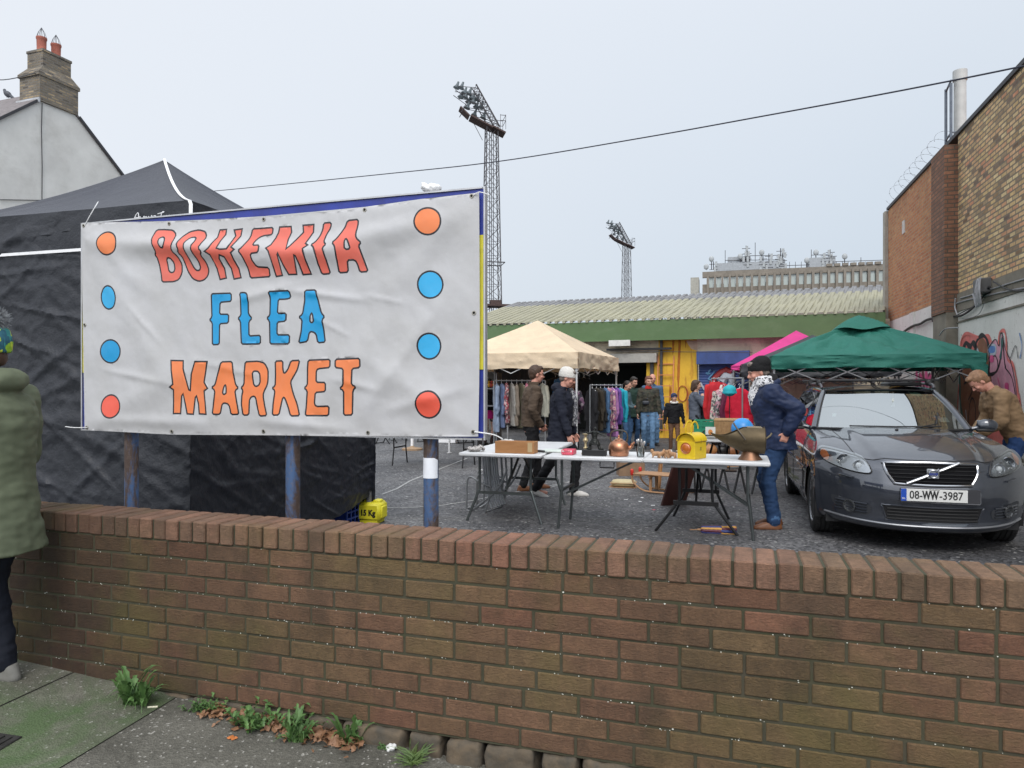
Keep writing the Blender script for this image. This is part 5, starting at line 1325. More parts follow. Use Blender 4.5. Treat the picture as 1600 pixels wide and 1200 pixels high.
gazebo('cream gazebo with a peaked roof over clothes rails', Cn+V((-.926,.376,0))*3.0, (.926,-.376), (.376,.926), 3.0, 3.45, 2.17, 3.02, .33, M_CREAM, M_LEGW, .05, .008, sd=4)
Gl = V((4.20,11.5,0))
GT = gazebo('low green gazebo with a vented peak behind the parked car', Gl, (.95,-.31), (.31,.95), 3.0, 3.0, 1.96, 2.62, .21, M_TEAL, M_LEGG, .0, .09, vent=True, sd=8)
q = MB()   # loose corner flap hanging at the right
q.grid(lambda u, v: (3.0+.012-.0*u, -.02+.02*math.sin(v*5), 1.96-.20-.30*v) if 0 else (3.02-.34*u*(1-.35*v), -.03+.02*math.sin(v*5+u*6), 1.80-.36*v*(1-u)**.7), 10, 10)
q.build('corner_flap', M_TEAL, GT, solid=.003)
gazebo('bright pink gazebo mostly hidden behind the green one', (gx(1143,16.6),16.6,0), (.95,-.31), (.31,.95), 3.0, 2.9, 1.95, 2.85, .10, M_PINK, M_LEGG, .05, .008, sd=11, mval=M_PINK)
gazebo('charcoal gazebo squeezed between the pink and green gazebos', (gx(1158,14.9),14.9,0), (.95,-.31), (.31,.95), 3.0, 2.9, 1.93, 2.62, .26, M_CHAR, M_LEGG, .05, .008, sd=15)
# stall back wall and shelf of toys under the cream gazebo
bw = at(810,600,17.2)
t = thing('fabric_screen', 'dark fabric screen hung behind the clothes rails under the cream gazebo', 'screen', (gx(802,17.6),17.6,0), R(-21.9))
q = MB(); q.grid(lambda u, v: ((u-.5)*1.0, .02*math.sin(u*21), 1.0+.98*v), 30, 3); q.build('fabric', cloth('screen_black', (.02,.02,.025)), t, solid=.004)
q = MB(); q.box((-.5,0,1.0), (.03,.03,2.0)); q.box((.5,0,1.0), (.03,.03,2.0)); q.build('frame', M_LEGG, t, smooth=False)
t = thing('shelf_rack', 'narrow rack with a shelf of small yellow and red toys, left of the fabric screen', 'shelf', (gx(764,17.4),17.4,0), R(-21.9))
q = MB(); q.box((0,0,1.42), (.52,.3,.03)); q.box((0,0,1.0), (.52,.3,.03)); q.box((-.26,0,.9), (.03,.3,1.8)); q.box((.26,0,.9), (.03,.3,1.8)); q.build('frame', M_LEGG, t, smooth=False)
M_TOYS = [mat('toy_yellow',(.65,.35,.03),.5), mat('toy_red',(.45,.04,.03),.5), mat('toy_orange',(.6,.2,.05),.5), mat('toy_brown',(.2,.1,.05),.6)]
rr = random.Random(3)
for i in range(8):
    q = MB(); q.ell((0,0,.07), (.032,.03,.06)); q.ell((0,0,.15), (.026,.026,.028)); q.cap((-.03,0,.09),.01,(-.05,0,.05),.008); q.cap((.03,0,.09),.01,(.05,0,.05),.008)
    o = q.build('toy_figure', M_TOYS[i % 4], None); Mw = frame((gx(764,17.4),17.4,0), R(-21.9)); p = Mw @ V((-.22+i*.062,-.05,1.435)); o.location = p
    tag(o, ['yellow','red','orange','brown'][i % 4]+' toy figure standing on the '+['left','right'][i > 3]+' half of the toy shelf', 'toy', 'toys on the shelf')
# ================================================================ PEOPLE (local frame: +x forward, +y to their left, z up)
def ik(a, t, l1, l2, pole):
    a, t = V(a), V(t); d = t-a; L = d.length
    if L > (l1+l2)*.999: t = a+d*((l1+l2)*.999/L); d = t-a; L = d.length
    dn = d/L; k = (l1*l1-l2*l2+L*L)/(2*L); h = math.sqrt(max(0, l1*l1-k*k))
    p = V(pole); p = p-dn*p.dot(dn)
    if p.length < 1e-4: p = dn.orthogonal()
    return a+dn*k+p.normalized()*h, t
SKIN = mat('skin_light', (.52,.29,.21), .5, var=.08, vs=12); SKIN2 = mat('skin_rosy', (.56,.27,.20), .5, var=.1, vs=12)
M_EYE = mat('eye_dark', (.03,.02,.018), .3, var=0); M_LIP = mat('lip', (.36,.12,.10), .5, var=0)
def fab(nm, c, r=.85, bump=.3, bs=120, **k): return mat(nm, c, r, var=k.pop('var', .15), vs=k.pop('vs', 8), bump=bump, bs=bs, bd=.002, spec=.3, **k)
def person(label, loc, face, h=1.75, lean=0, hipz=None, feet=None, hands=None, elbows=None, knees=None, head=(0,0), vox=.011, skin=SKIN,
           top=None, topm=None, hem=None, legm=None, shoem=None, hair=None, hairm=None, hat=None, hatm=None, collar=None, bulk=1.0, female=False, extra=None, legw=1.0, curl=.6, skirt=None, sleeves=True, group=None, sbulk=1.0, twist=0, wamp=1.0):
    """face: world heading in radians. All joint positions given for a 1.75 m figure and scaled."""
    s = h/1.75; root = thing('person', label, 'person', loc, face, group)
    root.scale = (s, s, s)
    hz = hipz or .93; sh_w = (.175 if female else .195)*(.96+.04*bulk); hp_w = .09
    pel = V((0,0,hz)); sp = V((math.sin(lean),0,math.cos(lean))); rtl = Matrix.Rotation(lean, 4, 'Y'); rtt = rtl @ Matrix.Rotation(twist, 4, 'Z')
    def T(x, y, z): return pel + (rtt if z > .25 else rtl) @ V((x, y, z))    # torso-local
    neck = T(.0,0,.54); shl = [T(0, sh_w*sg, .47) for sg in (1,-1)]; hips = [pel+V((0,hp_w*sg,-.02)) for sg in (1,-1)]
    feet = feet or [(.02,.11,.0,.1),(-.02,-.11,.0,-.1)]; knees = knees or [(1,.1,0),(1,-.1,0)]
    hands = hands or [(.08,.27,.78),(.08,-.27,.78)]; elbows = elbows or [(-.6,.6,-.3),(-.6,-.6,-.3)]
    yaw, pit = head; hr = Matrix.Rotation(yaw, 4, 'Z') @ Matrix.Rotation(pit, 4, 'Y')
    hbase = T(.015,0,.60); HM = Matrix.Translation(hbase) @ hr @ Matrix.Translation((.012,0,.105))   # head centre frame
    # ---- body (one continuous surface)
    b = MB()
    b.loft([(T(0,0,-.12),.085,.13,rtl),(T(0,0,0),.10,.15,rtl),(T(0,0,.16),.09,.125,rtl),(T(0,0,.34),.105,.15,rtt),(T(0,0,.47),.075,.15,rtt),(T(0,0,.52),.05,.08,rtt)], 18)
    b.cap(T(0,0,.46), .062, hbase+V((.008,0,.03)), .052)
    b.ell((0,0,.022), (.098,.076,.100), M=HM); b.ell((.022,0,-.045), (.072,.060,.072), M=HM); b.ell((.052,0,-.085), (.030,.036,.028), M=HM)
    b.cap((.088,0,.012), .010, (.112,0,-.022), .0145, 10, M=HM); b.ell((.103,0,-.027), (.013,.019,.010), M=HM); b.ell((.083,0,.028), (.018,.052,.011), M=HM)
    b.ell((.090,0,-.057), (.010,.024,.007), M=HM); b.ell((.088,0,-.067), (.010,.020,.007), M=HM)
    for sg in (1,-1):
        b.ell((-.005,.078*sg,-.008), (.018,.009,.032), M=HM, rot=Matrix.Rotation(.2,4,'Y')); b.ell((.064,.042*sg,-.025), (.028,.022,.024), M=HM)
        b.ell((.080,.031*sg,.010), (.012,.014,.010), M=HM)
    EL, HD, KN, AN = [], [], [], []
    for i, sg in enumerate((1,-1)):
        e, w_ = ik(shl[i], V(hands[i]), .285, .255, elbows[i]); EL.append(e); HD.append(w_)
        b.cap(shl[i]+V((0,0,-.01)), .050, e, .040); b.cap(e, .040, w_, .026)
        fd = (w_-e).normalized(); sd = V((0,sg,0)); sd = (sd-fd*sd.dot(fd)); sd = sd.normalized() if sd.length > .05 else V((1,0,0)); pn = fd.cross(sd)*sg  # palm normal-ish
        fwd = sd.cross(fd)*sg
        # hand: thumb side points forward/up; palm faces the body
        th = V((.9,0,.45)); th = (th-fd*th.dot(fd)).normalized(); pal = fd.cross(th)*sg
        if pal.dot(V((0,-sg,0))) < 0: pal = -pal
        pc = w_+fd*.045
        b.loft([(w_+fd*-.01,.024,.020,Matrix((th, pal, fd)).transposed().to_4x4()),(w_+fd*.03,.036,.016,Matrix((th, pal, fd)).transposed().to_4x4()),(w_+fd*.08,.040,.014,Matrix((th, pal, fd)).transposed().to_4x4()),(w_+fd*.092,.034,.010,Matrix((th, pal, fd)).transposed().to_4x4())], 12)
        for k in range(4):
            o = w_+fd*.085+th*(.030-.020*k); L = (.070,.078,.073,.056)[k]; a = curl*(1+.12*k)
            p1 = o+(fd*math.cos(a*.6)+pal*math.sin(a*.6))*L*.42; p2 = p1+(fd*math.cos(a*1.6)+pal*math.sin(a*1.6))*L*.32; p3 = p2+(fd*math.cos(a*2.3)+pal*math.sin(a*2.3))*L*.26
            b.cap(o, .0095, p1, .009, 8); b.cap(p1, .009, p2, .0085, 8); b.cap(p2, .0085, p3, .0075, 8)
        o = w_+fd*.025+th*.028; p1 = o+(fd*.65+th*.6+pal*.35).normalized()*.04; p2 = p1+(fd*.9+th*.15+pal*.45).normalized()*.032
        b.cap(o, .013, p1, .0105, 8); b.cap(p1, .0105, p2, .009, 8)
    for i, sg in enumerate((1,-1)):
        fx, fy, fz, fa = feet[i][:4]; an = V((fx, fy, fz+.085)); k_, an = ik(hips[i], an, .43, .415, knees[i]); KN.append(k_); AN.append(an)
        b.cap(hips[i], .078, k_, .052); b.cap(k_, .050, k_.lerp(an,.35), .052); b.cap(k_.lerp(an,.35), .052, an, .034)
        fd = V((math.cos(fa), math.sin(fa), 0)); b.cap(an+V((0,0,-.04)), .03, an+fd*.14+V((0,0,-.055)), .025)
    HI = HM.inverted()
    def pnt(c):
        q = HI @ c
        if q.x > .05 and abs(q.z) < .15:
            for sg in (1,-1):
                if ((q.y-.031*sg)/.0125)**2+((q.z-.008)/.0062)**2 < 1: return 1
            if (q.y/.024)**2+((q.z+.062)/.0075)**2 < 1: return 2
            for sg in (1,-1):
                if abs(q.y-.032*sg) < .02 and abs(q.z-.029) < .005 and hairm is not None: return 3
    ms = [skin, M_EYE, M_LIP, hairm or M_EYE]
    body = b.build('body', ms, root, remesh=vox*.7, smoothit=2, paint=pnt, ang=180)
    # ---- trousers
    def wrk(amp, sc, sd): return lambda p: amp*(nz((p.x*1.0,p.y*1.0,p.z*1.7), sc, sd)+.5*nz((p.x,p.y,p.z*2), sc*2.3, sd+1)-.6*abs(nz((p.x+p.z*.5,p.y,p.z*1.3), sc*1.3, sd+4)))
    if legm is not None:
        q = MB(); lw = legw
        q.loft([(T(0,0,-.10),.10,.14,rtl),(T(0,0,-.02),.118,.158,rtl),(T(0,0,.06),.112,.15,rtl),(T(0,0,.13),.105,.14,rtl)], 18)
        for i in range(2):
            q.cap(hips[i]+V((0,0,-.02)), .094*lw, KN[i], .066*lw); q.cap(KN[i], .065*lw, AN[i]+V((0,0,.0)), .058*lw)
        q.build('trousers', legm, root, remesh=vox, smoothit=3, wr=wrk(.011, 9, 2), ang=180)
    if skirt is not None:
        q = MB(); zt, zb_, r_, m_ = skirt
        q.loft([(pel+V((0,0,zt)),.11,.15),(pel+V((0,0,zt*.5+zb_*.5)),.15,.18),(pel+V((0,0,zb_)),r_,r_*1.15)], 24); q.build('skirt', m_, root, remesh=vox, smoothit=2, wr=wrk(.012, 9, 4), ang=180)
    # ---- top
    if topm is not None:
        q = MB(); B = bulk; hm = hem if hem is not None else -.10
        secs = []
        for z, rx, ry in ((hm,.135+(.028 if hm < -.15 else 0),.178+(.03 if hm < -.15 else 0)),(hm*.5+.02,.132+(.014 if hm < -.15 else 0),.172+(.015 if hm < -.15 else 0)),(.12,.128,.160),(.24,.134,.168),(.36,.142,.182),(.43,.13,.188),(.49,.10,.165),(.53,.07,.10),(.56,.062,.07)):
            secs.append((T(-.005,0,z) if z > -.12 else T(-.005,0,-.12)+V((0,0,z+.12)), rx*B, ry*B*(.95 if female else 1), rtt if z > .25 else (rtl if z > -.12 else Matrix())))
        if hm < -.2:
            pass
        q.loft(secs, 22)
        if collar == 'hood': q.ell(T(-.075,0,.565), (.085,.125,.065), rot=rtl); q.ell(T(.0,0,.555), (.085,.105,.04), rot=rtl)
        elif collar == 'stand': q.loft([(T(-.005,0,.50),.082,.088,rtt),(T(.004,0,.60),.074,.078,rtt)], 16)
        elif collar == 'fold': q.loft([(T(-.005,0,.50),.09,.10,rtt),(T(.0,0,.575),.072,.078,rtt)], 16)
        for i in range(2):
            rb_ = .072*sbulk
            q.cap(T(0,0,.45), .09*B, shl[i], rb_); q.cap(shl[i]+V((0,0,-.012)), rb_, EL[i], .058*sbulk); w_ = EL[i].lerp(HD[i], .97 if sleeves else .2)
            q.cap(EL[i], .057*sbulk, w_, .043*sbulk)
        jk = q.build(top or 'jacket', topm, root, remesh=vox, smoothit=3, wr=wrk(.015*wamp, 7.5, 7), ang=180)
    # ---- shoes
    if shoem is not None:
        for i in range(2):
            fx, fy, fz, fa = feet[i][:4]; an = AN[i]; fd = V((math.cos(fa), math.sin(fa), 0)); base = an.z-.085; tilt = feet[i][4] if len(feet[i]) > 4 else 0
            q = MB(); o = V((an.x, an.y, base))
            M_ = Matrix.Translation(o) @ Matrix.Rotation(fa, 4, 'Z') @ Matrix.Rotation(tilt, 4, 'Y')
            q.loft([((-.03,0,.012),.055,.036),((-.03,0,.05),.05,.037),((-.02,0,.08),.044,.035)], 14, M=M_)
            q.loft([((.06,0,.0),.15,.045),((.06,0,.022),.15,.046),((.052,0,.040),.135,.042),((.02,0,.068),.085,.035)], 20, M=M_, power=2.4)
            q.build('shoe', shoem, root, remesh=max(.007, vox*.7), smoothit=2, ang=180)
    if hair is not None and hairm is not None:
        q = MB()
        if hair in ('short','crop'):
            k = .009 if hair == 'crop' else .016
            q.ell((-.022,0,.036), (.098+k*.2,.078+k*.6,.098+k*.5), M=HM); q.ell((-.055,0,-.02), (.052,.068,.060), M=HM); q.ell((.045,0,.098), (.045,.058,.024+k*.6), M=HM)
        elif hair == 'fringe':
            q.ell((-.028,0,.036), (.100,.086,.102), M=HM); q.ell((-.05,0,-.03), (.058,.082,.07), M=HM); q.ell((.056,0,.090), (.040,.060,.026), M=HM)
        elif hair in ('long','bob'):
            q.ell((-.022,0,.038), (.106,.088,.102), M=HM); q.ell((.05,0,.092), (.045,.062,.028), M=HM); dn = -.20 if hair == 'long' else -.09
            q.cap((-.05,.0,.0), .082, (-.075,0,dn), .065, M=HM); q.cap((-.01,.068,.0), .026, (-.01,.075,dn+.03), .022, M=HM); q.cap((-.01,-.068,.0), .026, (-.01,-.075,dn+.03), .022, M=HM)
        elif hair == 'bun':
            q.ell((-.020,0,.036), (.100,.082,.100), M=HM); q.ell((-.11,0,.0), (.04,.04,.04), M=HM)
        q.build('hair', hairm, root, remesh=.009, smoothit=1, wr=lambda p: .005*nz((p.x*1.5,p.y*1.5,p.z), 45, 1), ang=180)
    if hat is not None:
        q = MB()
        if hat in ('beanie','slouch','pompom'):
            q.loft([((-.010,0,.012),.112,.094),((-.010,0,.045),.115,.097),((-.012,0,.085),.109,.092),((-.018,0,.122),.088,.076),((-.022,0,.148),.05,.046),((-.022,0,.156),.01,.01)], 28, M=HM @ Matrix.Rotation(-.24,4,'Y'))
            if hat == 'slouch': q.ell((-.050,0,.080), (.100,.100,.082), M=HM)
            ho = q.build('beanie', hatm, root, remesh=.006, smoothit=1, wr=lambda p: .0022*math.sin(75*math.atan2((HI @ p).y, (HI @ p).x+.01)*.8)+.002*nz(p, 60), ang=180)
        if hat == 'pompom':
            q = MB(); rr = random.Random(3)
            c0 = V((-.09,0,.150)); q.ell(c0, (.042,.042,.042), M=HM)
            for i in range(500):
                d = V((rr.gauss(0,1), rr.gauss(0,1), rr.gauss(0,1))).normalized(); q.tube([c0+d*.03, c0+d*rr.uniform(.055,.072)+V((rr.uniform(-.01,.01),0,rr.uniform(-.008,.008)))], [.0022,.0008], 3, M=HM)
            q.build('pompom', extra['pom'], ho if False else root, smooth=False)
    ctx = dict(root=root, T=T, HM=HM, EL=EL, HD=HD, KN=KN, AN=AN, shl=shl, pel=pel, rtl=rtl)
    return ctx
def head_deg(dx, dy): return math.atan2(dy, dx)
def scarf(ctx, m_, r=.034, tail=True, nm='scarf'):
    q = MB(); T = ctx['T']
    pts = [T(.085*math.cos(a), .095*math.sin(a), .575+.012*math.sin(2*a)) for a in [2*PI*k/14 for k in range(14)]]
    q.tube(pts, r, 10, closed=True); pts = [T(.08*math.cos(a), .09*math.sin(a), .61+.02*math.sin(a+1)) for a in [2*PI*k/14 for k in range(14)]]; q.tube(pts, r*.85, 10, closed=True)
    if tail: q.tube([T(.09,.02,.56),T(.135,.02,.45),T(.145,.03,.30)], [r, r*1.1, r*.9], 10); q.tube([T(.09,-.03,.56),T(.14,-.03,.47),T(.15,-.045,.37)], [r, r*1.1, r*.8], 10)
    return q.build(nm, m_, ctx['root'], remesh=.008, smoothit=1, wr=lambda p: .006*nz(p, 30), ang=180)
def glasses(ctx, m_):
    q = MB(); HM = ctx['HM']
    for sg in (1,-1):
        q.tube([(.104, .034*sg+.023*math.cos(a), .006+.018*math.sin(a)) for a in [2*PI*k/16 for k in range(16)]], .0022, 5, M=HM, closed=True); q.tube([(.104,.057*sg,.008),(.01,.083*sg,.006)], .002, 5, M=HM)
    q.tube([(.106,.011,.008),(.108,0,.011),(.106,-.011,.008)], .002, 5, M=HM); q.build('glasses', m_, ctx['root'])
def shoulder_bag(ctx, m_, y, z, size=(.22,.10,.2), x=.02, strap=True):
    q = MB(); q.bbox(ctx['pel']+V((x,y,z)), size, .02); 
    q.build('bag', m_, ctx['root'], subsurf=1)
    if strap: q = MB(); q.tube(smooth_pts([ctx['pel']+V((x+.05,y,z+.1)), ctx['T'](.15,y*.3,.30), ctx['T'](.02,-y*.45,.53), ctx['T'](-.14,y*.2,.3), ctx['pel']+V((x-.05,y,z+.1))]), .010, 6); q.build('strap', m_, ctx['root'])
HB = mat('hair_brown', (.055,.028,.015), .6, var=.3, vs=30, bump=.5, bs=90); HD_ = mat('hair_dark', (.018,.013,.010), .55, var=.3, vs=30, bump=.5, bs=90)
HR = mat('hair_auburn', (.13,.045,.02), .6, var=.3, vs=30, bump=.5, bs=90); HG = mat('hair_sandy', (.24,.13,.07), .6, var=.3, vs=30, bump=.5, bs=90); HW = mat('hair_greying', (.16,.13,.11), .6, var=.4, vs=30, bump=.5, bs=90)
F_NAVY = fab('jacket_navy', (.012,.022,.06), .6, bs=25); F_JEAN = fab('jeans_dark', (.018,.045,.11)); F_JEANL = fab('jeans_light', (.12,.22,.36)); F_JEANM = fab('jeans_mid', (.05,.11,.22))
F_BRN = fab('jacket_brown', (.075,.052,.036)); F_BLK = fab('cloth_black', (.010,.010,.012)); F_COAT = fab('coat_navy_black', (.010,.012,.022)); F_TAN = fab('jacket_tan', (.24,.155,.085), .8, bs=30); F_OLIVE = fab('parka_olive', (.098,.115,.072), .8, bs=20, vs=5)
F_WOOLW = fab('wool_white', (.62,.60,.56)); F_WOOLK = fab('wool_black', (.012,.012,.013)); F_BOOT = mat('boot_tan', (.16,.062,.025), .5, var=.25); F_SHK = mat('shoe_black', (.015,.015,.015), .5); F_TRW = mat('trainer_white', (.55,.53,.50), .6); F_PINKS = fab('skirt_pink', (.55,.02,.20)); F_GREYK = fab('knit_grey', (.095,.11,.14)); F_TEALG = fab('top_slate', (.08,.13,.15)); F_BRT = fab('trousers_brown', (.14,.075,.045))
def pattern_mat(nm, cols, sc, rough=.85, kind='voronoi'):
    m = bpy.data.materials.new(nm); n, l, p = nt(m); c = coords(n, l); v = n.new('ShaderNodeTexVoronoi'); v.inputs['Scale'].default_value = sc; l.new(c, v.inputs['Vector'])
    sx = n.new('ShaderNodeSeparateXYZ'); l.new(v.outputs['Color'], sx.inputs[0]); r = n.new('ShaderNodeValToRGB'); r.color_ramp.interpolation = 'CONSTANT'; e = r.color_ramp.elements
    e[0].color = (*cols[0],1); e[0].position = 0; e[1].color = (*cols[1],1); e[1].position = 1/len(cols)
    for i, cc in enumerate(cols[2:]): q = e.new((i+2)/len(cols)); q.color = (*cc,1)
    l.new(sx.outputs[0], r.inputs[0]); l.new(r.outputs[0], p.inputs['Base Color']); p.inputs['Roughness'].default_value = rough; return m
F_CAMO = pattern_mat('fleece_mottled', [(.022,.022,.018),(.045,.042,.03),(.03,.035,.022),(.06,.05,.035)], 22)
F_KEF = pattern_mat('checked_scarf', [(.62,.62,.64),(.05,.05,.06),(.55,.55,.57),(.66,.66,.66)], 75)
F_POMC = pattern_mat('beanie_neon', [(.25,.45,.03),(.02,.10,.14),(.03,.20,.20),(.45,.55,.05)], 28)
def W(x, Y, z=0): return V((x, Y, z))
def gxy(px, py): return gnd(px, py)
# 1. man in navy jacket beside the car, facing left, hand behind his hip
p = gxy(1212, 823); c = person('man in navy jacket and black beanie standing between the table and the grey car', p, R(176), 1.76, lean=.20, vox=.010,
    feet=[(.06,.13,0,.0),(-.02,-.11,0,.1)], hands=[(-.04,.25,1.0),(.02,-.16,1.00)], elbows=[(-1,.45,.35),(-1,-.35,-.2)], head=(0,.30), top='jacket', topm=F_NAVY, hem=-.12, legm=F_JEAN, shoem=F_BOOT, hair='crop', hairm=HW, hat='slouch', hatm=F_WOOLK, collar='hood', bulk=1.38, sbulk=1.5, legw=1.22, skin=SKIN2)
scarf(c, F_KEF, .044)
for i in range(2): q = MB(); q.cap(c['AN'][i]+V((0,0,.0)), .068, c['AN'][i]+V((.0,0,.035)), .068); q.build('turn_up', F_JEANM, c['root'], remesh=.01, smoothit=2)
q = MB(); q.ell(c['T'](-.06,0,.60), (.085,.11,.075)); q.build('dark_hood', F_WOOLK, c['root'], remesh=.01, smoothit=2, wr=lambda p: .008*nz(p,20))
# 2. man in brown jacket, facing right
p = gxy(830, 765); c = person('man with short dark hair in a brown zip jacket, hand in pocket, facing right', p, R(12), 1.76, lean=.06,
    feet=[(.10,.10,0,0),(-.14,-.10,0,0)], hands=[(.12,.19,.93),(.10,-.20,.93)], elbows=[(-1,.5,0),(-1,-.5,0)], head=(0,.12), top='jacket', topm=F_BRN, hem=-.04, legm=F_BLK, shoem=F_BOOT, hair='short', hairm=HB, collar='stand', bulk=1.08, sbulk=1.12, legw=1.05, skin=SKIN2); glasses(c, F_SHK)
# 3. woman in long navy coat and white beanie, striding right
p = gxy(876, 775); c = person('woman in a long dark navy coat and white knitted beanie looking down at the table', p, R(-18), 1.74, lean=.05, female=True,
    feet=[(.16,.09,0,.05),(-.32,-.09,.02,0,.35)], knees=[(1,.1,0),(1,-.1,0)], hipz=.90, hands=[(.14,.24,.80),(.18,-.22,.78)], elbows=[(-1,.4,-.2),(-1,-.4,-.2)], head=(.05,.38), top='coat', topm=F_COAT, hem=-.27, legm=F_BLK, shoem=F_TRW, hair='crop', hairm=HW, hat='beanie', hatm=F_WOOLW, collar='hood', bulk=1.18, sbulk=1.15, legw=1.12, skin=SKIN2); glasses(c, F_SHK)
q = MB(); T = c['T']; q.tube([T(.10,.05,.56),T(.15,.07,.42),T(.17,.08,.2),T(.165,.08,.05)], [.03,.04,.04,.03], 8); q.build('scarf', pattern_mat('scarf_grey_check', [(.06,.06,.07),(.35,.35,.36),(.10,.10,.12)], 60), c['root'], remesh=.01, smoothit=1)
# 4. couple of browsers in the middle
p = gxy(1013, 703); c = person('auburn haired woman in a mottled dark fleece, red collar and light jeans', p, R(-100), 1.70, female=True, vox=.013,
    feet=[(.12,.09,0,0),(-.12,-.09,.02,0)], hands=[(.05,.28,.78),(.08,-.26,.80)], elbows=[(-.6,.8,-.3),(-.6,-.8,-.3)], head=(.35,.15), top='fleece', topm=F_CAMO, hem=-.02, legm=F_JEANL, shoem=F_SHK, hair='fringe', hairm=HR, collar='fold', bulk=1.15, sbulk=1.2, legw=1.08); 
q = MB(); q.loft([(c['T'](.02,0,.53),.075,.085),(c['T'](.03,0,.60),.066,.07)], 14); q.build('red_collar', fab('collar_red', (.50,.03,.025)), c['root']); shoulder_bag(c, mat('bag_slate', (.03,.035,.045), .5), -.06, .20, (.07,.17,.10), .15)
p = gxy(1019, 696); person('bald older man in a blue jacket half hidden behind the woman in the mottled fleece', p, R(-95), 1.78, vox=.014, head=(.2,.1), top='jacket', topm=fab('jacket_blue_grey', (.06,.11,.19)), hem=-.05, legm=F_JEANL, shoem=F_SHK, hair=None, collar='fold', bulk=1.1, skin=SKIN2)
p = gxy(977, 701); c = person('dark haired woman in a slate top looking at something in her hands', p, R(-35), 1.60, female=True, vox=.014, hands=[(.25,.10,1.08),(.26,-.08,1.08)], elbows=[(-.3,.6,-1),(-.3,-.6,-1)], head=(0,.35), top='top', topm=F_TEALG, hem=-.06, legm=F_JEANM, shoem=F_SHK, hair='bun', hairm=HD_, bulk=1.0, collar='fold')
p = gxy(988, 697); person('dark haired man in a dark green coat behind the woman in the slate top', p, R(-60), 1.70, vox=.014, head=(0,.3), top='coat', topm=fab('coat_dark_green', (.02,.045,.035)), hem=-.2, legm=F_JEANM, shoem=F_SHK, hair='short', hairm=HD_, bulk=1.05, collar='fold')
# 5. boy
p = gxy(1053, 706); c = person('boy in a black jacket with white fleece collar, navy beanie and brown trousers', p, R(-92), 1.30, vox=.013, feet=[(.10,.08,0,.1),(-.10,-.08,0,-.1)], hands=[(.05,.30,.80),(.02,-.30,.80)], elbows=[(-.5,.9,-.2),(-.5,-.9,-.2)], head=(.1,.05), top='jacket', topm=F_BLK, hem=-.06, legm=F_BRT, shoem=F_TRW, hair='fringe', hairm=HD_, hat='beanie', hatm=fab('beanie_navy', (.03,.045,.11)), collar='fold', bulk=1.1, sbulk=1.15)
q = MB(); T = c['T']; q.tube([T(.02,.0,.575)+Matrix.Rotation(a,3,'Z') @ V((.10,0,-.02*math.cos(a))) for a in [2*PI*k/12 for k in range(12)]], .034, 8, closed=True); q.build('fleece_collar', F_WOOLW, c['root'], remesh=.012, smoothit=1)
# 6. woman hand to chin
p = gxy(1086, 708); c = person('brown haired woman in grey knit, hand to her chin, before the blue shutter', p, R(-8), 1.60, female=True, vox=.014, hands=[(.20,.10,.98),(.17,-.03,1.36)], elbows=[(0,.5,-1),(.4,-.5,-1)], head=(0,.05), top='jumper', topm=F_GREYK, hem=-.12, legm=F_BLK, shoem=F_SHK, hair='bob', hairm=HB, bulk=1.1, sbulk=1.05); 
q = MB(); q.ell(c['pel']+V((.30,.05,.10)), (.20,.16,.22)); q.ell(c['pel']+V((.30,.0,-.12)), (.17,.16,.2)); q.build('carried_coat', F_BLK, c['root'], remesh=.02, smoothit=2, wr=lambda p: .03*nz(p,9))
# 7. people half hidden round the cream gazebo
p = gxy(763, 696); c = person('woman in black jacket and pink skirt at the left end of the clothes rail', p, R(60), 1.66, female=True, vox=.014, hands=[(.22,.14,1.28),(.12,-.22,.90)], elbows=[(-.2,.8,-.6),(-.8,-.6,0)], top='jacket', topm=F_BLK, hem=.0, legm=fab('tights', (.05,.03,.03)), skirt=(.04,-.22,.17,F_PINKS), shoem=F_SHK, hair='long', hairm=HD_, bulk=1.1, legw=.8)
shoulder_bag(c, mat('bag_leather_black', (.012,.012,.013), .35), -.24, .12)
p = gxy(893, 712); c = person('auburn haired person in a patterned coat between the white hat woman and the gazebo pole', p, R(70), 1.64, female=True, vox=.015, hands=[(.2,.16,1.05),(.2,-.16,1.0)], head=(.3,.2), top='coat', topm=pattern_mat('coat_plum', [(.05,.03,.05),(.16,.08,.14),(.03,.03,.04),(.22,.18,.20)], 14), hem=-.2, legm=F_BLK, shoem=F_SHK, hair='bob', hairm=HR, bulk=1.1)
# 8. man bending by the right wall
p = gxy(1590, 800); c = person('ginger haired man in a tan jacket bending over by the graffiti wall behind the car', p, R(165), 1.78, lean=.50, hipz=.92, vox=.011, feet=[(.10,.12,0,0),(-.06,-.12,0,0)], hands=[(.40,.10,.90),(.42,-.06,.92)], elbows=[(-.3,.5,-1),(-.3,-.5,-1)], head=(0,.85), top='jacket', topm=F_TAN, hem=-.08, legm=fab('jeans_blue', (.02,.05,.14)), shoem=F_SHK, hair='short', hairm=HG, collar='fold', bulk=1.2, sbulk=1.25, skin=SKIN2, legw=1.1)
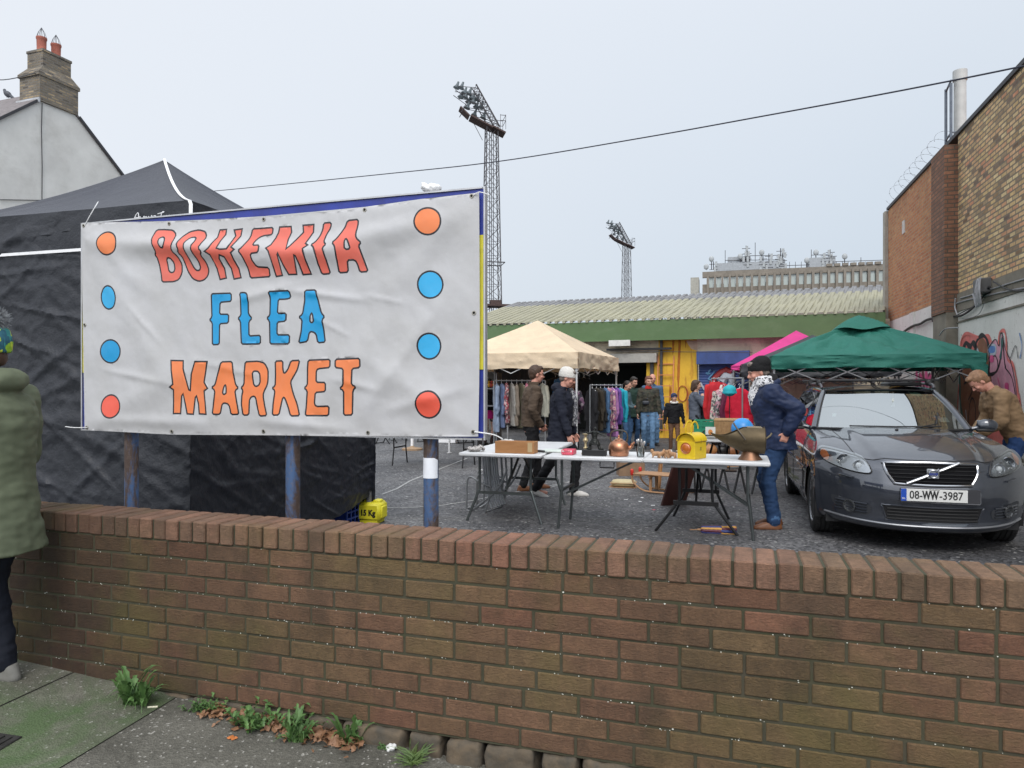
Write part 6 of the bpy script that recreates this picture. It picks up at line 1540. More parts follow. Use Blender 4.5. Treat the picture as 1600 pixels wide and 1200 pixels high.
# 9. person in parka leaning on the wall, left edge
pq = V((-2.30, 3.15, 0))
c = person('person in olive green parka and pompom beanie standing before the brick wall', (pq.x, pq.y, pav_z(-2.3)+.004), R(172), 1.60, lean=.02, vox=.009, female=True,
    feet=[(.18,.10,0,.1),(.05,-.12,0,-.1)], hands=[(.22,.12,1.02),(.24,-.10,1.05)], elbows=[(-.5,.7,-.6),(-.6,-.5,-.6)], head=(0,.15), top='parka', topm=F_OLIVE, hem=-.26, legm=fab('jeans_black', (.010,.012,.02)), shoem=mat('shoe_stone', (.16,.155,.14), .7), hair='crop', hairm=HB, hat='pompom', hatm=F_POMC, collar='hood', bulk=1.22, sbulk=1.28, wamp=.6, extra={'pom': mat('pom_fur', (.16,.17,.18), .95, var=.5, vs=40)})
q = MB(); T = c['T']
for sg in (1,-1): q.tube([T(.12,.05*sg,.52),T(.185,.055*sg,.47),T(.19,.055*sg,.40)], .005, 6)
q.build('drawstring', M_WHT, c['root']); q = MB(); q.box(c['EL'][0]+V((.0,.08,.12)), (.035,.006,.03)); q.build('sleeve_badge', mat('leather_patch', (.16,.12,.07), .7), c['root'])
# ================================================================ PARKED ESTATE CAR (x across, y rearwards from the nose, z up)
CRZ = -R(16); car = thing('parked_car', 'dark grey estate car with roof bars parked facing the wall under the green gazebo edge', 'car', (3.66, 6.17, 0), CRZ)
def paint_mat():
    m = bpy.data.materials.new('car_paint'); n, l, p = nt(m); c = coords(n, l)
    f = noise_n(n, l, c, 900, 2, .5); col = mixrgb(n, l, ramp(n, l, f, .4, .6), (.026,.032,.046), (.046,.054,.072))
    dust = ramp(n, l, noise_n(n, l, c, 5, 8, .75), .45, .8, (0,0,0), (.22,.22,.22)); col = mixrgb(n, l, dust, col, (.09,.09,.09))
    l.new(col, p.inputs['Base Color']); p.inputs['Metallic'].default_value = .55; p.inputs['Roughness'].default_value = .38
    l.new(ramp(n, l, noise_n(n, l, c, 3, 6, .7), .3, .8, (.30,.30,.30), (.52,.52,.52)), p.inputs['Roughness'])
    p.inputs['Coat Weight'].default_value = 1; p.inputs['Coat IOR'].default_value = 1.75; p.inputs['Coat Roughness'].default_value = .04
    l.new(bump_n(n, l, noise_n(n, l, c, 2.5, 2, .5), .03, .01), p.inputs['Coat Normal']); return m
M_PAINT = paint_mat(); M_TRIMK = mat('trim_black', (.012,.012,.013), .5, var=.1); M_CHR = mat('chrome', (.32,.33,.35), .18, 1, var=.05); M_TYRE = mat('tyre_rubber', (.018,.018,.018), .85, var=.3, vs=20, bump=.3)
M_ALLOY = mat('alloy_silver', (.35,.36,.37), .35, .9, var=.1)
def glass_mat(nm, refl, tint, ro=.015):
    m = bpy.data.materials.new(nm); m.use_nodes = True; n, l = m.node_tree.nodes, m.node_tree.links; n.remove(n['Principled BSDF'])
    t = n.new('ShaderNodeBsdfTransparent'); t.inputs[0].default_value = (*tint, 1); g = n.new('ShaderNodeBsdfGlossy'); g.inputs[0].default_value = (.92,.96,.96,1); g.inputs['Roughness'].default_value = ro
    lw = n.new('ShaderNodeFresnel'); lw.inputs[0].default_value = 1.5
    ad = n.new('ShaderNodeMath'); ad.operation = 'ADD'; ad.use_clamp = True; ad.inputs[1].default_value = refl; l.new(lw.outputs[0], ad.inputs[0])
    mx = n.new('ShaderNodeMixShader'); l.new(ad.outputs[0], mx.inputs[0]); l.new(t.outputs[0], mx.inputs[1]); l.new(g.outputs[0], mx.inputs[2]); l.new(mx.outputs[0], n['Material Output'].inputs[0]); return m
M_WSCR = glass_mat('windscreen_glass', .38, (.45,.52,.50)); M_SGL = glass_mat('side_glass', .15, (.25,.30,.28)); M_HGL = glass_mat('headlight_glass', .12, (.92,.94,.95))
ROWS = [((.14,.17),(.80,.62,.20)),((.065,.195),(.845,.60,.22)),((.03,.235),(.868,.575,.265)),((.032,.30),(.878,.56,.35)),((.015,.42),(.886,.55,.47)),((.0,.50),(.888,.54,.56)),((.005,.57),(.888,.535,.64)),
 ((.02,.615),(.886,.545,.70)),((.05,.70),(.878,.59,.765)),((.085,.785),(.862,.66,.83)),((.135,.815),(.845,.74,.872)),((.25,.862),(.828,.86,.905)),((.5,.925),(.812,1.03,.935)),((.8,.975),(.800,1.2,.96)),((1.1,1.01),(.79,1.4,.985)),((1.27,1.022),(.785,1.52,.995)),((1.33,1.018),(.785,1.58,1.0))]
def rowi(v, f):
    v = max(0, min(len(ROWS)-1.0001, v)); i = int(v); t = v-i
    p0, p1, p2, p3 = f(max(i-1,0)), f(i), f(i+1), f(min(i+2,len(ROWS)-1))
    return .5*((2*p1)+(-p0+p2)*t+(2*p0-5*p1+4*p2-p3)*t*t+(-p0+3*p1-3*p2+p3)*t**3)
def SF(u, v):
    Cy, Cz = rowi(v, lambda i: ROWS[i][0][0]), rowi(v, lambda i: ROWS[i][0][1]); Ex, Ey, Ez = [rowi(v, lambda i: ROWS[i][1][k]) for k in range(3)]
    a = abs(u); p = 3.0 if v < 8 else 3.0-min(1,(v-8)/4)*.6
    y = Cy+(Ey-Cy)*a**p; z = Cz+(Ez-Cz)*a**2
    if v > 8.2:       # bonnet bulge with V shaped shoulders
        k = min(1, (v-8.2)/1.2); b_ = .40+.22*min(1, (v-9)/7); t = max(0, min(1, (b_+.10-a)/.10)); t = t*t*(3-2*t); z += .020*t*k - .010*k*(1-t)*max(0, 1-abs(a-b_-.13)/.14)
    elif v > 3.5:
        b_ = .42; t = max(0, min(1, (b_+.13-a)/.13)); y -= .016*(t*t*(3-2*t))*min(1,(v-3.5))*1
    if v < 4 and v > 1: y += .0
    return V((u*Ex, y, z))
def SN(u, v):
    e = .004; a = SF(u+e, v)-SF(u-e, v); b_ = SF(u, v+.02)-SF(u, v-.02); n_ = a.cross(b_).normalized(); return n_ if n_.y < 0 or n_.z > 0.5 else -n_
def UV(x, z):
    lo, hi = 1.0, 12.0
    for _ in range(26):
        m_ = (lo+hi)/2; Ex = rowi(m_, lambda i: ROWS[i][1][0])
        if SF(x/Ex, m_).z < z: lo = m_
        else: hi = m_
    return x/rowi(m_, lambda i: ROWS[i][1][0]), m_
def SP(x, z, off=0): u, v = UV(x, z); return SF(u, v)+SN(u, v)*off
q = MB(); NV = 150; q.grid(lambda a, b_: SF(2*a-1, b_*(len(ROWS)-1)), 120, NV)
E_ = [r[1] for r in ROWS]
def lin(tbl, x):
    if x <= tbl[0][0]: return tbl[0][1]
    for (a, fa), (b_, fb) in zip(tbl, tbl[1:]):
        if x <= b_: return fa+(fb-fa)*(x-a)/(b_-a)
    return tbl[-1][1]
def ztop(y): return lin([(e[1], e[2]) for e in E_[8:]]+[(2.4,1.02),(3.4,1.035),(4.2,1.04),(4.45,1.0)], y)
def xtop(y): return lin([(e[1], e[0]) for e in E_[8:]]+[(2.4,.80),(3.4,.80),(4.2,.74),(4.45,.66)], y)
def y0z(z): return lin([(e[2], e[1]) for e in E_[:11]], z)
WC = [(.905,.315),(3.545,.315)]; AR = .345
def XS(y, z):
    zt2 = ztop(y); t = max(0, min(1, (z-(zt2-.30))/.30)); x = .888+(xtop(y)-.888)*t**2.6
    if z < .36: x -= .055*((.36-z)/.18)**1.6
    if .58 < z < .62: x += .006
    if y > 3.6: x -= .14*((y-3.6)/.85)**2
    d = 1-abs(math.hypot(y-WC[0][0], z-WC[0][1])-AR)/.06; 
    if d > 0: x += .010*d
    if z < .33 and 1.3 < y < 3.2: x += .008
    return x
sd_parts = []
for sg in (-1,1):
    vs = []; NY, NZ = 190, 44
    for j in range(NZ+1):
        for i in range(NY+1):
            s_ = j/NZ; yy = .60+3.85*(i/NY); z = .185+s_*(ztop(yy)-.185); ys = y0z(z) if True else 0
            y = ys+(4.45-ys)*(i/NY); z = .185+s_*(ztop(y)-.185)
            for cy, cz in WC:
                r_ = math.hypot(y-cy, z-cz)
                if AR-.022 < r_ < AR+.006 and z > .18: y = cy+(y-cy)*AR/r_; z = cz+(z-cz)*AR/r_
            vs.append(V((sg*XS(y, z), y, z)))
    fs = []
    for j in range(NZ):
        for i in range(NY):
            f_ = (j*(NY+1)+i, j*(NY+1)+i+1, (j+1)*(NY+1)+i+1, (j+1)*(NY+1)+i); c_ = sum((vs[k] for k in f_), V((0,0,0)))/4
            if any(math.hypot(c_.y-cy, c_.z-cz) < AR-.002 for cy, cz in WC): continue
            fs.append(f_ if sg > 0 else tuple(reversed(f_)))
    q.add(vs, fs)
# shoulder deck beside the side windows, roof skin, tail
q.grid(lambda u, v: ((2*u-1)*(xtop(1.5+2.9*v)), 1.5+2.9*v, ztop(1.5+2.9*v)-.002), 2, 20) if 0 else None
for sg in (-1,1):
    q.grid(lambda u, v: (sg*(xtop(1.55+2.85*v)-(.055)*u), 1.55+2.85*v, ztop(1.55+2.85*v)+.004*u), 3, 30)
RT = lambda u, v: V(((2*u-1)*(.575+.02*math.sin(v*PI)-.03*v), 2.02+2.15*v+.16*abs(2*u-1)**2.5*(1-v), 1.425+.055*(1-abs(2*u-1)**2.6)+.02*math.sin(min(1,v*1.6)*PI/2)-.05*v*v))
q.grid(lambda u, v: RT(u, v), 30, 30)
q.grid(lambda u, v: ((2*u-1)*(.72-.16*v), 4.47-.32*v, 1.0+.36*v), 4, 4); q.grid(lambda u, v: ((2*u-1)*.70, 4.46, .2+.82*v), 4, 4)
# pillars
def WS(u, v):    # windscreen surface, v 0 base .. 1 header
    a = 2*u-1; xb, xt = .735, .560; x = a*(xb+(xt-xb)*v)
    y = (1.29+(2.03-1.29)*v)+(.30-.13*v)*abs(a)**2.3; z = (1.015+(1.432-1.015)*v)-.012*abs(a)**2*(1-v)-.022*abs(a)**2*v+.035*math.sin(v*PI); return V((x, y, z))
for sg in (0,1):
    pts = [WS(sg, t) for t in [k/10 for k in range(11)]]; pts = [p+V(((sg*2-1)*.022,.02,-.004)) for p in pts]
    q.tube(pts, [.040-.008*k/10 for k in range(11)], 10)
    s2 = sg*2-1
    q.tube(smooth_pts([(s2*.575,2.2,1.412),(s2*.60,2.9,1.44),(s2*.58,3.6,1.425),(s2*.55,4.15,1.37)]), .030, 10)
body = q.build('body', M_PAINT, car, ang=60)
# under-bonnet darkness, wheel housings and floor
q = MB(); q.box((0,2.4,.33), (1.60,3.9,.30)); q.box((0,.62,.42), (1.10,.55,.35)); q.box((0,2.4,.55), (1.35,3.4,.4))
q.build('underbody', M_TRIMK, car, smooth=False)
for sg in (-1,1):
    for cy, cz in WC:
        q = MB(); a0 = [R(-20+220*k/24) for k in range(25)]; vs = []
        for a in a0: vs += [(sg*.88, cy+AR*math.cos(a), cz+AR*math.sin(a)), (sg*.60, cy+AR*math.cos(a), cz+AR*math.sin(a))]
        q.add(vs, [(2*k,2*k+1,2*k+3,2*k+2) for k in range(24)]); q.build('wheel_housing', M_TRIMK, car)
# wheels
def wheel(x, y, steer=0):
    w_ = MB(); sg = 1 if x > 0 else -1; M_ = Matrix.Translation((x, y, .317)) @ Matrix.Rotation(steer, 4, 'Z') @ Matrix.Rotation(PI/2*sg, 4, 'Y')
    w_.lathe([(.21,-.085),(.225,-.10),(.29,-.103),(.308,-.092),(.316,-.07),(.317,-.045),(.310,-.043),(.310,-.038),(.3175,-.036),(.3175,-.005),(.310,-.003),(.310,.003),(.3175,.005),(.3175,.036),(.310,.038),(.310,.043),(.317,.045),(.316,.07),(.308,.092),(.29,.103),(.225,.10),(.21,.085)], 64, 0, M_)
    for k in range(64):
        a = 2*PI*k/64; w_.box((.317*math.cos(a), .317*math.sin(a), .070), (.006,.012,.035), 0, M_ @ Matrix.Identity(4), rz=a)
        w_.box((.317*math.cos(a), .317*math.sin(a), -.070), (.006,.012,.035), 0, M_, rz=a)
    t = w_.build('wheel', M_TYRE, car); r_ = MB()
    r_.lathe([(.218,.088),(.222,.095),(.212,.097),(.20,.08),(.19,.03),(.19,-.06)], 48, 0, M_, cap=False); r_.lathe([(.06,.05),(.055,.068),(.0,.07)], 24, 0, M_, cap=False)
    for k in range(7):
        a = 2*PI*k/7
        for da in (-.13,.13): r_.bar((.04*math.cos(a), .04*math.sin(a), .06), (.208*math.cos(a+da), .208*math.sin(a+da), .082), .026, .018, 0, M_)
    r_.build('rim', M_ALLOY, t, ang=30); d_ = MB(); d_.lathe([(.145,.02),(.145,.03),(.0,.031)], 32, 0, M_, cap=False); d_.build('brake_disc', mat('brake_steel', (.12,.11,.10), .5, .8), t)
wheel(-.775,.905,-.0); wheel(.775,.905,-.0); wheel(-.775,3.545); wheel(.775,3.545)
# panel gaps
def gap(pts, r=.0035, nm='panel_gap'): g_ = MB(); g_.tube(pts, r, 5); return g_.build(nm, M_TRIMK, car)
for sg in (-1,1):
    gap([SF(sg*(.62+.20*((v-9)/7)**.7 if v > 9 else .62), v)+SN(sg*.6, v)*.0 for v in [9.0+.35*k for k in range(21)]], .0045)
gap([SF((2*t-1)*.62, 9.25+.0*t)+V((0,0,.001)) for t in [k/24 for k in range(25)]], .004)
for sg in (-1,1):
    for yy in (1.52,2.55,3.35): gap([(sg*(XS(yy, z)+.0005), yy+(.03 if yy < 2 else 0)*math.sin(z*3), z) for z in [.25+.04*k for k in range(19)]], .004)
    gap([(sg*(XS(y, ztop(y)-.02)+.001), y, .30) for y in (1.4,3.2)], .004)
# body rub strips and silver lip
for sg in (-1,1): q = MB(); q.tube([(sg*(XS(y,.60)+.004), y, .60) for y in [1.32+.1*k for k in range(19)]], .014, 6); q.build('side_strip', M_PAINT, car)
q = MB(); M_LIPM = mat('lip_silver', (.28,.29,.31), .35, .6)
q.tube([SF(u/40, 2.15+.25*abs(u/40)**3)+SN(u/40, 2.2)*.004 for u in range(-37,38)], .012, 8, flat=.8); q.build('front_lip', M_LIPM, car)
# ---- front details, placed on the nose surface by (x,z)
def patch(nm, corners, m_, off, n1=14, n2=8, parent=car, bulge=0, solid=.0):
    g_ = MB(); (ax,az),(bx_,bz),(cx,cz),(dx_,dz) = corners      # lower-left, lower-right, upper-right, upper-left
    def f(s, t):
        x = (ax*(1-s)+bx_*s)*(1-t)+(dx_*(1-s)+cx*s)*t; z = (az*(1-s)+bz*s)*(1-t)+(dz*(1-s)+cz*s)*t
        return SP(x, z, off+bulge*math.sin(PI*s)**.5*math.sin(PI*t)**.5)
    g_.grid(f, n1, n2); return g_.build(nm, m_, parent, solid=solid)
def poly_patch(nm, pts, m_, off, parent=car):
    l3 = smooth_pts([V((p[0],p[1],0)) for p in pts], 4, closed=True); vs2 = [V((p.x,p.y)) for p in l3]; n_ = len(vs2); ed = [(i,(i+1) % n_) for i in range(n_)]
    xs = [p.x for p in vs2]; zs = [p.y for p in vs2]; x_ = min(xs)
    while x_ < max(xs):
        z_ = min(zs)
        while z_ < max(zs):
            if pip((x_,z_), [tuple(p) for p in vs2[:n_]]): vs2.append(V((x_,z_)))
            z_ += .014
        x_ += .014
    ov, oe, of, _, _, _ = geometry.delaunay_2d_cdt(vs2, ed, [], 1, 1e-5); g_ = MB(); g_.add([SP(p.x, p.y, off) for p in ov], [tuple(f) for f in of]); o = g_.build(nm, m_, parent, ang=180)
    return o, [SP(p.x, p.y, off) for p in l3]
def G_(x, z, off): return SP(x, z, off)
# grille
gp_ = [(-.340,.787),(0,.797),(.340,.787),(.366,.772),(.350,.70),(.305,.628),(.27,.612),(0,.604),(-.27,.612),(-.305,.628),(-.350,.70),(-.366,.772)]
gr, rim = poly_patch('grille', gp_, mat('grille_black', (.006,.006,.007), .9, spec=.1), .004)
q = MB(); q.tube(rim, .0135, 8, closed=True); q.build('grille_frame', M_CHR, gr)
for k in range(5):
    z = .637+k*.031; w_ = .300+.048*min(1,(z-.62)/.12); q = MB(); q.tube([SP(-w_+2*w_*t/16, z, .012) for t in range(17)], .0040, 6, flat=.7); q.build('grille_bar', mat('bar_dark_gloss', (.012,.012,.013), .6), gr)
q = MB(); q.tube([SP(x_, .618+(x_+.20)*.168/.40, .020) for x_ in [-.21+.0425*k for k in range(11)]], .014, 8); q.build('diagonal_bar', M_CHR, gr)
ec = SP(0,.700,.026); q = MB(); q.bbox((ec.x, ec.y, ec.z), (.098,.014,.088), .006); q.build('badge_plate', M_ALLOY, gr)
q = MB(); Me = Matrix.Translation(ec+V((0,-.010,0))) @ Matrix.Rotation(PI/2, 4, 'X'); q.tube([(.035*math.cos(a), .033*math.sin(a), .002) for a in [2*PI*k/28 for k in range(28)]], .0065, 8, M=Me, closed=True)
q.tube([(.024,.028,.003),(.042,.046,.003)], .005, 6, M=Me); bo = q.build('badge_ring', M_CHR, gr)
q = MB(); q.box((0,0,.004), (.066,.019,.008), M=Me); q.build('badge_bar', mat('badge_blue', (.02,.04,.22), .3), gr, smooth=False)
text_mesh('VOLVO', .0155, M_CHR, gr, (ec.x, ec.y-.0185, ec.z), (PI/2,0,0), nm='badge_text', sx=1.05)
# lower intake, fog grilles, fog lights
lo_, rm = poly_patch('lower_intake', [(-.37,.425),(0,.415),(.37,.425),(.385,.40),(.36,.315),(.33,.285),(0,.275),(-.33,.285),(-.36,.315),(-.385,.40)], M_TRIMK, .004)
for k in range(4): q = MB(); q.tube([SP(-.35+.7*t/14, .305+k*.03, .010) for t in range(15)], .006, 6); q.build('intake_bar', mat('bar_dark_matt', (.02,.02,.02), .6), lo_)
q = MB(); q.tube(rm, .006, 6, closed=True); q.build('intake_frame', M_PAINT, lo_)
for sg in (-1,1):
    fg, rm = poly_patch('fog_panel', [(sg*.50,.315),(sg*.47,.36),(sg*.49,.405),(sg*.60,.43),(sg*.74,.455),(sg*.765,.44),(sg*.74,.37),(sg*.68,.335),(sg*.58,.315)], mat('panel_dark_grey', (.035,.038,.044), .5), .004)
    for k in range(4): q = MB(); q.tube([SP(sg*(.50+.23*t/6), .335+k*.026+.012*t/6, .010) for t in range(7)], .006, 6); q.build('fog_bar', M_PAINT, fg)
    c_ = SP(sg*.625, .378, .012); n_ = SN(*UV(sg*.625,.378)); Mq = Matrix.Translation(c_) @ n_.to_track_quat('Z','Y').to_matrix().to_4x4()
    q = MB(); q.lathe([(.058,.0),(.060,.012),(.050,.014),(.047,.004),(.03,-.004),(.0,-.006)], 28, 0, Mq, cap=False); q.build('fog_light', mat('fog_reflector', (.10,.105,.11), .2, .6), fg)
    # headlight
    hp = [(sg*.465,.700),(sg*.50,.682),(sg*.62,.695),(sg*.75,.735),(sg*.815,.775),(sg*.835,.815),(sg*.815,.862),(sg*.74,.862),(sg*.62,.838),(sg*.535,.815),(sg*.50,.79),(sg*.475,.745)]
    hl_, rm = poly_patch('headlight', hp, mat('headlight_liner', (.30,.31,.33), .22, .85), .003); 
    q = MB(); q.tube(rm, .007, 6, closed=True); q.build('headlight_seal', M_TRIMK, hl_)
    for hx, hz, rr_, mm_ in ((.660,.780,.056,'proj'),(.555,.745,.045,'bowl')):
        c_ = SP(sg*hx, hz, .008); n_ = V((sg*.10,-1,.12)).normalized(); Mq = Matrix.Translation(c_) @ n_.to_track_quat('Z','Y').to_matrix().to_4x4()
        q = MB(); q.lathe([(rr_,.016),(rr_*1.08,.012),(rr_*1.05,-.01)], 24, 0, Mq, cap=False); q.lathe([(rr_,.014),(rr_*.8,.0),(rr_*.5,-.008),(.001,-.01)], 24, 0, Mq, cap=False); q.build('reflector', M_CHR, hl_)
        q = MB(); q.ell((0,0,.0), (rr_*.62,rr_*.62,rr_*.4), M=Mq); q.build('lens', mat('lens_dark', (.04,.05,.06), .05, spec=1) if mm_ == 'proj' else mat('lens_pale', (.6,.62,.64), .1), hl_)
    am = [(sg*.785,.762),(sg*.818,.788),(sg*.828,.815),(sg*.812,.848),(sg*.782,.848),(sg*.765,.80)]
    q_, _ = poly_patch('indicator', am, mat('amber_lens', (.45,.14,.04), .2), .010, hl_)
    q_, _ = poly_patch('glass_cover', hp, M_HGL, .030, hl_)
    q = MB(); a_, b_ = SP(sg*.60,.640,.006), SP(sg*.70,.660,.006); q.tube([a_.lerp(b_, .0), a_.lerp(b_, 1)], .022, 8, flat=.3); q.build('washer_cover', M_PAINT, car)
# number plate
pc = SP(0,.520,.0); pl = thing('x','x','x'); bpy.data.objects.remove(pl)
q = MB(); q.bbox((.045, -.018, .520), (.62,.014,.130), .004); po = q.build('number_plate', mat('plate_surround', (.03,.03,.035), .4), car)
q = MB(); q.bbox((-.003,-.0275,.526), (.515,.005,.108), .002); q.build('plate_face', mat('plate_white', (.62,.62,.60), .35, var=.03), po)
q = MB(); q.box((-.238,-.0305,.526), (.044,.002,.106)); q.build('plate_band', mat('plate_blue', (.01,.06,.36), .35, var=.02), po, smooth=False)
text_mesh('08-', .098, M_PRBLK, po, (-.142,-.0308,.524), (PI/2,0,0), nm='plate_text', bold=.0012, sx=.80); text_mesh('WW', .098, M_PRBLK, po, (-.030,-.0308,.524), (PI/2,0,0), nm='plate_text', bold=.0045, sx=.60)
text_mesh('-3987', .098, M_PRBLK, po, (.128,-.0308,.524), (PI/2,0,0), nm='plate_text', bold=.0012, sx=.80); text_mesh('IRL', .022, M_WHT, po, (-.238,-.032,.495), (PI/2,0,0), nm='plate_text')
text_mesh('CILL MHANTAIN', .012, M_PRBLK, po, (.0,-.0308,.574), (PI/2,0,0), nm='plate_text', sx=.9)
q = MB(); q.tube([(-.03,-.024,.462),(.345,-.024,.462),(.352,-.024,.472),(.352,-.024,.56)], .005, 6); q.build('plate_trim', M_CHR, po)
# glass
q = MB(); q.grid(WS, 24, 14); q.build('windscreen', M_WSCR, car)
q = MB(); pts = [WS(k/24, 0)+V((0,-.012,.004)) for k in range(25)]; q.tube(pts, .017, 6); q.tube([WS(k/24, 1)+V((0,.006,.003)) for k in range(25)], .010, 6); q.build('windscreen_seal', M_TRIMK, car)
q = MB(); q.grid(lambda u, v: WS(.10+.8*u,.93+.06*v)+V((0,-.003,.004)), 12, 2); q.build('shade_band', glass_mat('shade_band', .25, (.12,.2,.22)), car)
def sidewin(sg, y0_, y1_):
    g_ = MB()
    def f(u, v):
        yb = y0_[0]+(y1_[0]-y0_[0])*u; yt = y0_[1]+(y1_[1]-y0_[1])*u; y = yb+(yt-yb)*v; return (sg*(.755-.165*v-.006*math.sin(v*PI)*-2), y, 1.02+.39*v)
    g_.grid(f, 10, 6); g_.build('side_window', M_SGL, car)
for sg in (-1,1):
    sidewin(sg, (1.66,2.26), (2.52,2.52)); sidewin(sg, (2.60,2.60), (3.36,3.30)); sidewin(sg, (3.44,3.38), (4.35,4.08))
    for ya, yb in ((2.56,2.56),(3.40,3.34)): q = MB(); q.bar((sg*.76,ya,1.0), (sg*.592,yb,1.39), .06, .03); q.build('door_pillar', M_TRIMK, car)
    # mirror
    q = MB(); q.ell((sg*.965,1.74,1.055), (.105,.055,.072)); q.cap((sg*.80,1.74,1.01), .024, (sg*.90,1.74,1.035), .022); mo_ = q.build('door_mirror', M_PAINT, car, remesh=.008, smoothit=3)
    q = MB(); q.bbox((sg*.968,1.793,1.058), (.165,.008,.10), .003); q.build('mirror_glass', M_CHR, mo_)
    q = MB(); q.bbox((sg*.93,1.70,1.005), (.16,.06,.03), .01); q.build('mirror_foot', M_TRIMK, mo_)
    q = MB(); q.tube(smooth_pts([(sg*.595,2.25,1.45),(sg*.60,2.35,1.495),(sg*.605,2.9,1.505),(sg*.585,3.7,1.485),(sg*.57,3.95,1.45)]), .016, 8); q.build('roof_rail', mat('rail_satin', (.10,.10,.11), .4, .5), car)
    q = MB(); q.bbox((sg*.835,2.2,.93), (.02,.20,.03), .008); q.build('door_handle', M_PAINT, car)
for yy in (2.48,3.25):
    q = MB(); q.bbox((0,yy,1.545), (1.42,.055,.026), .008)
    for sg in (-1,1): q.bbox((sg*.60,yy,1.515), (.07,.09,.075), .02)
    q.build('roof_bar', M_TRIMK, car)
q = MB(); q.bbox((.36,2.75,1.50), (.36,.5,.05), .02); q.build('bar_mount', M_TRIMK, car)
# wipers, washer jets, aerial
q = MB(); q.tube([WS(.20,.035)+V((0,-.02,.02)), WS(.5,.03)+V((0,-.02,.02)), WS(.80,.045)+V((0,-.02,.02))], .008, 6); q.tube([WS(.62,.02)+V((0,-.03,.015)), WS(.78,.10)+V((0,-.015,.015)), WS(.84,.30)+V((0,-.012,.012)), WS(.84,.33)+V((0,-.012,.012))], .007, 6)
q.build('wiper', M_TRIMK, car)
for x_ in (-.05,.34): q = MB(); q.ell(SF(x_/.8, 13.9)+V((0,0,.006)), (.018,.012,.008)); q.build('washer_jet', M_TRIMK, car)
# interior
M_INT = mat('interior_grey', (.09,.09,.085), .8)
q = MB(); q.bbox((0,1.86,.93), (1.36,.50,.14), .04); q.build('dashboard', M_INT, car)
for sx_ in (-.34,.34):
    q = MB(); q.bbox((sx_,2.65,.72), (.48,.5,.16), .05); q.bbox((sx_,2.92,1.0), (.46,.16,.62), .05, rot=Matrix.Rotation(R(-14),4,'X')); q.bbox((sx_,2.98,1.30), (.24,.09,.15), .03); q.build('seat', mat('seat_beige', (.20,.19,.16), .8), car)
q = MB(); q.tube([(-.36+.18*math.cos(a), 2.12+.07*math.sin(a), 1.02+.165*math.sin(a)) for a in [2*PI*k/28 for k in range(28)]], .014, 8, closed=True); q.bar((-.52,2.12,1.02),(-.20,2.12,1.02),.03); q.build('steering_wheel', M_TRIMK, car)
q = MB(); q.bbox(WS(.52,.90)+V((0,.05,-.04)), (.23,.04,.06), .015); q.build('rear_view_mirror', M_TRIMK, car)
q = MB(); c0 = WS(.55,.5)+V((0,.10,.02)); q.add([c0+V((0,0,.07)), c0+V((-.02,0,-.03)), c0+V((.02,0,-.03)), c0+V((-.013,0,.03)), c0+V((.013,0,.03))], [(0,3,1,2,4)]); q.tube([c0+V((0,0,.07)), c0+V((0,0,.13))], .001, 4); q.build('air_freshener', mat('freshener_pale', (.6,.62,.58), .7), car, smooth=False)
M_DISC = mat('disc_white', (.55,.60,.60), .5); 
for u_, v_, w_, h_, mc_ in ((.87,.22,.075,.045,M_DISC),(.83,.27,.05,.03,mat('disc_blue', (.08,.20,.45), .5)),(.80,.24,.02,.03,mat('disc_red', (.4,.05,.04), .5)),(.80,.88,.10,.05,mat('disc_green', (.25,.42,.33), .5)),(.10,.30,.03,.04,M_DISC)):
    q = MB(); q.grid(lambda s, t: WS(u_+(s-.5)*w_, v_+(t-.5)*h_*2)+V((0,.004,-.004)), 3, 3); q.build('windscreen_disc', mc_, car)
# ================================================================ TABLES
M_PLTOP = mat('table_plastic_white', (.60,.61,.62), .45, var=.06, vs=4, grime=.25, gs=5, gc=(.40,.39,.37)); M_TLEG = mat('table_leg_grey', (.085,.095,.095), .4, .6); M_TLEGK = mat('table_leg_black', (.015,.015,.016), .4, .3)
TZt = .76
def top_slab(q, x0, x1, y0, y1, z, th=.042, M=None):
    q.bbox(((x0+x1)/2, (y0+y1)/2, z-th/2), (x1-x0, y1-y0, th), .012)
def uleg(x, y0, y1, lean, m_, t, z=TZt, splay=.06):
    q = MB()
    for y, s_ in ((y0,-1),(y1,1)):
        q.tube(smooth_pts([(x, y, z-.04), (x, y, z*.55), (x+lean*.3, y+s_*.0, z*.42), (x+lean, y+s_*splay, 0)], 5), .0135, 8)
    q.bar((x+lean*.15, y0, z*.46), (x+lean*.15, y1, z*.46), .026); q.bar((x, y0-.0, z-.05), (x, y1, z-.05), .03)
    q.build('leg_frame', m_, t)
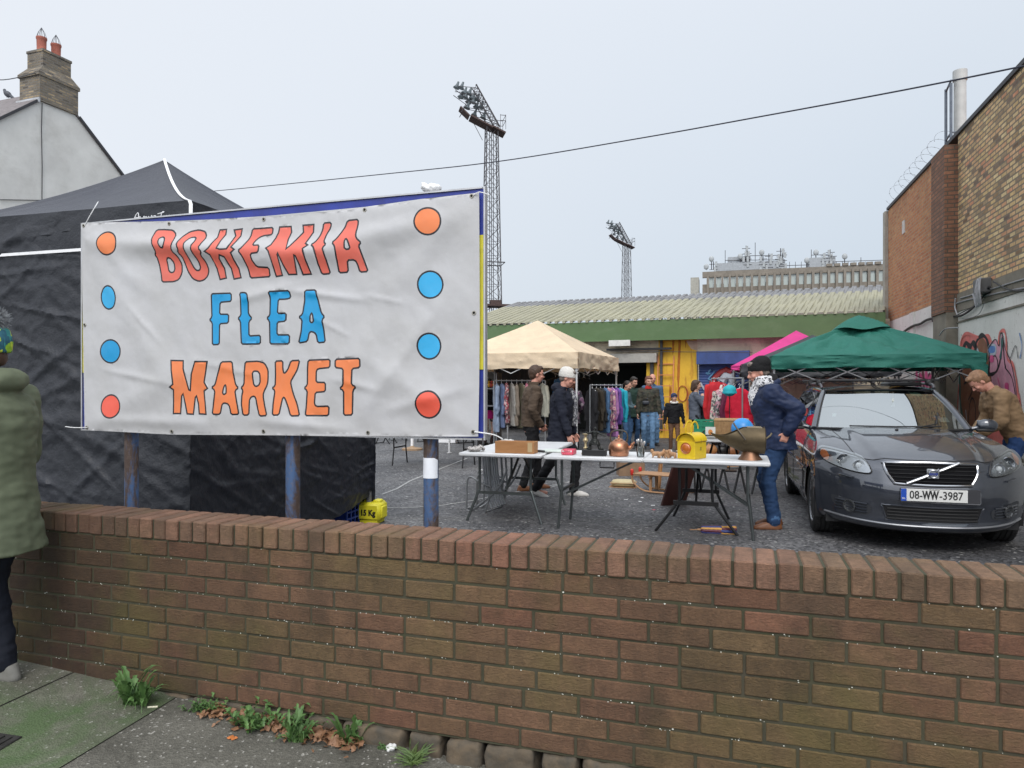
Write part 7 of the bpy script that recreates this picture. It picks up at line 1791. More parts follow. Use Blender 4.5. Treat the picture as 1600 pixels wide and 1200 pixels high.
# table A end-on (local x along near edge, y away)
A0, A1 = V((gx(716,7.65),7.65,0)), V((gx(846,7.40),7.40,0)); ax_ = (A1-A0).normalized(); AW = (A1-A0).length; tA = thing('folding_table', 'white folding table seen end on at the left, with folded chairs beneath it', 'table', A0, math.atan2(ax_.y, ax_.x), 'white folding tables')
q = MB(); top_slab(q, 0, AW, 0, 1.75, TZt); q.build('table_top', M_PLTOP, tA, subsurf=0)
for y, ln_ in ((.22,-.0),(1.5,.0)):
    q = MB()
    for x_, s_ in ((.17,-1),(AW-.17,1)): q.tube(smooth_pts([(x_,y,TZt-.04),(x_,y,.38),(x_+s_*.02,y-.01,.30),(x_+s_*.13,y-.05,0)],5), .0155, 8)
    q.bar((.16,y,.31),(AW-.16,y,.31),.03); q.build('leg_frame', M_TLEG, tA)
q = MB(); q.bar((AW/2,.25,.33),(AW/2,.9,TZt-.05),.022); q.bar((AW/2,1.48,.33),(AW/2,.9,TZt-.05),.022); q.box((AW/2,.9,TZt-.052),(.05,.08,.02)); q.build('brace', M_TLEG, tA)
# table B, long side to the wall
B0_, B1_ = V((gx(849,7.30),7.30,0)), V((gx(1204,6.62),6.62,0)); bx2 = (B1_-B0_).normalized(); BW = (B1_-B0_).length; BRt = math.atan2(bx2.y, bx2.x)
tB = thing('folding_table', 'long white folding table parallel to the wall holding kettle, yellow lamp and coal scuttle', 'table', B0_, BRt, 'white folding tables')
half = BW*.46
q = MB(); top_slab(q, 0, half-.004, 0, .74, TZt); top_slab(q, half+.004, BW, 0, .74, TZt); q.bbox((half,.37,TZt-.03), (.03,.70,.02), .004)
q.build('table_top', M_PLTOP, tB)
def xleg(xt, xb, xb2, m_, t):
    for y, n_ in ((.10,0),(.64,1)):
        pass
    q = MB()
    for y in (.10,.64): q.tube(smooth_pts([(xt,y,TZt-.04),(xt,y,.42),(xt+(xb-xt)*.25,y,.33),(xb,y,0)],5), .0145, 8)
    q.bar((xt,.10,.40),(xt,.64,.40),.024); q.build('leg_frame', m_, t)
xleg(.17,.13,0,M_TLEG,tB); xleg(BW-.20,BW-.15,0,M_TLEG,tB)
q = MB(); q.bar((.17,.3,.34),(half-.1,.37,TZt-.05),.026,.02); q.bar((.17,.44,.34),(half-.1,.37,TZt-.05),.026,.02); q.build('brace', M_TLEG, tB); q = MB(); q.bar((BW-.2,.3,.30),(half+.35,.37,TZt-.05),.026,.02); q.bar((BW-.2,.44,.30),(half+.35,.37,TZt-.05),.026,.02); q.build('brace', M_TLEG, tB)
q = MB(); q.tube([(half-.42,-.004,TZt-.045),(half-.42,-.004,TZt-.10),(half-.28,-.004,TZt-.10),(half-.28,-.004,TZt-.045)], .007, 6); q.build('carry_handle', M_TLEGK, tB)
# splayed inner frame of the black trestle behind B
tC = thing('trestle_table', 'narrow black legged trestle table under the near right end of the long white table', 'table', B0_+bx2*(BW-.95)+V((.03,.30,0)), BRt)
q = MB()
for s_ in (-1,1):
    q.tube(smooth_pts([(.32+s_*.16,.0,.66),(.32+s_*.16,.0,.36),(.32+s_*.20,.0,.27),(.32+s_*.40,.0,.0)],5), .0145, 8)
q.bar((.10,0,.30),(.54,0,.30),.04); q.build('leg_frame', M_TLEGK, tC)
q = MB(); 
for s_ in (-1,1): q.tube(smooth_pts([(.32+s_*.16,.9,.66),(.32+s_*.16,.9,.36),(.32+s_*.18,.9,.27),(.32+s_*.30,.9,.0)],5), .0145, 8)
q.bar((.12,.9,.30),(.52,.9,.30),.04); q.bar((.32,.02,.30),(.32,.5,.64),.022); q.bar((.32,.88,.30),(.32,.5,.64),.022); q.bar((.32,.45,.64),(.32,.55,.64),.03); q.build('leg_frame', M_TLEGK, tC)
q = MB(); q.bbox((.32,.45,.680), (.60,1.1,.035), .008); q.build('table_top', M_PLTOP, tC)
# table D further back with basket and crates
D0 = V((gx(1060,9.7),9.7,0)); tD = thing('folding_table', 'further white table behind, with green crate and wicker basket on it', 'table', D0, BRt, 'white folding tables')
q = MB(); top_slab(q, 0, 1.45, 0, .74, TZt); q.build('table_top', M_PLTOP, tD); uleg(.2,.1,.64,.02,M_TLEGK,tD); uleg(1.15,.1,.64,.02,M_TLEGK,tD)
q = MB()
for x_ in (.28,.5,.72,.95): q.bar((x_,.2,.02),(x_+.16,.5,.70),.022); q.bar((x_+.16,.2,.02),(x_,.5,.70),.022)
q.bar((.2,.3,.45),(1.1,.3,.45),.022); q.build('brace', M_TLEGK, tD)
def onT(base, rz, lx, ly, z=TZt): p = V(base)+Matrix.Rotation(rz, 3, 'Z') @ V((lx, ly, 0)); return V((p.x, p.y, z+.0015))
def xB(px, d=0):      # x on table B for a photo column at depth ly=d
    o = B0_+V((-bx2.y, bx2.x, 0))*d; n2 = V((-bx2.y, bx2.x, 0)); q_ = ray_plane(px, 604, o, n2)-o; return q_.dot(bx2)
def OB(nm, label, cat, px, d, rz=0, group=None, z=TZt): return thing(nm, label, cat, onT(B0_, BRt, xB(px,d), d, z), BRt+rz, group)
M_COP = mat('copper', (.46,.22,.13), .34, .95, var=.25, vs=6, grime=.25, gs=8, gc=(.20,.10,.06)); M_BRS = mat('dull_brass', (.12,.092,.055), .6, .8, var=.3, vs=5, grime=.4, gs=6); M_BRSL = mat('brass_lining', (.30,.25,.17), .4, .7, var=.2, grime=.3); M_BRZ = mat('bronze_dark', (.022,.024,.022), .45, .6, var=.4, vs=12)
# kettle
t = OB('copper_kettle', 'round copper kettle with an arched handle beside the figurine', 'kettle', 967, .20, .1)
q = MB(); q.lathe([(.085,0),(.096,.004),(.102,.03),(.104,.038),(.100,.040),(.106,.07),(.104,.10),(.088,.135),(.06,.155),(.045,.162)], 36); q.build('body', M_COP, t)
q = MB(); q.lathe([(.048,.158),(.046,.168),(.03,.176),(.012,.182),(.007,.195),(.013,.203),(.010,.212),(.001,.214)], 24); q.build('lid', M_COP, t)
q = MB(); q.tube(smooth_pts([(.092,0,.075),(.125,0,.095),(.140,0,.125),(.160,0,.142)]), [.020]*6+[.017]*6+[.011]*7, 12); q.build('spout', M_COP, t)
q = MB(); q.tube(smooth_pts([(-.075,0,.135),(-.088,0,.185),(-.070,0,.245),(0,0,.258),(.070,0,.245),(.088,0,.185),(.075,0,.135)], 6), .0065, 8); q.build('handle', M_BRS, t)
q = MB(); q.tube([(-.05,0,.258),(0,0,.262),(.05,0,.258)], .010, 8); q.build('grip', M_TLEGK, t)
# candlestick, statue
t = OB('candlestick', 'pale turned brass candlestick standing left of the dark warrior figurine', 'candlestick', 915, .30)
q = MB(); q.lathe([(.045,0),(.045,.01),(.02,.03),(.014,.05),(.026,.065),(.014,.08),(.012,.12),(.024,.135),(.030,.145),(.022,.16),(.012,.175),(.018,.20),(.032,.205),(.032,.215),(.015,.216)], 24); q.build('stem', mat('brass_pale', (.40,.33,.19), .45, .6), t)
t = OB('figurine', 'dark bronze figurine of a striding man with outstretched arm on a black plinth', 'figurine', 929, .17, .05)
q = MB(); q.bbox((0,0,.03), (.245,.12,.06), .004); q.build('plinth', M_TRIMK, t)
q = MB(); z0_ = .06
q.cap((-.045,0,z0_+.005),.014,(-.05,.01,z0_+.06),.016); q.cap((-.05,.01,z0_+.06),.016,(-.01,0,z0_+.10),.022); q.cap((.055,-.01,z0_+.005),.014,(.035,0,z0_+.06),.016); q.cap((.035,0,z0_+.06),.016,(.0,0,z0_+.10),.022)
q.loft([((.0,0,z0_+.05),.062,.04),((0,0,z0_+.09),.045,.03),((0,0,z0_+.12),.026,.022),((.0,0,z0_+.155),.034,.024),((.0,0,z0_+.185),.030,.022),((0,0,z0_+.195),.012,.012)], 16)
q.ell((.008,0,z0_+.215), (.016,.014,.019)); q.cap((-.028,0,z0_+.178),.012,(-.062,-.01,z0_+.165),.010); q.cap((-.062,-.01,z0_+.165),.010,(-.085,-.02,z0_+.185),.007); q.cap((.028,0,z0_+.178),.012,(.065,0,z0_+.158),.009); q.cap((.065,0,z0_+.158),.009,(.115,0,z0_+.142),.005)
q.cap((-.05,0,z0_+.01),.012,(-.075,0,z0_+.01),.01); q.cap((.055,0,z0_+.01),.012,(.085,0,z0_+.008),.01)
q.build('figure', M_BRZ, t, remesh=.0035, smoothit=1, wr=lambda p: .003*nz(p, 80), ang=180)
# cutlery jar
t = OB('cutlery_jar', 'clear tumbler full of old silver cutlery between kettle and wooden toys', 'jar of cutlery', 1001, .16)
q = MB(); q.lathe([(.036,0),(.048,.10),(.046,.10),(.034,.006),(.001,.006)], 24, cap=False); q.lathe([(.036,0),(.001,0)], 24, cap=False); q.build('tumbler', glass_mat('clear_plastic', .06, (.86,.88,.88)), t)
rr = random.Random(2); M_SILV = mat('silver_plate', (.55,.55,.55), .3, .9, var=.3, vs=20)
for i in range(13):
    a = rr.uniform(0,6.28); r0, r1 = rr.uniform(0,.022), rr.uniform(.02,.055); L = rr.uniform(.135,.175); p0, p1 = V((r0*math.cos(a), r0*math.sin(a), .008)), V((r1*math.cos(a+.4), r1*math.sin(a+.4), L)); q = MB()
    q.tube([p0, p0.lerp(p1,.8)], [.003,.002], 5); q.ell(p0.lerp(p1,.92), (.011,.004,.020), rot=(p1-p0).to_track_quat('Z','Y').to_matrix().to_4x4() @ Matrix.Rotation(rr.uniform(0,3),4,'Z'), seg=10, rings=6)
    q.build('spoon', M_SILV, t)
# wooden toys
M_WOODL = mat('wood_pale', (.42,.24,.12), .6, col2=(.30,.16,.08), vs=18, stretch=(1,6,1)); M_WOODO = mat('wood_orange_brown', (.42,.21,.085), .5, col2=(.33,.15,.055), vs=10, stretch=(.6,4,4))
for i, (px_, lb) in enumerate(((1025,'leftmost carved wooden animal in the row beside the yellow lamp'),(1033,'second carved wooden animal from the left, a standing block shape'),(1041,'third carved wooden animal from the left in the row'),(1051,'rightmost carved wooden animal, touching the yellow lamp'))):
    q = MB(); q.cap((-.016,0,.024),.014,(.016,0,.026),.015); q.ell((.026 if i % 2 else -.026,0,.042),(.012,.010,.012)); 
    for sx_ in (-1,1):
        for sy_ in (-1,1): q.cap((sx_*.017,sy_*.008,.02),.006,(sx_*.02,sy_*.009,.005),.0055)
    o = q.build('wooden_animal', M_WOODL, None, remesh=.003, smoothit=1); o.location = onT(B0_, BRt, xB(px_,.13), .13); o.rotation_euler = (0,0,BRt+i*.9); o.scale = (1.5,1.5,1.6); tag(o, lb, 'wooden toy', 'carved wooden animals')
# yellow road lamp
t = OB('road_lamp', 'yellow metal road works lamp with round amber lens and curved handles', 'lamp', 1081, .20, -.42)
M_YLM = mat('lamp_yellow_paint', (.66,.46,.015), .45, var=.12, vs=6, grime=.30, gs=14, gc=(.25,.12,.02)); M_AMBL = mat('amber_lamp_lens', (.45,.12,.015), .15, coat=1)
q = MB(); w2, d2, hb = .095, .12, .17
q.bbox((0,0,hb/2), (w2*2,d2*2,hb), .004)
prof = [( -w2,hb),(w2,hb)]+[(w2*math.cos(a), hb+.0+.075*math.sin(a)) for a in [PI*k/14 for k in range(1,14)]]
q.prism([(-w2+.003,hb-.001),(w2-.003,hb-.001)]+[((w2-.003)*math.cos(a), hb+.072*math.sin(a)) for a in [PI*k/14 for k in range(1,14)]], -d2+.03, d2-.01)
q.build('housing', M_YLM, t, ang=30)
q = MB(); fn = lambda u, v: ((w2+.004)*math.cos(PI*u), -d2-.006+(2*d2+.012)*v, hb+.002+.080*math.sin(PI*u)); q.grid(fn, 16, 2); q.build('hood', M_YLM, t, solid=.004)
q = MB(); q.lathe([(.0,-.004),(.045,-.002),(.05,.004),(.056,.006),(.056,.0)], 28, 0, Matrix.Translation((0,-d2,.105)) @ Matrix.Rotation(PI/2,4,'X'), cap=False); q.ell((0,-d2-.002,.105),(.048,.016,.048)); q.build('lens', M_AMBL, t)
for sx_ in (-.03,.03):
    q = MB(); pts = [(sx_, -.03+.07*math.cos(a)+.03, hb+.125+.066*math.sin(a)) for a in [R(x) for x in (200,170,140,110,80,50,20,-5)]]; q.tube(smooth_pts([(sx_,-.055,hb+.06)]+pts, 4), .010, 8, flat=.5); q.build('handle', M_YLM, t)
q = MB(); q.tube([(w2+.0035,0,hb-.02),(w2+.012,0,hb+.0),(w2+.0045,0,hb+.02)], .002, 5); q.box((w2+.001,.0,.10),(.004,.028,.034)); q.build('clasp', mat('clasp_olive', (.30,.22,.03), .5), t)
q = MB(); q.bar((w2+.005,-d2,hb+.0),(w2+.005,d2,hb+.0),.004); q.build('rust_seam', mat('rust', (.20,.07,.02), .8), t)
# coal scuttle
t = OB('coal_scuttle', 'large dull brass coal scuttle with long scoop lip and swinging handle', 'coal scuttle', 1172, .24, .05)
q = MB(); q.lathe([(.115,0),(.112,.006),(.085,.04),(.070,.075),(.075,.09)], 36, cap=False); q.build('foot', mat('copper_dull', (.22,.12,.075), .45, .85, var=.3, grime=.3), t)
q = MB()
def sc(u, v):   # helmet shell: u along length -1 (lip) .. 1 (back), v around
    x = -.37+.50*u; a = (v-.5)*2*R(150 if u > .62 else 60+90*(u/.62)**1.3)
    prof_r = .020+.118*math.sin(min(1,u*1.25)*PI/2)**.85
    r_ = prof_r; zc = .215-.02*u
    if u < .62: zc += .055*(1-u/.62)**1.2-.0
    return (x, r_*1.05*math.sin(a), zc-r_*math.cos(a)*(1.0 if math.cos(a) > 0 else .95))
q.grid(sc, 40, 36); q.lathe([(.128,0),(.10,.012),(.001,.02)], 28, 0, Matrix.Translation((.128,0,.195)) @ Matrix.Rotation(PI/2,4,'Y'), cap=False)
q.build('bowl', M_BRS, t, solid=.003, ang=60)
q = MB(); q.grid(lambda u, v: (-.03+.135*u, .135*1.02*math.sin((v-.5)*2*R(155)), .197-.133*math.cos((v-.5)*2*R(155))), 6, 36); q.build('cover_band', M_BRSL, t, solid=.002)
q = MB(); q.tube(smooth_pts([(-.05,-.14,.20),(-.10,-.13,.27),(-.145,-.08,.335),(-.15,0,.35),(-.145,.08,.335),(-.10,.13,.27),(-.05,.14,.20)],5), .008, 8); q.build('handle', mat('handle_iron', (.10,.085,.07), .5, .7), t)
q = MB(); q.tube([(.14,0,.20),(.185,0,.235),(.20,0,.26)], .009, 8); q.build('rear_handle', M_BRSL, t); q = MB(); q.tube([(-.05+.022*math.cos(a), -.142, .185+.022*math.sin(a)) for a in [2*PI*k/14 for k in range(14)]], .004, 6, closed=True); q.build('ring', M_BRS, t)
# pink tin, papers, small speaker jack, wooden box, cloth heap, tissue box
M_PTIN = mat('tin_pink', (.62,.05,.10), .4)
t = OB('flat_tin', 'flat pink and white tin on the left end of the long table', 'tin', 889, .20)
q = MB(); q.bbox((0,0,.0275), (.125,.17,.055), .008); q.build('box', M_PTIN, t); q = MB(); q.box((0,-.0862,.04), (.10,.002,.018)); 
for i in range(5): q.ell((-.045+i*.022,-.0862,.012),(.003,.001,.003))
q.build('printed_band', mat('tin_white', (.66,.62,.60), .5), t); text_mesh('PEPEROS', .018, M_PTIN, t, (0,-.0885,.04), (PI/2,0,0), nm='tin_text', bold=.001)
q = MB(); q.bbox((0,0,.009),(.33,.24,.018),.003); o = q.build('paper_stack', mat('paper_cream', (.55,.61,.56), .7), None); o.location = onT(B0_, BRt, xB(872,.45), .45); o.rotation_euler = (0,0,BRt+.1); tag(o, 'flat stack of white papers lying behind the pink tin', 'papers')
def OA(nm, label, cat, lx, ly, rz=0, z=TZt): return thing(nm, label, cat, onT(A0, math.atan2(ax_.y, ax_.x), lx, ly, z), math.atan2(ax_.y, ax_.x)+rz)
def xA_(px, d): n2 = V((-ax_.y, ax_.x, 0)); o = A0+n2*d; return (ray_plane(px, 604, o, n2)-o).dot(ax_)
t = OA('wooden_box', 'long open wooden box on the front edge of the end on table', 'box', xA_(807,.12), .12, -.04)
q = MB(); L_, D_, H_ = .435, .15, .125
for c_, d_ in (((0,-D_/2+.006,H_/2),(L_,.012,H_)),((0,D_/2-.006,H_/2),(L_,.012,H_)),((-L_/2+.006,0,H_/2),(.012,D_-.026,H_-.004)),((L_/2-.006,0,H_/2),(.012,D_-.026,H_-.004)),((0,0,.006),(L_-.03,D_-.03,.01))): q.bbox(c_, d_, .002)
q.build('box_body', M_WOODO, t, smooth=False); q = MB(); q.box((L_/2-.045,-D_/2-.0012,H_/2+.005),(.05,.002,.10)); q.build('paper_label', mat('label_tan', (.45,.33,.18), .8), t, smooth=False)
q = MB(); q.ell((0,0,.03),(.085,.06,.03)); q.ell((.05,.01,.035),(.05,.05,.03)); q.ell((-.05,0,.028),(.05,.05,.026))
o = q.build('cloth_bundle', pattern_mat('dotted_cloth', [(.45,.43,.41),(.10,.09,.09),(.50,.48,.46),(.42,.40,.38),(.28,.26,.25)], 70), None, remesh=.005, smoothit=1, wr=lambda p: .014*nz(p, 26)); o.location = onT(A0, math.atan2(ax_.y, ax_.x), xA_(744,.16), .16); tag(o, 'crumpled bundle of spotted pale cloth on the left corner of the table', 'cloth')
t = OA('tissue_box', 'small white and blue box behind the wooden box', 'box', xA_(792,.55), .55, .1)
q = MB(); q.bbox((0,0,.05),(.15,.12,.10),.006); q.build('box_body', mat('card_white', (.6,.6,.58), .6), t); q = MB(); q.box((0,-.0612,.05),(.09,.002,.055)); q.build('blue_panel', mat('card_blue', (.10,.20,.50), .6), t, smooth=False)
q = MB(); q.ell((0,0,.04),(.09,.07,.05)); o = q.build('tissue_pile', mat('paper_grey', (.5,.48,.45), .8), None, remesh=.008, wr=lambda p: .02*nz(p, 22)); o.location = onT(A0, math.atan2(ax_.y, ax_.x), xA_(792,.80), .80); tag(o, 'crumpled pale paper heap behind the white and blue box', 'paper heap')
t = OB('microphone', 'small black microphone with a silver cable between wooden box and pink tin', 'microphone', 849, .28)
q = MB(); q.cap((-.05,0,.018),.015,(.01,0,.018),.010); q.build('head', M_TRIMK, t); q = MB(); q.tube(smooth_pts([(.01,0,.012),(.10,.03,.006),(.18,.02,.006),(.26,.05,.01)]), .003, 5); q.build('cable', M_CABG, t)
# things on the further table
def OD(nm, label, cat, px, d, z=TZt, rz=0):
    n2 = V((-bx2.y, bx2.x, 0)); o = D0+n2*d; lx = (ray_plane(px, 604, o, n2)-o).dot(bx2); return thing(nm, label, cat, onT(D0, BRt, lx, d, z), BRt+rz)
q0 = OD('x','x','x',1106,.35); loc = q0.location.copy(); bpy.data.objects.remove(q0)
crate('plastic_crate', 'green plastic crate on the further table beside the wicker basket', loc, BRt, (.36,.30,.24), mat('crate_green', (.01,.20,.11), .5))
t = OD('price_card', 'white card with an orange motif leaning before the green crate', 'card', 1110, .10); q = MB(); q.box((0,0,.08),(.13,.004,.16)); q.build('card', mat('card_face', (.62,.62,.58), .6), t, smooth=False); q = MB(); q.ell((0,-.004,.09),(.03,.002,.035)); q.build('motif', mat('motif_orange', (.6,.22,.05), .6), t)
t = OD('wicker_basket', 'honey coloured wicker basket behind the coal scuttle', 'basket', 1143, .30)
M_WICK = mat('wicker', (.42,.26,.12), .7, col2=(.28,.16,.07), vs=20)
q = MB(); bw_, bd_, bh_ = .44,.30,.25
q.bbox((0,0,.01),(bw_-.02,bd_-.02,.02),.004)
for k in range(14): q.tube([(-bw_/2,-bd_/2,.02+k*.0165),(bw_/2,-bd_/2,.02+k*.0165),(bw_/2,bd_/2,.02+k*.0165),(-bw_/2,bd_/2,.02+k*.0165)], .0085, 5, closed=True)
for k in range(12): q.tube([(-bw_/2+.02+k*(bw_-.04)/11,-bd_/2-.006,0),(-bw_/2+.02+k*(bw_-.04)/11,-bd_/2-.006,bh_)], .006, 5)
q.tube([(-bw_/2,-bd_/2,bh_),(bw_/2,-bd_/2,bh_),(bw_/2,bd_/2,bh_),(-bw_/2,bd_/2,bh_)], .018, 8, closed=True); q.build('woven_body', M_WICK, t)
q = MB(); q.ell((0,0,.145),(.145,.145,.145),seg=32,rings=20); o = q.build('blue_ball', mat('ball_blue', (.03,.25,.62), .35), None); p_ = OD('x','x','x',1160,.0); o.location = p_.location; bpy.data.objects.remove(p_); tag(o, 'bright blue ball showing behind the coal scuttle handle', 'ball')
t = OD('metal_tray', 'black cast metal stand with curled feet on the further table', 'stand', 1122, .02)
q = MB(); q.bbox((0,0,.05),(.34,.10,.012),.004); 
for s_ in (-1,1): q.tube(smooth_pts([(s_*.15,0,.05),(s_*.18,-.03,.03),(s_*.19,-.03,.006)]), .009, 6)
q.tube(smooth_pts([(-.17,0,.05),(-.20,0,.09),(-.17,0,.115)]), .008, 6); q.build('frame', M_TLEGK, t)
# ---- on the ground behind the tables
p = gxy(1118, 833); t = thing('umbrella', 'folded umbrella in navy, yellow and maroon panels lying under the table', 'umbrella', p+V((0,0,.03)), BRt+.12)
M_UN = mat('umb_navy', (.02,.035,.16), .6); M_UY = mat('umb_yellow', (.50,.26,.05), .6); M_UM = mat('umb_maroon', (.10,.015,.03), .6)
q = MB()
for k in range(10):
    a = 2*PI*k/10
    for j in range(7):
        x0_ = -.13+j*.045; r_ = .026+.012*j/6; q.cap((x0_, r_*math.cos(a), r_*math.sin(a)), .015, (x0_+.045, (r_+.002)*math.cos(a+.1), (r_+.002)*math.sin(a+.1)), .017, 6, mi=(k+(1 if j > 3 else 0)) % 3)
q.build('folded_canopy', [M_UN, M_UY, M_UM], t); q = MB(); q.tube([(-.25,0,-.005),(-.13,0,0)], .005, 6); q.cap((-.17,0,0),.010,(-.13,0,0),.012); q.build('shaft', M_WOODL, t)
# folded garden chairs under table A
M_GCH = mat('chair_grey_tube', (.30,.31,.32), .35, .6); M_GSL = mat('chair_slat_grey', (.45,.47,.50), .6)
for i, (px_, py_, lb) in enumerate(((752,800,'nearer grey folding garden chair collapsed under the end on table'),(770,792,'rear grey folding garden chair leaning against the other under the table'))):
    p = gxy(px_, py_); t = thing('folding_chair', lb, 'chair', p, BRt-.15+i*.5, 'folded garden chairs')
    q = MB()
    q.tube(smooth_pts([(-.20,0,.02),(-.19,0,.34),(-.14,0,.40),(.0,0,.34),(.14,.0,.30)],5), .012, 8); q.tube(smooth_pts([(-.20,0,.02),(-.15,0,.0),(.0,0,.10),(.22,0,.28),(.34,0,.52)],5), .012, 8)
    q.tube(smooth_pts([(-.20,.42,.02),(-.19,.42,.34),(-.14,.42,.40),(.0,.42,.34),(.14,.42,.30)],5), .012, 8); q.tube(smooth_pts([(.05,0,.0),(.12,0,.25),(.10,0,.66)],5), .012, 8); q.tube(smooth_pts([(.05,.42,.0),(.12,.42,.25),(.10,.42,.66)],5), .012, 8)
    q.bar((-.2,0,.02),(-.2,.42,.02),.02); q.bar((.05,0,.0),(.05,.42,.0),.02); q.build('frame', M_GCH, t)
    q = MB()
    for k in range(7): q.tube(smooth_pts([(.00+.0*k,.04+k*.056,.64),(.03,.04+k*.056,.35),(.10,.04+k*.056,.10),(.12,.04+k*.056,.05)],4), .020, 6, flat=.45)
    q.build('slatted_seat', M_GSL, t)
# sled
p = gxy(1028, 772); t = thing('wooden_sled', 'pale wooden sled with red tips standing on the tarmac behind the table', 'sled', p, BRt-.25)
q = MB()
for y in (0,.30):
    q.tube(smooth_pts([(.42,y,.02),(.0,y,.02),(-.22,y,.04),(-.36,y,.14),(-.38,y,.27)],5), .018, 8, flat=.7)
q.build('runner', M_WOODL, t)
q = MB()
for y in (.04,.26):
    for x_ in (-.12,.22): q.bar((x_,y,.03),(x_,y,.24),.035,.03)
for x_ in (-.12,.22): q.bar((x_,-.01,.23),(x_,.31,.23),.03)
q.build('strut', M_WOODL, t); q = MB()
for k in range(6): q.bbox((.02,-.01+.062*k,.258),(.74,.048,.014),.003)
q.build('seat', M_WOODL, t)
for y in (0,.30): q = MB(); q.cap((-.38,y,.25),.024,(-.38,y,.30),.024); q.build('red_tip', mat('red_plastic', (.55,.03,.02), .4), t)
p = gxy(973, 762); t = thing('suitcase', 'small cream vintage case lying flat left of the sled', 'case', p, BRt+.05); q = MB(); q.bbox((0,.12,.055),(.36,.26,.11),.03); q.build('shell', mat('case_cream', (.50,.42,.24), .55, grime=.3, gs=8), t, subsurf=1); q = MB(); q.box((0,.12,.06),(.372,.272,.006)); q.box((0,.12,.003),(.40,.28,.006)); q.build('trim', M_WOODL, t, smooth=False)
p = gxy(1063, 792); t = thing('leaning_board', 'dark reddish brown wooden board leaning against the trestle table', 'board', p, BRt-.9); q = MB(); q.bbox((0,0,.33),(.04,.34,.80),.006,rot=Matrix.Rotation(R(26),4,'Y')); q.build('board', mat('wood_mahogany', (.055,.018,.014), .4, var=.3, stretch=(1,1,.2)), t)
p = gxy(1045, 762); t = thing('small_stool', 'orange brown wooden stool behind the leaning board', 'stool', p, BRt+.2); q = MB(); q.bbox((0,0,.42),(.30,.26,.025),.005); q.build('seat', M_WOODO, t)
for sx_ in (-1,1):
    for sy_ in (-1,1): q = MB(); q.bar((sx_*.11,sy_*.09,.41),(sx_*.15,sy_*.12,0),.028); q.build('leg', M_WOODO, t)
p = gxy(985, 742); t = thing('junk_box', 'open brown cardboard box of kitchenware on the ground behind the cream case', 'box', p, BRt+.3)
q = MB(); 
for c_, d_ in (((0,-.15,.11),(.42,.008,.22)),((0,.15,.11),(.42,.008,.22)),((-.21,0,.11),(.008,.29,.22)),((.21,0,.11),(.008,.29,.22)),((0,0,.01),(.40,.28,.008))): q.box(c_, d_)
q.build('box_body', mat('cardboard', (.24,.15,.09), .8), t, smooth=False)
for i, (dx_, dy_, m_, lb) in enumerate(((-.10,.0,M_PLTOP,'white enamel bowl in the cardboard box'),(.02,.06,mat('leaf_green_plastic',(.12,.40,.05),.5),'lime green tub in the cardboard box'),(.12,-.04,M_YLM,'yellow tub at the right of the cardboard box'))):
    q = MB(); q.lathe([(.05,0),(.085,.09),(.080,.09),(.045,.01),(.001,.01)], 20, cap=False); q.lathe([(.05,0),(.001,0)],20,cap=False); o = q.build(('bowl','tub','tub')[i], m_, None, solid=.002); M_ = frame(p, BRt+.3); o.location = M_ @ V((dx_, dy_, .16)); tag(o, lb, ('bowl','tub','tub')[i])
for i, (px_, py_) in enumerate(((1020,790),(1003,778),(1000,784),(978,781),(1022,797))):
    p = gxy(px_, py_); q = MB(); q.add([(-.05,-.03,.0),(.04,-.035,.001),(.055,.02,.003),(-.03,.035,.0)], [(0,1,2,3)]); o = q.build('paper_scrap', M_WHT if i < 4 else M_PTIN, None, solid=.001); o.location = (p.x,p.y,.004); o.scale = (.55,.55,.55); o.rotation_euler = (0,0,i); tag(o, ['largest white paper scrap on the tarmac right of the sled','small white paper scrap just right of the cream case','second small paper scrap below the first','faint paper scrap nearest the table leg','tiny pink scrap beside the largest paper scrap'][i], 'paper scrap')
p = gxy(1194, 748); t = thing('green_boot', 'olive rubber boot standing behind the navy jacket man', 'boot', p, BRt+2.9)
q = MB(); q.loft([((-.03,0,.0),.06,.04),((-.03,0,.1),.05,.042),((-.03,0,.2),.055,.05)], 14); q.loft([((.04,0,0),.13,.045),((.03,0,.05),.11,.042),((.0,0,.08),.07,.04)], 16); q.build('boot_body', mat('boot_olive', (.05,.06,.03), .6), t, remesh=.008, smoothit=2)
# things behind the sign to the right of the black tent
p = gxy(644, 703); t = thing('parasol_base', 'white pole standing in a round tan base beyond the sign post', 'parasol base', p); q = MB(); q.lathe([(.24,0),(.24,.04),(.06,.07),(.03,.10)], 28); q.build('base', mat('base_tan', (.30,.20,.12), .7), t); q = MB(); q.lathe([(.035,.08),(.035,1.5)], 16); q.build('pole', M_WHT, t)
for i, (px_, py_, lb) in enumerate(((604,693,'dark folding chair beside the tent wall beyond the sign'),(622,688,'grey folding chair between tent and white pole'),(668,690,'black folding chair right of the white pole'),(722,692,'black folding chair just right of the right sign post'))):
    p = gxy(px_, py_); t = thing('yard_chair', lb, 'chair', p, BRt+i*.8, 'folding chairs beyond the sign'); q = MB()
    for y in (-.2,.2): q.bar((-.2,y,0),(.15,y,.8),.022); q.bar((.2,y,0),(-.15,y,.45),.022)
    q.bar((-.2,-.2,.02),(-.2,.2,.02),.02); q.build('frame', M_TLEG if i == 1 else M_TLEGK, t); q = MB(); q.bbox((0,0,.45),(.4,.42,.03),.01); q.bbox((.14,0,.74),(.03,.40,.18),.01,rot=Matrix.Rotation(R(22),4,'Y')); q.build('seat_panel', (M_GSL if i == 1 else M_TLEGK), t)
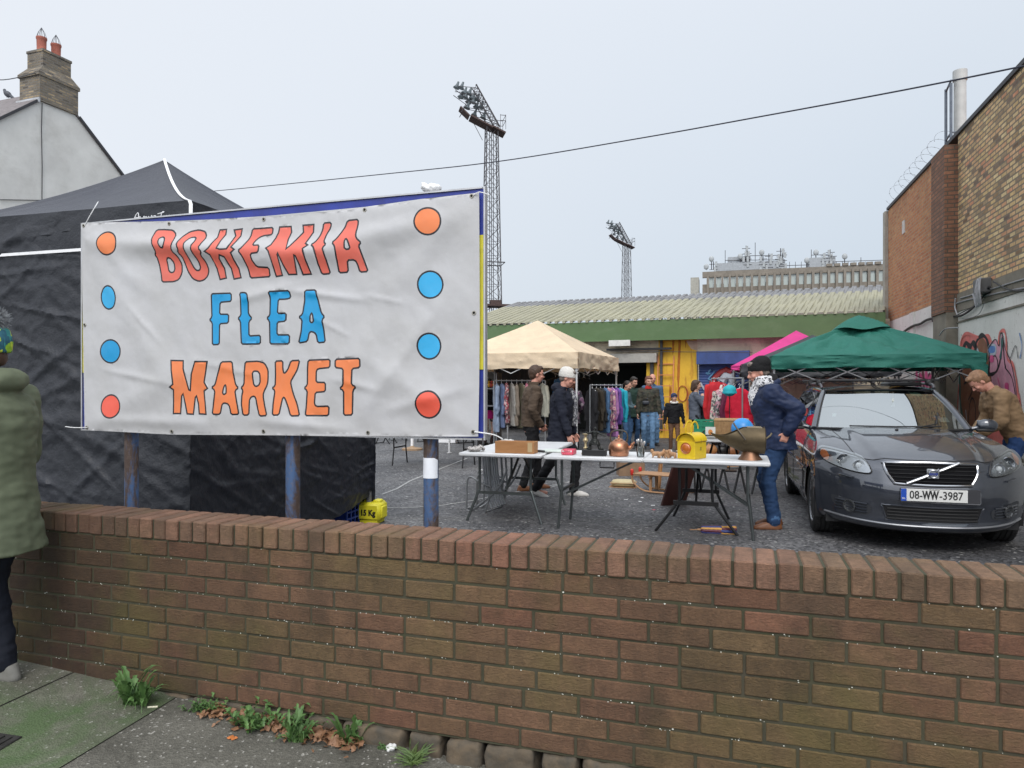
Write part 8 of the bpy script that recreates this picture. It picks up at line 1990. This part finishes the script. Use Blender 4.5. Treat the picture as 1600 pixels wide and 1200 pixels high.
p = gxy(702, 692); t = thing('white_box', 'white storage box on the ground beside a black chair beyond the sign', 'box', p, BRt); q = MB(); q.bbox((0,0,.15),(.5,.35,.30),.02); q.build('tub', M_WHT, t); q = MB(); q.bbox((0,0,.31),(.53,.38,.03),.01); q.build('lid', M_TLEGK, t)
p = gxy(740, 700); tE = thing('stall_table', 'low table of clothes and bags partly hidden behind the right sign post', 'table', (gx(600,13.2),13.2,0), BRt); q = MB(); top_slab(q, 0, 1.7, 0, .7, .72); q.build('table_top', M_TLEG, tE); uleg(.15,.1,.6,0,M_TLEGK,tE,z=.72); uleg(1.55,.1,.6,0,M_TLEGK,tE,z=.72)
# ================================================================ CLOTHES RAILS
def rail(label, p0, p1, z, m_=M_GCH):
    t = thing('clothes_rail', label, 'clothes rail', p0, 0, 'metal clothes rails'); d = V(p1)-V(p0); d.z = 0; n2 = V((-d.y, d.x, 0)).normalized()
    q = MB(); q.tube([(0,0,z), (d.x,d.y,z)], .014, 8); q.build('rail', m_, t)
    for e in (V((0,0,0)), d):
        q = MB(); q.tube([e, e+V((0,0,z))], .014, 8); q.tube([e-n2*.25+V((0,0,.04)), e+n2*.25+V((0,0,.04))], .014, 8); q.build('upright', m_, t)
    return V((p0[0],p0[1],0)), d
GN = [0]
def garment(pos, ang, z, L, w_, m_, label, seed, sleeve=True, grp='clothes hanging on the rails', th=.05, nm='garment'):
    rr = random.Random(seed); q = MB(); t = thing(nm, label, nm.replace('_',' '), (pos.x, pos.y, 0), ang, grp)
    q.loft([((0,0,z-.10-L),w_*.62,th*1.3),((0,0,z-.10-L*.6),w_*.52,th*1.2),((0,0,z-.10-L*.25),w_*.48,th),((0,0,z-.14),w_*.50,th*.9),((0,0,z-.085),w_*.32,th*.6),((0,0,z-.06),.05,.03)], 22, power=2.3)
    if sleeve:
        for s_ in (-1,1): q.cap((s_*w_*.46,0,z-.15),.045,(s_*(w_*.50+.03),rr.uniform(-.05,.05),z-.15-L*.45),.042); q.cap((s_*(w_*.50+.03),0,z-.15-L*.45),.042,(s_*(w_*.50+.03),rr.uniform(-.04,.04),z-.15-min(.58,L*.8)),.034)
    q.build('cloth', m_, t, remesh=.02, smoothit=2, wr=lambda p: .022*nz((p.x*1.4,p.y*1.4,p.z*.35), 11, seed)+.006*nz((p.x,p.y,p.z), 26, seed), ang=180)
    if nm == 'garment' and 'red gown' in label or 'leftmost on the red rail' in label:
        q = MB(); q.tube(smooth_pts([(.05,-th*1.2,z-.12),(.03,-th*1.5,z-.3),(.04,-th*1.7,z-.7),(.02,-th*1.7,z-.10-L)]), .028, 8); q.build('white_trim', F_WOOLW, t, remesh=.012, wr=lambda p: .01*nz(p,30))
    q = MB(); q.tube([(0,0,z-.06),(0,0,z-.02),(.02,0,z+.005),(.0,0,z+.02),(-.02,0,z+.005)], .004, 5); q.tube([(-w_*.4,0,z-.12),(0,0,z-.055),(w_*.4,0,z-.12)], .006, 5); q.build('hanger', M_WHT, t)
TRIMS = [0]
def gm(nm, c, pat=None): return MATS.get(nm) or (pattern_mat(nm, pat, 26) if pat else fab(nm, c))
# rail 1 under the cream gazebo
r0, rd_ = rail('long clothes rail of pale shirts and jackets under the cream gazebo', (gx(772,15.6),15.6,0), (gx(852,15.2),15.2,0), 1.60); ra = math.atan2(rd_.y, rd_.x)
L1 = [('shirt pale blue check',(.20,.25,.34),1.15,'pale blue shirt, leftmost on the long rail',None),('jacket slate blue',(.10,.13,.22),1.05,'slate blue jacket second on the long rail',None),('dress red print',None,.95,'red patterned dress beside the slate blue jacket',[(.30,.05,.07),(.45,.30,.30),(.14,.03,.04),(.10,.08,.09)]),('coat pale grey',(.24,.23,.21),1.0,'pale grey jacket in the left half of the long rail',None),('coat taupe',(.17,.14,.11),1.0,'taupe brown coat at the middle of the long rail',None),('coat olive',(.13,.12,.08),1.05,'olive coat right of the taupe one',None),('cardigan pink',(.55,.20,.28),1.08,'long pink cardigan on the long rail',None),('coat mid grey',(.18,.18,.19),.95,'mid grey jacket right of the pink cardigan',None),('denim blue',(.06,.16,.34),1.15,'bright blue denim jacket near the right end',None),('shirt cream',(.34,.33,.27),.8,'cream blouse, rightmost on the long rail',None)]
for i, (nm, c, L, lb, pt_) in enumerate(L1): garment(r0+rd_*((i+.5)/len(L1)), ra+PI/2+.55+.35*math.sin(i*3), 1.60, L-.12, .36, gm(nm.replace(' ','_'), c, pt_), lb, i, th=.045)
r0, rd_ = rail('clothes rail of dark coats and bright jackets at the right corner of the cream gazebo', (gx(922,14.6),14.6,0), (gx(972,15.6),15.6,0), 1.50); ra = math.atan2(rd_.y, rd_.x)
L2 = [('coat_black_long',(.012,.012,.014),1.05,'long black coat, leftmost on the right hand rail',None),('coat_dark_brown',(.035,.028,.02),1.0,'very dark brown coat next to the long black coat',None),('jacket_black_wool',(.02,.02,.02),.95,'black wool jacket third on the right hand rail',None),('denim_long',(.06,.12,.22),1.05,'long denim coat left of the flowered dress',None),('dress_flower',None,.98,'pink flowered dress on the right hand rail',[(.50,.26,.30),(.35,.12,.20),(.55,.42,.36),(.20,.12,.20)]),('scarf_lilac',(.33,.15,.34),1.15,'long lilac garment below the flowered dress',None),('jacket_purple',(.12,.06,.25),.9,'purple jacket near the right end of the rail',None),('jacket_cyan',(.02,.32,.42),.85,'bright turquoise jacket, rightmost on the right hand rail',None)]
for i, (nm, c, L, lb, pt_) in enumerate(L2): garment(r0+rd_*((i+.5)/len(L2)), ra+PI/2-.5+.15*math.sin(i*2), 1.50, L-.15, .38, gm(nm, c, pt_), lb, 20+i, th=.05)
r0, rd_ = rail('clothes rail hung with red garments before the blue shutter', (gx(1112,13.6),13.6,0), (gx(1160,12.6),12.6,0), 1.62); ra = math.atan2(rd_.y, rd_.x)
L3 = [('gown_red_white',(.50,.025,.03),1.0,'long red gown with white edge, leftmost on the red rail',None),('gown_red',(.42,.02,.03),1.0,'plain long red gown beside the first red gown',None),('jacket_pattern',None,.85,'cream and pink patterned jacket on the red rail',[(.50,.45,.38),(.50,.20,.25),(.12,.12,.12),(.55,.50,.44)]),('blouse_pattern',None,.9,'black and white patterned blouse on the red rail',[(.5,.48,.45),(.06,.06,.06),(.4,.2,.25)]),('top_maroon',(.12,.02,.05),.75,'dark maroon top half hidden behind the bright red coat',None),('coat_red_bright',(.50,.012,.035),.80,'bright red woollen coat nearest the navy jacket man',None)]
for i, (nm, c, L, lb, pt_) in enumerate(L3): garment(r0+rd_*((i+.5)/len(L3)), ra+PI/2-.6, 1.62-(.12 if i > 1 else 0), L-.1, (.27 if i < 2 else .36), gm(nm, c, pt_), lb, 40+i, th=.05)
for i, (px_, lb) in enumerate(((1118,'white fur trim on the leftmost red gown'),)):
    pass
t = thing('hat_stand', 'turquoise knitted hat on a stand among the red garments', 'hat', (gx(1140,12.3),12.3,0)); q = MB(); q.ell((0,0,1.40),(.115,.115,.10)); q.lathe([(.120,1.35),(.123,1.37),(.118,1.39)],20); q.build('knitted_hat', fab('hat_turquoise', (.03,.36,.42)), t); q = MB(); q.lathe([(.12,0),(.12,.02),(.008,.03),(.008,1.38)],12); q.build('stand', M_TLEGK, t)
t = thing('handbag_pile', 'pile of brown and black handbags under the red rail', 'handbags', (gx(1128,12.9),12.9,0), 0); 
for i, (dx_, dz_, m_) in enumerate(((-.2,.32,M_WOODO),(0.02,.30,M_TLEGK),(.2,.30,mat('leather_tan',(.25,.10,.04),.5)),(-.1,.50,M_TLEGK),(.1,.52,mat('bag_grey',(.2,.21,.23),.6)))):
    q = MB(); q.ell((dx_,0,dz_),(.12,.07,.10)); q.tube(smooth_pts([(dx_-.07,0,dz_+.07),(dx_,0,dz_+.17),(dx_+.07,0,dz_+.07)]),.008,6); q.build('handbag', m_, t, remesh=.015, smoothit=1)
q = MB(); q.bbox((0,0,.12),(.62,.34,.22),.02); q.build('low_shelf', M_WOODO, t)
# racks of stock in the hall mouth
for i, (px_, Y_, c_, lb) in enumerate(((868,17.0,'jacket_black_wool','dark jacket hung high at the back of the cream gazebo'),(880,16.8,'denim_blue','blue checked shirt hung between the two strolling people'),(912,17.3,'coat_black_long','black coat hung inside the gazebo beside its near pole'))):
    garment(V((gx(px_,Y_),Y_,0)), .3, 1.75, .85, .42, MATS.get(c_) or F_BLK, lb, 60+i); 
# ladder
p = gxy(1037, 686); t = thing('ladder', 'orange metal ladder leaning on the yellow wall', 'ladder', p, FZ)
M_ORL = mat('ladder_orange', (.60,.22,.08), .5, grime=.3)
lh = 2.35
for x_ in (-.22,.22): q = MB(); q.bar((x_,-.0,0),(x_,.42,lh),.03,.05); q.build('rail', M_ORL, t, smooth=False)
for k in range(7): z_ = .25+k*.31; q = MB(); q.bar((-.22,.42*z_/lh,z_),(.22,.42*z_/lh,z_),.025); q.build('rung', M_ORL, t, smooth=False)
